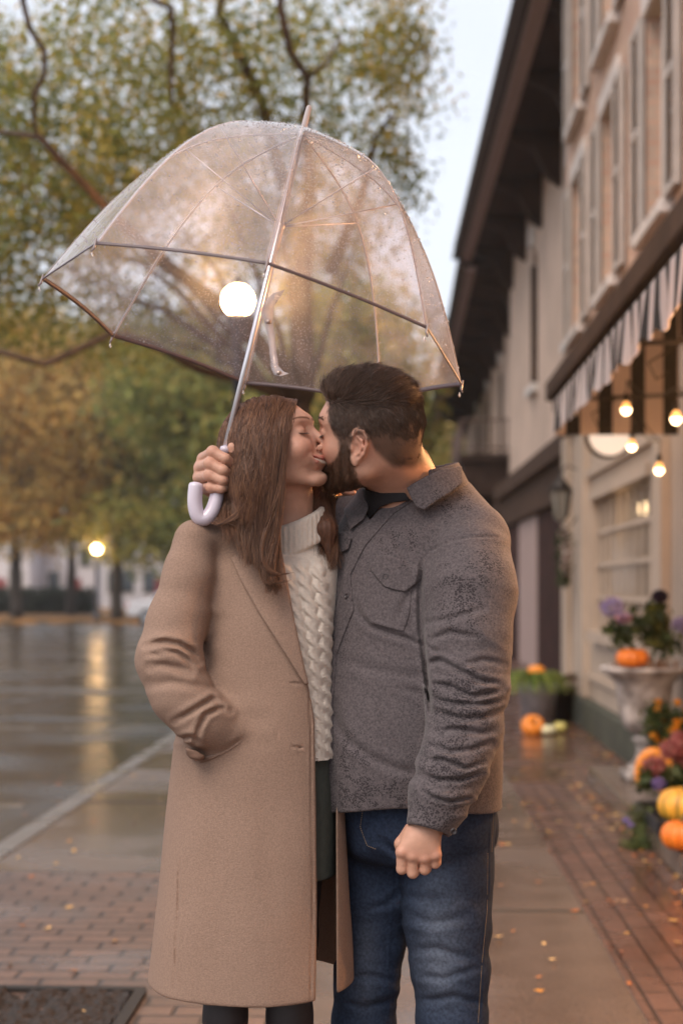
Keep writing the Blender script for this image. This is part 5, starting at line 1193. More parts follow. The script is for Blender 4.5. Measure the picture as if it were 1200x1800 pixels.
GN = [[(519, 704, 2.700), (513, 718, 2.655), (505, 746, 2.628), (497, 790, 2.618), (492, 835, 2.610), (486, 885, 2.600), (486, 935, 2.590), (484, 985, 2.575), (490, 1022, 2.565), (478, 1046, 2.560)],
      [(508, 701, 2.700), (494, 722, 2.640), (487, 755, 2.618), (483, 800, 2.612), (480, 850, 2.605), (478, 900, 2.598), (474, 945, 2.588), (466, 985, 2.575), (468, 1015, 2.565), (486, 1034, 2.560)],
      [(490, 699, 2.700), (470, 725, 2.640), (464, 765, 2.618), (462, 810, 2.612), (458, 860, 2.605), (456, 905, 2.600), (458, 945, 2.588), (454, 975, 2.575), (456, 1000, 2.565)],
      [(470, 702, 2.705), (449, 730, 2.650), (440, 775, 2.632), (440, 820, 2.625), (436, 865, 2.620), (432, 905, 2.615), (430, 940, 2.600), (436, 968, 2.585), (440, 992, 2.575)],
      [(452, 708, 2.71), (427, 742, 2.665), (416, 785, 2.655), (416, 830, 2.650), (414, 870, 2.645), (408, 895, 2.640), (410, 915, 2.62), (420, 938, 2.60), (436, 952, 2.59)],
      [(436, 718, 2.72), (405, 760, 2.690), (395, 800, 2.685), (396, 840, 2.680), (395, 870, 2.675), (388, 892, 2.665), (386, 905, 2.65), (394, 918, 2.64), (405, 925, 2.63)]]
GF = [[(522, 720, 2.76), (545, 800, 2.80), (552, 860, 2.775), (560, 905, 2.735), (568, 950, 2.710), (576, 1000, 2.690)],
      [(520, 720, 2.78), (560, 820, 2.81), (574, 870, 2.790), (584, 910, 2.745), (588, 950, 2.715), (584, 1000, 2.690)]]
GB = [[(440, 716, 2.74), (410, 770, 2.75), (402, 840, 2.745), (396, 885, 2.700), (400, 905, 2.665), (420, 930, 2.63)],
      [(460, 706, 2.76), (440, 790, 2.79), (430, 860, 2.78), (420, 900, 2.71), (430, 925, 2.66), (452, 955, 2.62)]]
S_ = guides(GN, 5400, .0042, .0055, .12)+guides(GF, 900, .006, .004, .1)+guides(GB, 800, .006, .004)
GW = [[(500, 760, 2.615), (494, 830, 2.600), (488, 890, 2.590), (480, 950, 2.575), (470, 1000, 2.560), (480, 1035, 2.550), (500, 1020, 2.545)],
      [(495, 800, 2.605), (490, 860, 2.595), (470, 920, 2.585), (452, 965, 2.570), (462, 1005, 2.555), (486, 1012, 2.55), (500, 1008, 2.55)],
      [(470, 820, 2.605), (462, 870, 2.600), (440, 920, 2.600), (425, 955, 2.585), (420, 985, 2.575)], [(440, 850, 2.62), (430, 890, 2.61), (405, 915, 2.60), (388, 925, 2.61), (372, 918, 2.63)]]
for gw in GW: S_ = S_+guides([gw, [(a+7, b, c) for a, b, c in gw]], 70, .004, .006, .1)
S_ = S_+guides(GN, 420, .016, .012, .22)+guides(GB, 160, .014, .008, .2)+guides(GF, 120, .010, .006, .2)
S_ = np.array(S_); nS = len(S_)
def push_out(S, f, offs, k0=0):
    sh = S.shape; p = S.reshape(-1, 3).astype(f32).copy(); off = np.repeat(offs, sh[1]).astype(f32); e = .003
    for _ in range(4):
        dd = f(p); g = np.stack([f(p+np.eye(3, dtype=f32)[k]*e)-dd for k in range(3)], 1); g /= np.linalg.norm(g, axis=1, keepdims=True)+1e-9
        g[:, 1] = np.minimum(g[:, 1], .25); p += g*np.clip(off-dd, 0, .02)[:, None]
    out = p.reshape(sh); out[:, 0] = S[:, 0]; return out
S_ = push_out(S_, lambda p: np.minimum(whair(p), head_sdf(WH.loc(p), False, False)*f32(WH.s)), RNG.uniform(.0004, .0045, nS))
cc = RNG.choice(4, nS, p=[.42, .30, .18, .10]); pal = np.array([[.125, .056, .031], [.190, .090, .048], [.062, .028, .018], [.290, .148, .078]])
strands('hair_strands', S_, RNG.uniform(.00035, .00062, nS), HAIR_L, woman, pal[cc]*(1+RNG.uniform(-.15, .15, (nS, 1))))

# ================================================================= the man
HL = {}                                          # hand that hangs by the thigh
yL = 2.505
HANG = dict(mcp=[(706, 1498), (725, 1505), (746, 1508), (766, 1503)], pip=[(706, 1528), (725, 1535), (746, 1529), (764, 1519)],
            r=[.0100, .0102, .0098, .0088])
def hang_hand(p):
    d = ell(p, P(738, 1480, yL+.012), (.033, .018, .032))
    d = smin(d, cone(p, P(757, 1440, yL+.02), P(742, 1474, yL+.012), .027, .025), .02)
    for i in range(4):
        m = P(*HANG['mcp'][i], yL-.002); q = P(*HANG['pip'][i], yL+.008); r = HANG['r'][i]
        d = smin(d, cone(p, P(750-(3-i)*5, 1465, yL+.008), m, .014, r+.0012), .012)
    f = None
    for i in range(4):
        m = P(*HANG['mcp'][i], yL); q = P(*HANG['pip'][i], yL+.006); r = HANG['r'][i]
        e = chain(p, [m, q, P(HANG['pip'][i][0]+3, HANG['pip'][i][1]-2, yL+.036), P(HANG['pip'][i][0]+5, HANG['pip'][i][1]-18, yL+.040)], [r, r*.97, r*.90, r*.85], .003)
        f = e if f is None else smin(f, e, .0006)
        d = smin(d, sph(p, m-np.array([0, .0055, 0]), r*.62), .006)
    d = smin(d, f, .0035)
    t = chain(p, [P(724, 1462, yL+.03), P(706, 1484, yL+.040), P(708, 1510, yL+.050)], [.016, .0125, .010], .006)
    return smin(d, t, .008)
# fingers closed round the umbrella handle
FG = [[(358, 806, 2.690), (374, 795, 2.643), (396, 806, 2.632), (408, 816, 2.646)], [(352, 822, 2.692), (369, 815, 2.640), (392, 827, 2.630), (404, 834, 2.646)],
      [(350, 840, 2.692), (368, 835, 2.641), (391, 844, 2.632), (402, 848, 2.648)], [(357, 858, 2.690), (370, 857, 2.645), (389, 859, 2.636), (400, 857, 2.649)]]
FR = [[.0118, .0112, .0096, .0086], [.0120, .0114, .0100, .0090], [.0116, .0108, .0096, .0086], [.0100, .0094, .0082, .0074]]
def grip_hand(p):
    d = chain(p, [P(402, 884, 2.735), P(398, 862, 2.720)], [.028, .030], .01)
    for g, r in zip(FG, FR): d = smin(d, cone(p, P(392, 866, 2.722), P(*g[0]), .018, r[0]), .012)
    d = smin(d, chain(p, [P(414, 858, 2.690), P(404, 876, 2.712)], [.019, .024], .01), .014)
    t = chain(p, [P(413, 862, 2.694), P(420, 834, 2.676), P(415, 806, 2.656), P(409, 786, 2.650)], [.018, .0142, .0118, .0098], .006)
    d = smin(d, t, .008)
    f = None
    for g, r in zip(FG, FR):
        e = chain(p, [P(*q) for q in g], r, .004); e = smin(e, sph(p, P(*g[1])-np.array([0, .001, 0]), r[1]*1.06), .004)
        f = e if f is None else smin(f, e, .0008)
    return smin(d, f, .004)
M_SL = ([P(822, 985, 2.70), P(826, 1040, 2.66), P(824, 1120, 2.63), P(822, 1205, 2.61), P(816, 1275, 2.585), P(796, 1345, 2.55), P(774, 1400, 2.525), P(757, 1444, 2.512)],
        [.083, .081, .073, .067, .062, .056, .048, .039])
R_SL = ([P(625, 925, 2.90), P(540, 930, 3.02), P(470, 925, 2.98), P(428, 902, 2.83), P(403, 886, 2.745)], [.068, .060, .054, .044, .036])
def man_body(p):
    d = head_sdf(MHd.loc(p), True, True)*f32(MHd.s)
    d = smin(d, chain(p, [MHd.wld((-.030, .0, -.012)), P(700, 832, 2.745), P(728, 905, 2.79)], [.062, .066, .088], .01), .022)
    t = chain(p, [P(735, 960, 2.81), P(722, 1100, 2.80), P(722, 1290, 2.79), P(738, 1400, 2.80)], [.11, .12, .125, .095], .05)
    t = smin(t, chain(p, [P(640, 945, 2.90), P(735, 925, 2.82), P(830, 975, 2.74)], [.05, .06, .05], .03), .04)
    d = smin(d, t, .03)
    d = smin(d, chain(p, M_SL[0][:-1]+[P(757, 1444, yL+.02)], [.055, .055, .05, .045, .042, .038, .032, .027], .02), .02)
    d = smin(d, hang_hand(p), .008)
    d = smin(d, chain(p, R_SL[0], [.050, .045, .042, .035, .028], .02), .02)
    d = smin(d, grip_hand(p), .008)
    for k, (x0, x1, r) in enumerate(((660, 646, .055), (790, 795, .06))):
        y = (2.86, 2.77)[k]; b = P(x1, 1790, y)
        d = smin(d, chain(p, [P(x0, 1480, y), b, np.array([b[0], y+.01, .30]), np.array([b[0], y+.02, .09])], [.068, .052, .048, .034], .02), .02)
    return d
xs = np.concatenate([np.arange(-.33, -.285, .007), np.arange(-.285, -.195, .0017), np.arange(-.195, -.075, .006), np.arange(-.075, .22, .0018), np.arange(.22, .36, .007)]).astype(f32)
ys = np.concatenate([np.arange(2.46, 2.80, .0018), np.arange(2.80, 3.11, .007)]).astype(f32)
zs = np.concatenate([np.arange(.03, .80, .009), np.arange(.80, .99, .0018), np.arange(.99, 1.50, .009), np.arange(1.50, 1.85, .0018)]).astype(f32)
V, Q = surf(man_body, xs, ys, zs); V = lap(V, Q, 1, .4); MBV, MBQ = V, Q
def man_cols(V):
    c = skin_cols(V, MHd, True, (.56, .315, .225))
    for g, dr in ((FG[3], 1), (FG[0], 1)):
        pass
    tip = P(402, 855.5, 2.636); m = np.exp(-(((V-tip)/np.array([.0052, .006, .0036]))**2).sum(1)**2)[:, None]
    c = c*(1-m*.6)+np.array([.66, .45, .38], f32)*m*.6
    for h in HANG['mcp']:
        k = P(h[0], h[1], yL-.01); m = np.exp(-(((V-k)/.012)**2).sum(1))[:, None]; c = c*(1-m*.3)+np.array([.56, .24, .17], f32)*m*.3
    for g in FG:
        k = P(g[1][0], g[1][1], g[1][2]-.008); m = np.exp(-(((V-k)/.009)**2).sum(1))[:, None]; c = c*(1-m*.3)+np.array([.58, .26, .19], f32)*m*.3
    return c
mesh_obj('body', V, Q, SKIN, man, True, man_cols(V))
teeth_lashes(MHd, man, True)
# ---- short hair and beard
def mhair_hull(p):
    q = MHd.loc(p); d = ell(q, (-.007, 0, .036), (.100, .0785, .093))
    top = ell(q, (.010, 0, .077), (.083, .062, .053)); d = smin(d, top, .02)
    gx = np.interp(q[:, 2], [-.035, .006, .022, .050, .075, .098, .13], [.036, .039, .050, .057, .062, .080, .094]).astype(f32)
    lo = np.interp(q[:, 0], [-.11, -.085, -.055, -.028, -.012, .012, .020, .05], [-.042, -.046, -.034, -.004, .034, .038, -.01, .0]).astype(f32)
    d = smax(d, q[:, 0]-gx, .006); d = smax(d, lo-q[:, 2], .006)
    d = d+.007*sstep(.090, .045, q[:, 2]).astype(f32); d = smax(d, .040-q[:, 2], .006)
    return d*f32(MHd.s)-.0015*vnoise(p*90, 2)
o = MHd.O
HM = mat('dark_hair_mass', (.045, .026, .018), .7, var=.4, vscale=60)
sdf_obj('hair', mhair_hull, ((o[0]-.13, o[0]+.15), (o[1]-.13, o[1]+.13), (o[2]-.07, o[2]+.18)), .0028, HM, man)
Vh, Qh = surf(mhair_hull, grid(o[0]-.13, o[0]+.15, .004), grid(o[1]-.13, o[1]+.13, .004), grid(o[2]-.07, o[2]+.18, .004))
def mk_short(V, Q, wfun, n, flow, length, lift, K=5, jl=.3, curl=0.):
    p0, nr = face_samples(V, Q, wfun, n); q = MHd.loc(p0.astype(f32)); nl = nr @ MHd.M.T
    fl = flow(q, nl); fl = fl-nl*(fl*nl).sum(1, keepdims=True); fl /= np.linalg.norm(fl, axis=1, keepdims=True)+1e-9
    Ls = (length(q)*(1+RNG.uniform(-jl, jl, n)))[:, None]; lf = lift(q)[:, None]
    jit = RNG.normal(0, .07, (n, 3))+np.stack([vnoise((q*70).astype(f32), 40+k) for k in range(3)], 1)*.22; out = []
    for k in range(K):
        t = k/(K-1.); out.append(q+(fl+jit)*Ls*t*(1-.15*t)+nl*Ls*lf*(t-.75*t*t)*1.3-nl*.001+np.sin(t*5+q[:, :1]*300)*curl*t)
    pts = np.stack(out, 1); return MHd.wld(pts.reshape(-1, 3)).reshape(n, K, 3)
def w_hair(c, n):
    q = MHd.loc(c.astype(f32)); return np.where((n @ MHd.dirw((0, 0, 1)) > -.7), 1, 0)*(hair_mask(q) > .2)*(1+1.2*(q[:, 2] > .07))
topw = lambda q: sstep(.055, .095, q[:, 2])
def fl_hair(q, n):
    t = topw(q)[:, None]; part = np.stack([-.80+0*q[:, 0], -q[:, 1]*6-.25, .38-q[:, 0]*2], 1); side = np.stack([-.42+0*q[:, 0], 0*q[:, 0], -.9+0*q[:, 0]], 1)
    fr = sstep(.055, .08, q[:, 0])[:, None]*t
    part = part*(1-fr)+np.array([[-.25, -.45, .85]])*fr
    return side*(1-t)+part*t
S1 = mk_short(Vh, Qh, w_hair, 11000, fl_hair, lambda q: .008+.021*topw(q), lambda q: .20+.30*topw(q))
pc = np.array([[.100, .055, .036], [.060, .034, .023], [.180, .105, .068]])[RNG.choice(3, len(S1), p=[.5, .34, .16])]
strands('hair_strands', S1, RNG.uniform(.00030, .00050, len(S1)), HAIR, man, pc)
# fringe that stands up over the forehead
def w_fr(c, n): q = MHd.loc(c.astype(f32)); return ((q[:, 2] > .078)*(q[:, 0] > .045)).astype(float)+1e-9
S1b = mk_short(Vh, Qh, w_fr, 2600, lambda q, n: np.stack([-.30+0*q[:, 0], -.50-q[:, 1]*3, .50+0*q[:, 0]], 1), lambda q: .022+0*q[:, 0], lambda q: .5+0*q[:, 0])
strands('fringe', S1b, RNG.uniform(.00034, .00055, len(S1b)), HAIR, man, np.array([[.110, .060, .038], [.065, .036, .024], [.20, .115, .072]])[RNG.choice(3, len(S1b))])
def w_np(c, n): q = MHd.loc(c.astype(f32)); return hair_mask(q)*(q[:, 2] < .085)*(c[:, 1] < 2.76)*(np.abs(q[:, 0]) < .14)*(c[:, 2] > 1.5)*(np.abs(q[:, 1]) < .1)+0.
S1c = mk_short(MBV, MBQ, w_np, 21000, fl_hair, lambda q: .0045+.011*sstep(-.01, .06, q[:, 2]), lambda q: .30+.1*sstep(0, .06, q[:, 2]))
strands('side_hair', S1c, RNG.uniform(.00030, .00046, len(S1c)), HAIR, man, np.array([[.095, .054, .036], [.058, .034, .023], [.150, .090, .060]])[RNG.choice(3, len(S1c), p=[.5, .34, .16])])
def w_bd(c, n): return beard_mask(MHd.loc(c.astype(f32)))*(c[:, 1] < 2.80)
S2 = mk_short(MBV, MBQ, w_bd, 11000, lambda q, n: np.stack([.45+.0*q[:, 0], 0*q[:, 0], -.9+0*q[:, 0]], 1), lambda q: .0045+.007*sstep(-.02, -.08, q[:, 2]), lambda q: .55+0*q[:, 0], K=5, curl=.0012)
pc = np.array([[.095, .046, .026], [.055, .029, .018], [.22, .105, .052]])[RNG.choice(3, len(S2), p=[.5, .3, .2])]
strands('beard', S2, RNG.uniform(.00030, .00046, len(S2)), HAIR, man, pc)
def w_br(c, n):
    q = MHd.loc(c.astype(f32)); a = np.abs(q[:, 1]); bx = np.clip((a-.010)/.040, 0, 1); bz = .0405+.0085*np.sin(bx*math.pi*.62)-.004*bx
    return (np.abs(q[:, 2]-bz) < .0036)*(a > .008)*(a < .052)*(q[:, 0] > .045)+0.
S3 = mk_short(MBV, MBQ, w_br, 170, lambda q, n: np.stack([-.6+0*q[:, 0], np.sign(q[:, 1])*.8, .3+0*q[:, 0]], 1), lambda q: .007+0*q[:, 0], lambda q: .5+0*q[:, 0])
strands('eyebrow', S3, RNG.uniform(.0003, .00045, len(S3)), HAIR, man, np.array([.04, .024, .016]))

# ---- shirt
sh_rows = [(872, 640, 812, 2.815, .05), (900, 604, 848, 2.81, .095), (950, 586, 872, 2.80, .132), (1000, 579, 884, 2.80, .148), (1100, 574, 882, 2.79, .152), (1200, 566, 880, 2.785, .158),
           (1300, 559, 880, 2.785, .166), (1400, 556, 880, 2.79, .162), (1460, 556, 882, 2.79, .16)]
sh_cr = [([(622, 1060), (635, 1085), (650, 1102), (682, 1113), (712, 1122), (744, 1138)], 5, .006), ([(586, 1238), (594, 1275), (610, 1302), (652, 1332), (690, 1350), (736, 1362)], 8, .004),
    ([(640, 1090), (655, 1130), (665, 1160)], 5, .003), ([(600, 1160), (640, 1172), (700, 1186), (745, 1190)], 9, .0025), ([(690, 1200), (720, 1215), (752, 1222)], 6, .003),
    ([(742, 982), (737, 1030), (739, 1110), (750, 1190), (757, 1262)], 4, .008), ([(726, 1000), (700, 960), (690, 930)], 6, .003), ([(740, 1020), (716, 1050), (700, 1085)], 6, .003)]
sl_cr = [([(745, 1096), (790, 1088), (850, 1070)], 5, .004), ([(750, 1128), (790, 1112), (840, 1120)], 5, .005), ([(748, 1170), (772, 1160), (800, 1176), (842, 1196), (886, 1204)], 5, .008),
    ([(752, 1202), (790, 1206), (830, 1226), (884, 1212)], 5, .008), ([(758, 1228), (800, 1238), (850, 1238), (884, 1232)], 4.5, .007), ([(760, 1250), (810, 1264), (850, 1262), (884, 1250)], 5, .007),
    ([(762, 1288), (800, 1282), (850, 1290), (876, 1282)], 5, .006), ([(752, 1306), (790, 1322), (830, 1318), (862, 1306)], 5, .007), ([(744, 1338), (775, 1336), (820, 1352), (850, 1340)], 4.5, .007),
    ([(740, 1362), (770, 1372), (810, 1372), (846, 1358)], 4.5, .007), ([(738, 1386), (760, 1402), (790, 1410), (836, 1400)], 4, .008), ([(742, 1130), (765, 1145), (790, 1150)], 4, .004), ([(812, 1170), (850, 1160), (886, 1168)], 5, .005)]
sh_seam = [([(887, 946), (858, 943), (826, 944), (800, 949), (779, 956), (757, 968), (741, 984)], 2.2, .0028), ([(815, 868), (822, 905), (836, 942)], 1.6, .0014)]
SH_OPEN = [(500, 600), (618, 850), (636, 862), (640, 900), (651, 913), (677, 883), (717, 862), (782, 818), (900, 600)]
def shirt_torso(p):
    d = loft(p, sh_rows, 2.80, 2.35, 20)
    d = smin(d, chain(p, [P(640, 930, 2.90), P(700, 900, 2.84), P(760, 890, 2.79), P(828, 948, 2.73)], [.060, .066, .072, .074], .02), .03)
    d = smin(d, cone(p, P(722, 858, 2.775), P(742, 915, 2.79), .082, .120), .03)
    px, py = proj2(p); V_ = (poly2(px, py, SH_OPEN)*p[:, 1]/F_PX).astype(f32)
    d = smax(d, -smax(V_, p[:, 1]-2.80, .002), .003)
    d = smax(d, p[:, 2]-(1.560+.10*(p[:, 0]-.12)), .006)
    return d+vnoise(p*np.array([11, 11, 16], f32), 21)*.0030
def shirt(p):
    d = shirt_torso(p); px, py = proj2(p)
    d = smax(d, .952+.010*np.cos((p[:, 0]-.12)*16)-.008-p[:, 2], .003)
    s = chain(p, *M_SL, .03); sm = np.abs(s) < .06
    k = sstep(1080, 1180, py)*.6+.4
    v = (p[:, 2]+.30*(p[:, 0]-.22)+.02*vnoise(p*14, 6))
    rn = 1-np.abs(vnoise(np.stack([p[:, 0]*9, p[:, 1]*9, v*30], 1), 8))*2
    s = s-(np.where(sm, rn*.0042*k, 0)).astype(f32)
    axis = P(757, 1444, 2.512)-P(774, 1400, 2.525); axis /= np.linalg.norm(axis)
    s = smax(s, ((p-P(752, 1462, 2.512).astype(f32)) @ axis.astype(f32)+.10*(p[:, 0]-.152)), .003)     # cuff edge
    s = smax(s, -cone(p, P(762, 1430, 2.515), P(750, 1475, 2.51), .033, .035), .003)
    d = smin(d, s, .010)
    r = chain(p, *R_SL, .02)-vnoise(p*np.array([40, 22, 30], f32), 12)*.003
    r = smax(r, -cone(p, P(415, 892, 2.79), P(395, 880, 2.70), .030, .030), .003)
    d = smin(d, r, .02)
    d = smax(d, -cone(p, P(706, 800, 2.75), P(704, 846, 2.76), .074, .064), .006)              # neck opening
    d = d+(crease(p, sl_cr)+crease(p, sh_cr)+crease(p, sh_seam)).astype(f32)*near(p, 2.78)
    return d
def wetness(V):
    px, py = proj2(V.astype(f32)); w = np.zeros(len(V), f32)
    def blob(x, y, rx, ry, a): 
        nonlocal w; w = np.maximum(w, a*np.exp(-(((px-x)/rx)**2+((py-y)/ry)**2)))
    blob(815, 1050, 70, 90, .55); blob(812, 1240, 75, 70, .85); blob(790, 1350, 70, 60, .95); blob(760, 1430, 60, 40, .95)
    blob(640, 1400, 130, 38, .72); blob(600, 1330, 70, 60, .5); blob(700, 960, 90, 50, .38); blob(790, 880, 60, 40, .5); blob(590, 930, 40, 60, .45); blob(585, 1120, 40, 100, .35); blob(860, 1000, 40, 60, .6)
    return np.stack([w, w, w], 1)
def flannel():
    m, t, b = NT('grey_flannel'); L = t.links.new; tcn = nd(t, 'ShaderNodeTexCoord')
    a = nd(t, 'ShaderNodeVertexColor', layer_name='col'); sp = nd(t, 'ShaderNodeSeparateColor'); L(a.outputs[0], sp.inputs[0])
    n1 = nd(t, 'ShaderNodeTexNoise', Scale=230., Detail=6., Roughness=.65); n2 = nd(t, 'ShaderNodeTexNoise', Scale=48., Detail=6.); n3 = nd(t, 'ShaderNodeTexVoronoi', Scale=270.)
    for n in (n1, n2, n3): L(tcn.outputs['Object'], n.inputs['Vector'])
    # weave
    r = nd(t, 'ShaderNodeValToRGB'); e = r.color_ramp.elements; e[0].position = .36; e[1].position = .64; e[0].color = (.066, .057, .062, 1); e[1].color = (.136, .116, .122, 1); L(n1.outputs['Fac'], r.inputs[0])
    # drops: small voronoi spots, denser where the wetness attribute is high
    m1 = nd(t, 'ShaderNodeMath', operation='MULTIPLY_ADD'); m1.inputs[1].default_value = .90; m1.inputs[2].default_value = .03; L(sp.outputs[0], m1.inputs[0])
    m2 = nd(t, 'ShaderNodeMath', operation='MULTIPLY'); L(m1.outputs[0], m2.inputs[0]); 
    m2b = nd(t, 'ShaderNodeMapRange'); m2b.inputs[1].default_value = .30; m2b.inputs[2].default_value = .70; m2b.inputs[3].default_value = .0; m2b.inputs[4].default_value = 1.5; L(n2.outputs['Fac'], m2b.inputs[0]); L(m2b.outputs[0], m2.inputs[1])
    mc = nd(t, 'ShaderNodeMath', operation='MINIMUM'); mc.inputs[1].default_value = .50; L(m2.outputs[0], mc.inputs[0]); n4 = nd(t, 'ShaderNodeTexNoise', Scale=420., Detail=2.); L(tcn.outputs['Object'], n4.inputs['Vector']); ma = nd(t, 'ShaderNodeMath', operation='MULTIPLY_ADD'); ma.inputs[1].default_value = .5; ma.inputs[2].default_value = -.25; L(n4.outputs['Fac'], ma.inputs[0]); md = nd(t, 'ShaderNodeMath', operation='ADD'); L(ma.outputs[0], md.inputs[0]); L(n3.outputs['Distance'], md.inputs[1])
    m3 = nd(t, 'ShaderNodeMath', operation='SUBTRACT'); L(mc.outputs[0], m3.inputs[0]); L(md.outputs[0], m3.inputs[1])
    m4 = nd(t, 'ShaderNodeMapRange'); m4.inputs[1].default_value = -.10; m4.inputs[2].default_value = .10; L(m3.outputs[0], m4.inputs[0])
    m5 = nd(t, 'ShaderNodeMath', operation='MULTIPLY'); m5.inputs[1].default_value = .85; L(m4.outputs[0], m5.inputs[0])
    mx = nd(t, 'ShaderNodeMix', data_type='RGBA'); mx.inputs[7].default_value = (.022, .018, .022, 1); L(m5.outputs[0], mx.inputs[0]); L(r.outputs[0], mx.inputs[6]); L(mx.outputs[2], b.inputs['Base Color'])
    b.inputs['Roughness'].default_value = .88; b.inputs['Specular IOR Level'].default_value = .2; b.inputs['Sheen Weight'].default_value = .15
    bp = nd(t, 'ShaderNodeBump', Strength=.35, Distance=.0015); L(n1.outputs['Fac'], bp.inputs['Height']); L(bp.outputs[0], b.inputs['Normal'])
    return m
FLAN = flannel()
sdf_obj('shirt', shirt, ((-.30, .39), (2.42, 3.12), (.92, 1.60)), .0032, FLAN, man, wetness, margin=1.7)
def shirt_top(p): return shirt_torso(p)+crease(p, sh_cr).astype(f32)
placket = [(716, 861), (676, 882), (650, 914), (621, 948), (606, 990), (596, 1050), (575, 1110), (566, 1190), (560, 1280), (557, 1412), (578, 1414), (585, 1300), (586, 1222), (592, 1150), (622, 1072), (616, 1011), (642, 960), (690, 905), (724, 882)]
flapL = [(652, 977), (680, 976), (715, 986), (741, 1000), (740, 1018), (713, 1041), (692, 1037), (674, 1031), (649, 1000)]
pockL = [(646, 1004), (640, 1050), (650, 1095), (680, 1104), (710, 1111), (720, 1080), (724, 1036), (690, 1020)]
flapR = [(578, 934), (576, 955), (582, 966), (600, 971), (612, 966), (618, 946), (606, 935)]
for nm, pl, off, th in (('placket', placket, .0, .0030), ('pocket_flap', flapL, .0025, .0045), ('pocket', pockL, .0, .0026), ('pocket_flap', flapR, .0025, .0045)):
    sdf_obj(nm, plate(shirt_top, pl, off, th, .0010, 2.80), pbounds(pl, 2.56, 2.82), .0020 if nm != 'placket' else .0023, FLAN, man, wetness, margin=1.5)
# collar: a folded band round the neck, open in front
NC = (P(702, 812, 2.752), P(738, 905, 2.79))
def collar_base(p): return cone(p, P(712, 800, 2.755), P(744, 905, 2.79), .080, .138)
leaf = [(713, 857), (742, 840), (776, 824), (812, 818), (814, 850), (790, 868), (766, 882), (746, 897), (732, 892), (722, 876)]
leafR = [(600, 862), (622, 852), (644, 860), (655, 880), (640, 912), (615, 932), (604, 900)]
sdf_obj('collar', plate(collar_base, leaf, .006, .0028, .0018, 2.80), pbounds(leaf, 2.56, 2.82), .0022, FLAN, man, wetness, margin=1.4)
sdf_obj('collar', plate(shirt_top, leafR, .007, .0026, .0015, 2.85), pbounds(leafR, 2.66, 2.90), .0022, FLAN, man, wetness, margin=1.4)
def band(p):
    d = np.abs(cone(p, P(714, 790, 2.758), P(738, 880, 2.785), .078, .100))-.0028
    px, py = proj2(p); top = P(760, 806, 2.80)[2]
    d = smax(d, p[:, 2]-(1.585+.22*(p[:, 0]-.12)+.10*(p[:, 1]-2.76)), .003)
    d = smax(d, 1.50-p[:, 2], .003)
    return smax(d, .135-p[:, 0]-.4*(p[:, 1]-2.76), .003)
sdf_obj('collar_band', band, ((.03, .27), (2.62, 2.94), (1.49, 1.64)), .0028, FLAN, man, wetness)
tee = [(636, 858), (668, 866), (712, 866), (722, 880), (690, 884), (668, 892), (648, 914), (640, 905)]
sdf_obj('undershirt', plate(lambda p: smin(shirt_torso(p)+.004, cone(p, P(702, 832, 2.748), P(728, 905, 2.79), .074, .098), .01), tee, .000, .0030, .001, 2.82), pbounds(tee, 2.60, 2.84), .0026, mat('black_cotton', (.012, .012, .016), .8), man)
BUT = mat('dark_button', (.035, .030, .034), .3)
shirt_bvh = None
def place_on(f, px, py, y0, y1):
    y = np.linspace(y0, y1, 200); pts = np.array([P(px, py, t) for t in y], f32); d = f(pts); i = np.argmax(d < 0)
    c = pts[i]; e = .004; g = np.array([(f(np.array([c+np.eye(3)[k]*e], f32))-f(np.array([c-np.eye(3)[k]*e], f32)))[0] for k in range(3)]); g /= np.linalg.norm(g)
    return Vector(map(float, c)), Vector(map(float, g))
for bx, by, ex in ((612, 1049, .004), (588, 1123, .004), (575, 1206, .004), (571, 1283, .004), (568, 1362, .004), (679, 1014, .007), (590, 950, .007), (797, 1462, 0)):
    f = shirt_top if bx < 790 else (lambda p: chain(p, *M_SL, .03))
    c, n = place_on(f, bx, by, 2.40, 2.90); mb = MB(); c = c+n*ex
    rot = n.to_track_quat('Z', 'Y').to_matrix().to_4x4(); rot.translation = c
    m2 = MB(); m2.lathe((0, 0, 0), [(.0, .0006), (.0032, .0006), (.0040, .0022), (.0054, .0022), (.0058, .0008), (.0058, -.001)], 18)
    for hx, hy in ((.0012, .0012), (-.0012, -.0012)): m2.lathe((hx, hy, .0007), [(0, .0006), (.0006, .0004), (.0006, 0)], 6)
    m2.v = [tuple(rot @ Vector(v)) for v in m2.v]; m2.build('button', BUT, man, True)

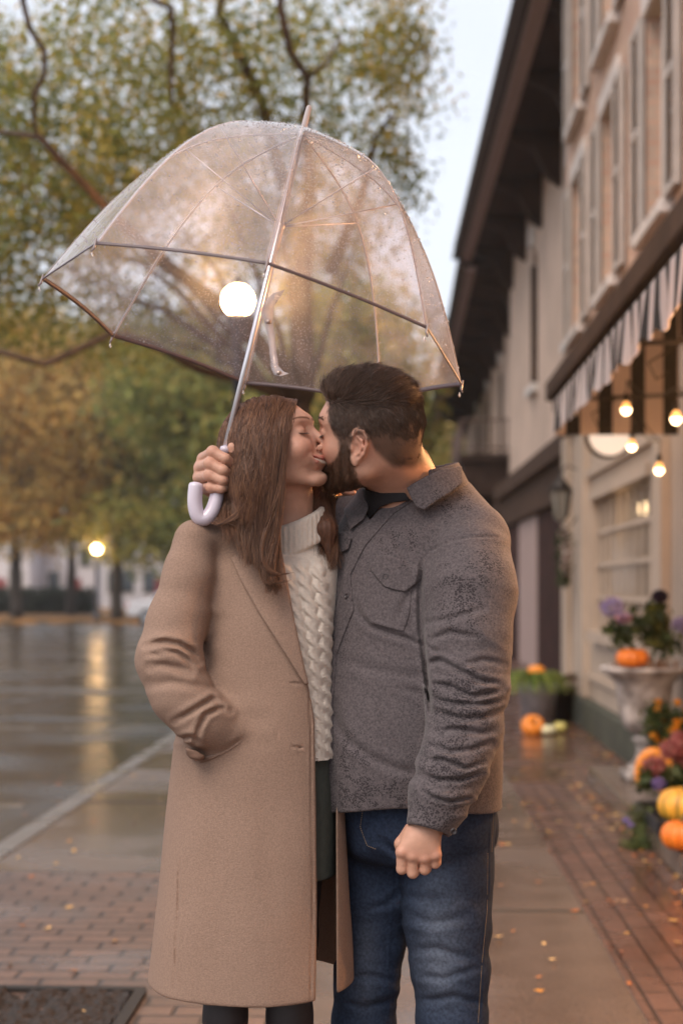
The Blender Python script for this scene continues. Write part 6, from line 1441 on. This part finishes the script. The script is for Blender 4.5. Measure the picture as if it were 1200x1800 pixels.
# ---- jeans
def leg_chain(k):
    y = (2.86, 2.77)[k]
    if k == 0: pts = [P(664, 1470, y-.01), P(660, 1560, y-.01), P(652, 1650, y-.01), P(643, 1720, y-.01), P(640, 1800, y)]; rs = [.088, .078, .064, .060, .058]
    else: pts = [P(786, 1470, y+.02), P(785, 1540, y+.01), P(786, 1620, y), P(792, 1700, y), P(795, 1800, y)]; rs = [.090, .086, .079, .071, .063]
    b = pts[-1]; return pts+[np.array([b[0]-.002, y+.01, .30]), np.array([b[0], y+.02, .07])], rs+[.056, .060]
jn_cr = [([(668, 1478), (700, 1500), (718, 1500)], 6, .006), ([(708, 1572), (740, 1580), (780, 1584)], 7, .004), ([(712, 1610), (760, 1624), (820, 1612)], 8, .005), ([(722, 1672), (770, 1668), (830, 1690)], 7, .004),
    ([(736, 1716), (780, 1722), (846, 1700)], 6, .005), ([(740, 1762), (800, 1752), (850, 1768)], 6, .005), ([(600, 1722), (650, 1716), (698, 1728)], 6, .005), ([(596, 1760), (640, 1772), (694, 1758)], 6, .005), ([(640, 1600), (680, 1590), (702, 1570)], 6, .005),
    ([(862, 1440), (861, 1560), (852, 1650), (846, 1800)], 2, -.0018), ([(690, 1500), (688, 1600), (682, 1680), (684, 1800)], 2, -.0018), ([(640, 1424), (636, 1455), (648, 1490), (664, 1490)], 2.2, -.0016), ([(664, 1424), (664, 1490)], 1.6, -.0012)]
def jeans(p):
    d = loft(p, [(1330, 592, 870, 2.79, .125), (1400, 592, 868, 2.795, .14), (1450, 594, 872, 2.80, .145), (1490, 602, 864, 2.805, .13)], 2.80, 2.3)
    d = smax(d, P(0, 1515, 2.8)[2]-p[:, 2], .06)
    for k in (0, 1): a, b = leg_chain(k); d = smin(d, chain(p, a, b, .03), .022 if k == 0 else .010)
    n = vnoise(np.stack([p[:, 0]*14, p[:, 1]*14, p[:, 2]*26], 1), 31)*.0030+vnoise(p*np.array([30, 30, 55], f32), 33)*.0012
    d = d+n+(crease(p, jn_cr)*near(p, 2.86)).astype(f32)
    # back pocket and its flare
    return smax(d, .06-p[:, 2], .003)
def denim_col(V):
    px, py = proj2(V.astype(f32)); f = np.zeros(len(V), f32)
    f = np.maximum(f, np.exp(-(((px-775)/42)**2+((py-1660)/110)**2))); f = np.maximum(f, .55*np.exp(-(((px-640)/26)**2+((py-1700)/90)**2)))
    f = f*(.85+.3*vnoise((V*np.array([22, 22, 26])).astype(f32), 2)); f = np.clip(f, 0, 1)[:, None]
    return np.array([.021, .034, .066], f32)*(1-f)+np.array([.120, .142, .190], f32)*f
DEN = mat('blue_denim', (1, 1, 1), .85, attr=True, var=.32, vscale=170, bump=.4, bscale=900, spec=.2, detail=5)
sdf_obj('jeans', jeans, ((-.03, .37), (2.60, 3.02), (.04, 1.12)), .0038, DEN, man, denim_col, margin=1.5)
bp = [(866, 1420), (880, 1420), (882, 1450), (878, 1475), (870, 1486), (864, 1470)]
sdf_obj('back_pocket', lambda p: smax(ell(p, P(860, 1452, 2.84), (.018, .055, .050)), P(0, 1424, 2.8)[2]*0+p[:, 2]-P(0, 1424, 2.8)[2], .003), ((.24, .36), (2.74, 2.92), (.82, 1.0)), .003, DEN, man, denim_col)
TH = mat('tan_thread', (.30, .22, .13), .8)
def stitch(name, pts, f, y0, y1, r=.0006, lift=.0008, dash=2.6):
    mb = MB(); a = np.array(pts, float); seg = np.linalg.norm(np.diff(a, axis=0), axis=1); Lt = seg.sum(); cum = np.concatenate([[0], np.cumsum(seg)])
    n = int(Lt/(dash*1.5)); T = np.arange(n)*dash*1.5; prev = []
    Y = np.linspace(y0, y1, 160)
    X = np.interp(np.concatenate([T, T+dash]), cum, a[:, 0]); Z = np.interp(np.concatenate([T, T+dash]), cum, a[:, 1])
    pts3 = np.stack([(X[:, None]-600)/F_PX*Y[None], np.repeat(Y[None], len(X), 0), CAMH-(Z[:, None]-1035)/F_PX*Y[None]], -1).reshape(-1, 3).astype(f32)
    D = f(pts3).reshape(len(X), -1); hit = (D < 0); i = hit.argmax(1); ok = hit.any(1); c = pts3.reshape(len(X), -1, 3)[np.arange(len(X)), np.maximum(i-1, 0)]
    for k in range(n):
        if ok[k] and ok[k+n]: mb.tube([c[k], c[k+n]], r, 4)
    if mb.v: mb.build(name, TH, man)
stitch('seam_stitching', [(857, 1500), (856, 1600), (847, 1690), (840, 1800)], jeans, 2.6, 2.95)
stitch('seam_stitching', [(637, 1425), (633, 1455), (645, 1487), (662, 1494)], jeans, 2.6, 2.95)
stitch('seam_stitching', [(867, 1425), (864, 1500)], jeans, 2.6, 2.95)
for k, x1 in enumerate((646, 795)):
    y = (2.86, 2.77)[k]; bx = P(x1, 1790, y)[0]
    sdf_obj('shoe', boot(bx, y+.02, 0, 1.15, (-.35, -.94)), ((bx-.2, bx+.14), (y-.24, y+.12), (-.01, .30)), .006, mat('brown_leather', (.07, .035, .02), .45), man)
# ================================================================= the clear bubble umbrella
um = empty('umbrella', P(355, 920, 2.655), 'clear plastic bubble umbrella beaded with rain, white hooked handle, held in the man\'s hand', 'umbrella')
UA = np.array([math.sin(-3.371), math.sin(.1203), 1.]); UA /= np.linalg.norm(UA)
UU = np.cross([0, 1, 0], UA); UU /= np.linalg.norm(UU); UV = np.cross(UA, UU); UC = np.array([-.1650, 2.70, 1.8477]); PH0 = .0854+math.pi
prof = [(0, .4087), (.030, .396), (.065, .380), (.115, .356), (.165, .330), (.212, .302), (.255, .272), (.298, .234), (.335, .190), (.358, .148), (.376, .102), (.391, .052), (.406, .0)]
ph_ = np.array([p[0] for p in prof]); pr_ = np.array([p[1] for p in prof]); tt_ = np.linspace(0, 1, len(prof)); tq = np.linspace(0, 1, 49)
def _sm(a):
    v = np.interp(tq, tt_, a)
    for _ in range(6): v[1:-1] = (v[:-2]+2*v[1:-1]+v[2:])/4
    return v
Hc, Rc = _sm(ph_), _sm(pr_)
def upt(k, th, off=0.):
    """point on the canopy: k index along the profile (0 rim .. 48 apex), th azimuth"""
    a = ((th-PH0) % (math.pi/4))-math.pi/8; flat = math.cos(math.pi/8)/math.cos(a); w_ = .92*min(1, Rc[k]/.33)**1.5; r = Rc[k]*((1-w_)+w_*flat)-off
    sag = -.006*(1-(abs(a)/(math.pi/8))**2)*(Rc[k]/.4)
    h = Hc[k]+.005*(1-(abs(a)/(math.pi/8))**2)*max(0, 1-k/7.)
    return UC+UA*(h+off*.3)+(r+sag)*(math.cos(th)*UU+math.sin(th)*UV)
NT_ = 160; V = []; F_ = []
for k in range(len(Hc)):
    for i in range(NT_): V.append(upt(k, PH0+2*math.pi*i/NT_))
for k in range(len(Hc)-1):
    for i in range(NT_): j = (i+1) % NT_; F_.append((k*NT_+i, k*NT_+j, (k+1)*NT_+j, (k+1)*NT_+i))
def vinyl(name, fog=.10, spec=1.0, drops=True):
    m, t, b = NT(name); L = t.links.new; t.nodes.remove(b); out = t.nodes['Material Output']; tcn = nd(t, 'ShaderNodeTexCoord')
    n = nd(t, 'ShaderNodeTexNoise', Scale=14., Detail=6.); L(tcn.outputs['Object'], n.inputs['Vector']); n2 = nd(t, 'ShaderNodeTexVoronoi', Scale=230.); L(tcn.outputs['Object'], n2.inputs['Vector'])
    mpz = nd(t, 'ShaderNodeMapping'); mpz.inputs['Scale'].default_value = (60, 60, 4); L(tcn.outputs['Object'], mpz.inputs[0]); n3 = nd(t, 'ShaderNodeTexNoise', Scale=1., Detail=3.); L(mpz.outputs[0], n3.inputs['Vector'])
    bp = nd(t, 'ShaderNodeBump', Strength=.35, Distance=.002); L(n.outputs['Fac'], bp.inputs['Height'])
    bp2 = nd(t, 'ShaderNodeBump', Strength=.5, Distance=.0015); L(n3.outputs['Fac'], bp2.inputs['Height']); L(bp.outputs[0], bp2.inputs['Normal'])
    gl = nd(t, 'ShaderNodeBsdfGlossy', Roughness=.13); L(bp2.outputs[0], gl.inputs['Normal']); gl.inputs['Color'].default_value = (1, 1, 1, 1)
    tp = nd(t, 'ShaderNodeBsdfTransparent'); tp.inputs[0].default_value = (.95, .93, .94, 1)
    df = nd(t, 'ShaderNodeBsdfDiffuse'); df.inputs[0].default_value = (.80, .76, .80, 1); tl = nd(t, 'ShaderNodeBsdfTranslucent'); tl.inputs[0].default_value = (.80, .76, .80, 1); ms0 = nd(t, 'ShaderNodeMixShader'); ms0.inputs[0].default_value = .5; L(df.outputs[0], ms0.inputs[1]); L(tl.outputs[0], ms0.inputs[2])
    # fog plus fine drop specks
    mr = nd(t, 'ShaderNodeMapRange'); mr.inputs[1].default_value = .30; mr.inputs[2].default_value = .72; mr.inputs[3].default_value = fog*.5; mr.inputs[4].default_value = fog*1.6; L(n.outputs['Fac'], mr.inputs[0])
    md = nd(t, 'ShaderNodeMapRange'); md.inputs[1].default_value = .26; md.inputs[2].default_value = .12; md.inputs[3].default_value = 0; md.inputs[4].default_value = .34 if drops else 0; L(n2.outputs['Distance'], md.inputs[0])
    ad = nd(t, 'ShaderNodeMath', operation='ADD'); ad.use_clamp = True; L(mr.outputs[0], ad.inputs[0]); L(md.outputs[0], ad.inputs[1])
    lw = nd(t, 'ShaderNodeLayerWeight', Blend=.30); pw = nd(t, 'ShaderNodeMath', operation='MULTIPLY_ADD'); pw.inputs[1].default_value = .55; L(lw.outputs['Facing'], pw.inputs[0]); pw.inputs[2].default_value = .0
    ad2 = nd(t, 'ShaderNodeMath', operation='MULTIPLY_ADD'); ad2.use_clamp = True; p3 = nd(t, 'ShaderNodeMath', operation='POWER'); p3.inputs[1].default_value = 4.; L(lw.outputs['Facing'], p3.inputs[0]); L(p3.outputs[0], ad2.inputs[0]); ad2.inputs[1].default_value = .45; L(ad.outputs[0], ad2.inputs[2])
    m1 = nd(t, 'ShaderNodeMixShader'); L(ad2.outputs[0], m1.inputs[0]); L(tp.outputs[0], m1.inputs[1]); L(ms0.outputs[0], m1.inputs[2])
    fr = nd(t, 'ShaderNodeFresnel', IOR=1.45); ge = nd(t, 'ShaderNodeNewGeometry'); im = nd(t, 'ShaderNodeMapRange'); im.inputs[3].default_value = 1.45; im.inputs[4].default_value = 1/1.45; L(ge.outputs['Backfacing'], im.inputs[0]); L(im.outputs[0], fr.inputs['IOR']); fm = nd(t, 'ShaderNodeMath', operation='MULTIPLY'); fm.inputs[1].default_value = 1.1*spec; fm.use_clamp = True; L(fr.outputs[0], fm.inputs[0])
    m2 = nd(t, 'ShaderNodeMixShader'); L(fm.outputs[0], m2.inputs[0]); L(m1.outputs[0], m2.inputs[1]); L(gl.outputs[0], m2.inputs[2]); 
    rf = nd(t, 'ShaderNodeBsdfRefraction', Roughness=.50, IOR=1.10); rf.inputs['Color'].default_value = (1, .97, .95, 1); m3 = nd(t, 'ShaderNodeMixShader'); m3.inputs[0].default_value = .013; L(m2.outputs[0], m3.inputs[1]); L(rf.outputs[0], m3.inputs[2]); L(m3.outputs[0], out.inputs[0]); return m
VIN = vinyl('clear_vinyl', .16)
mesh_obj('canopy', V, F_, VIN, um, True)
BIND = mat('grey_binding', (.13, .095, .10), .4)
g = MB(); ring = [tuple(upt(0, PH0+2*math.pi*i/NT_)) for i in range(NT_)]
vs = []; 
for i in range(NT_):
    th = PH0+2*math.pi*i/NT_; a = upt(0, th, -.0012)-UA*.001; b_ = upt(1, th, -.0012); b_ = a+(b_-a)/np.linalg.norm(b_-a)*.0072; c_ = upt(0, th, .0012)-UA*.001; d_ = c_+(b_-a); vs += [a, b_, d_, c_]
g.add(vs, [(i*4+j, ((i+1) % NT_)*4+j, ((i+1) % NT_)*4+(j+1) % 4, i*4+(j+1) % 4) for i in range(NT_) for j in range(4)]); g.build('binding', BIND, um, True)
CLR = vinyl('clear_vinyl_seam', .30, 1.2, False); WIRE = mat('silver_wire', (.55, .50, .52), .35, metal=.7)
top = UC+UA*.406; runner = UC+UA*.215
for k in range(8):
    th = PH0+k*math.pi/4
    g = MB(); g.tube([tuple(upt(j, th, .003)) for j in range(0, 47, 2)]+[tuple(top)], .0017, 6); rb = g.build('rib', mat('clear_rib', (.62, .56, .56), .3) if k == 0 else bpy.data.materials['clear_rib'], um, True)
    g = MB(); e = upt(0, th); g.tube([e+(UA*.010), e-UA*.006, e-UA*.014+(e-UC)*.01], [.0018, .0024, .0016], 8); g.build('rib_tip', mat('tip_plastic', (.30, .25, .25), .25) if k == 0 else bpy.data.materials['tip_plastic'], rb, True)
    m_ = upt(30, th, .004); g = MB(); g.tube([tuple(runner), tuple(m_)], .0013, 6); g.build('stretcher', WIRE, um, True)
    g = MB(); vs = []
    for j in range(0, 47, 2):
        for s_ in (-1, 1):
            dth = s_*.0042/max(Rc[j], .02); vs.append(tuple(upt(j, th+dth, -.0010)))
    n_ = len(vs)//2; g.add(vs, [(2*i, 2*i+1, 2*i+3, 2*i+2) for i in range(n_-1)]); g.build('seam', CLR, rb, True)
# shaft, ferrule, runner, handle
SH0 = P(395, 792, 2.655); d0 = (top-SH0)/np.linalg.norm(top-SH0)
SILV = mat('brushed_aluminium', (.74, .72, .76), .28, metal=.85)
g = MB(); g.tube([tuple(SH0-d0*.06), tuple(SH0+(top-SH0)*.45), tuple(top)], [.0056, .0053, .0050], 16); g.build('shaft', SILV, um, True)
g = MB(); g.tube([tuple(top-d0*.006), tuple(top+d0*.004), tuple(top+d0*.006), tuple(top+d0*.056), tuple(top+d0*.060)], [.011, .011, .0062, .0050, .0030], 14); g.build('ferrule', mat('grey_plastic', (.42, .36, .36), .3), um, True)
g = MB(); g.tube([tuple(runner-d0*.05), tuple(runner-d0*.046), tuple(runner-d0*.004), tuple(runner+d0*.004), tuple(runner+d0*.008)], [.0066, .0078, .0078, .0100, .0085], 14); g.build('runner', mat('clear_grey_plastic', (.52, .46, .46), .2), um, True)
HND = mat('pearl_white_plastic', (.66, .60, .70), .16, spec=.7)
hp = [P(395, 792, 2.655), P(392, 806, 2.656), P(388, 830, 2.656), P(384, 855, 2.655), P(380, 878, 2.653), P(374, 898, 2.650), P(364, 911, 2.647), P(353, 914, 2.645), P(345, 904, 2.643), P(342, 885, 2.642), P(343, 865, 2.641), P(345, 850, 2.641)]
pp = []
for i in range(len(hp)-1):
    for t in np.linspace(0, 1, 5)[:-1]: pp.append(hp[i]*(1-t)+hp[i+1]*t)
pp.append(hp[-1]); pp = np.array(pp)
for _ in range(6): pp[1:-1] = (pp[:-2]+2*pp[1:-1]+pp[2:])/4
rr = np.interp(np.linspace(0, 1, len(pp)), [0, .08, .2, .45, .98, 1], [.0075, .0095, .0118, .0138, .0140, .0125]); pp = np.vstack([pp, pp[-1]+(pp[-1]-pp[-2])*.7]); rr = np.append(rr, .006)
g = MB(); g.tube([tuple(q) for q in pp], list(rr), 20); g.build('handle', HND, um, True)
g = MB(); g.tube([tuple(SH0-d0*.004), tuple(SH0+d0*.006), tuple(SH0+d0*.008)], [.0100, .0095, .006], 16); g.build('collar', HND, um, True)
# closing strap with its snap, hanging inside
sp = [P(491, 512, 2.40), P(480, 524, 2.41), P(469, 542, 2.42), P(472, 566, 2.425), P(477, 590, 2.43), P(480, 620, 2.43), P(483, 645, 2.425), P(490, 656, 2.41), P(500, 659, 2.40)]
wd = [.010, .013, .012, .0065, .006, .006, .0065, .0085, .008]; vs = []
for q, w_ in zip(sp, wd): 
    for dx, dy in ((-w_, 0), (w_, -.004), (w_, -.0025), (-w_, .0015)): vs.append((q[0]+dx, q[1]+dy, q[2]+.25*dx))
g = MB(); g.add(vs, [(i*4+j, i*4+(j+1) % 4, i*4+4+(j+1) % 4, i*4+4+j) for i in range(len(sp)-1) for j in range(4)]); stp = g.build('strap', vinyl('strap_vinyl', .42, 1.3, False), um, True)
for q in (sp[3], sp[7]): g = MB(); g.lathe(Vector(q)-Vector((0, .004, 0)), [(0, -.004), (.004, -.003), (.0048, 0), (.004, .003), (0, .004)], 12); g.build('snap', mat('snap_metal', (.45, .36, .32), .3, metal=.8), stp, True)
# rain: beads standing on the plastic, denser near the top and on the left shoulder
N = 6500; K_ = RNG.integers(1, 47, N); A_ = RNG.uniform(0, 2*math.pi, N); base_i = np.array([(0, 0, 1), (1, 0, 0), (0, 1, 0), (-1, 0, 0), (0, -1, 0), (0, 0, -1)], f32)
fi = np.array([(0, 1, 2), (0, 2, 3), (0, 3, 4), (0, 4, 1), (5, 2, 1), (5, 3, 2), (5, 4, 3), (5, 1, 4)])
keep = RNG.random(N) < (.20+.8*(Hc[K_]/.385)**1.2); K_, A_ = K_[keep], A_[keep]
ctr = np.array([upt(int(k), a, -.0010)+RNG.normal(0, .0006, 3) for k, a in zip(K_, A_)]); n = len(ctr); rr = RNG.uniform(.0007, .0017, n)*np.where(RNG.random(n) < .12, 1.5, 1)
V = (ctr[:, None, :]+base_i[None]*rr[:, None, None]).reshape(-1, 3); F_ = (np.arange(n)[:, None, None]*6+fi[None]).reshape(-1, 3)
m, t, b = NT('water_bead'); out = t.nodes['Material Output']; t.nodes.remove(b); gl = nd(t, 'ShaderNodeBsdfGlossy', Roughness=.08); tp = nd(t, 'ShaderNodeBsdfTransparent'); df = nd(t, 'ShaderNodeBsdfTranslucent'); df.inputs[0].default_value = (.9, .9, .95, 1)
a1 = nd(t, 'ShaderNodeMixShader'); a1.inputs[0].default_value = .45; t.links.new(gl.outputs[0], a1.inputs[1]); t.links.new(df.outputs[0], a1.inputs[2]); a2 = nd(t, 'ShaderNodeMixShader'); a2.inputs[0].default_value = .62; t.links.new(tp.outputs[0], a2.inputs[1]); t.links.new(a1.outputs[0], a2.inputs[2]); t.links.new(a2.outputs[0], out.inputs[0])
dr = mesh_obj('raindrops', V, F_, m, um, True); dr['kind'] = 'stuff'
for th_k in range(8):     # drops hanging from the rib tips
    e = upt(0, PH0+th_k*math.pi/4)-UA*.02; g = MB(); g.lathe(Vector(e), [(0, -.004), (.002, -.003), (.0024, 0), (.0014, .003), (0, .007)], 10); g.build('hanging_drop', m, um, True)

# ================================================================= rainy air
hz = MB(); hz.box(-75, 30, -25, 165, -1.65, 26); hm = bpy.data.materials.new('rain_haze'); hm.use_nodes = True; ht = hm.node_tree; ht.nodes.clear()
pv = ht.nodes.new('ShaderNodeVolumePrincipled'); pv.inputs['Color'].default_value = (.93, .93, .95, 1); pv.inputs['Density'].default_value = .0014; pv.inputs['Anisotropy'].default_value = .75
ho = ht.nodes.new('ShaderNodeOutputMaterial'); ht.links.new(pv.outputs[0], ho.inputs['Volume'])
hob = hz.build('haze', hm, None); hob['kind'] = 'stuff'
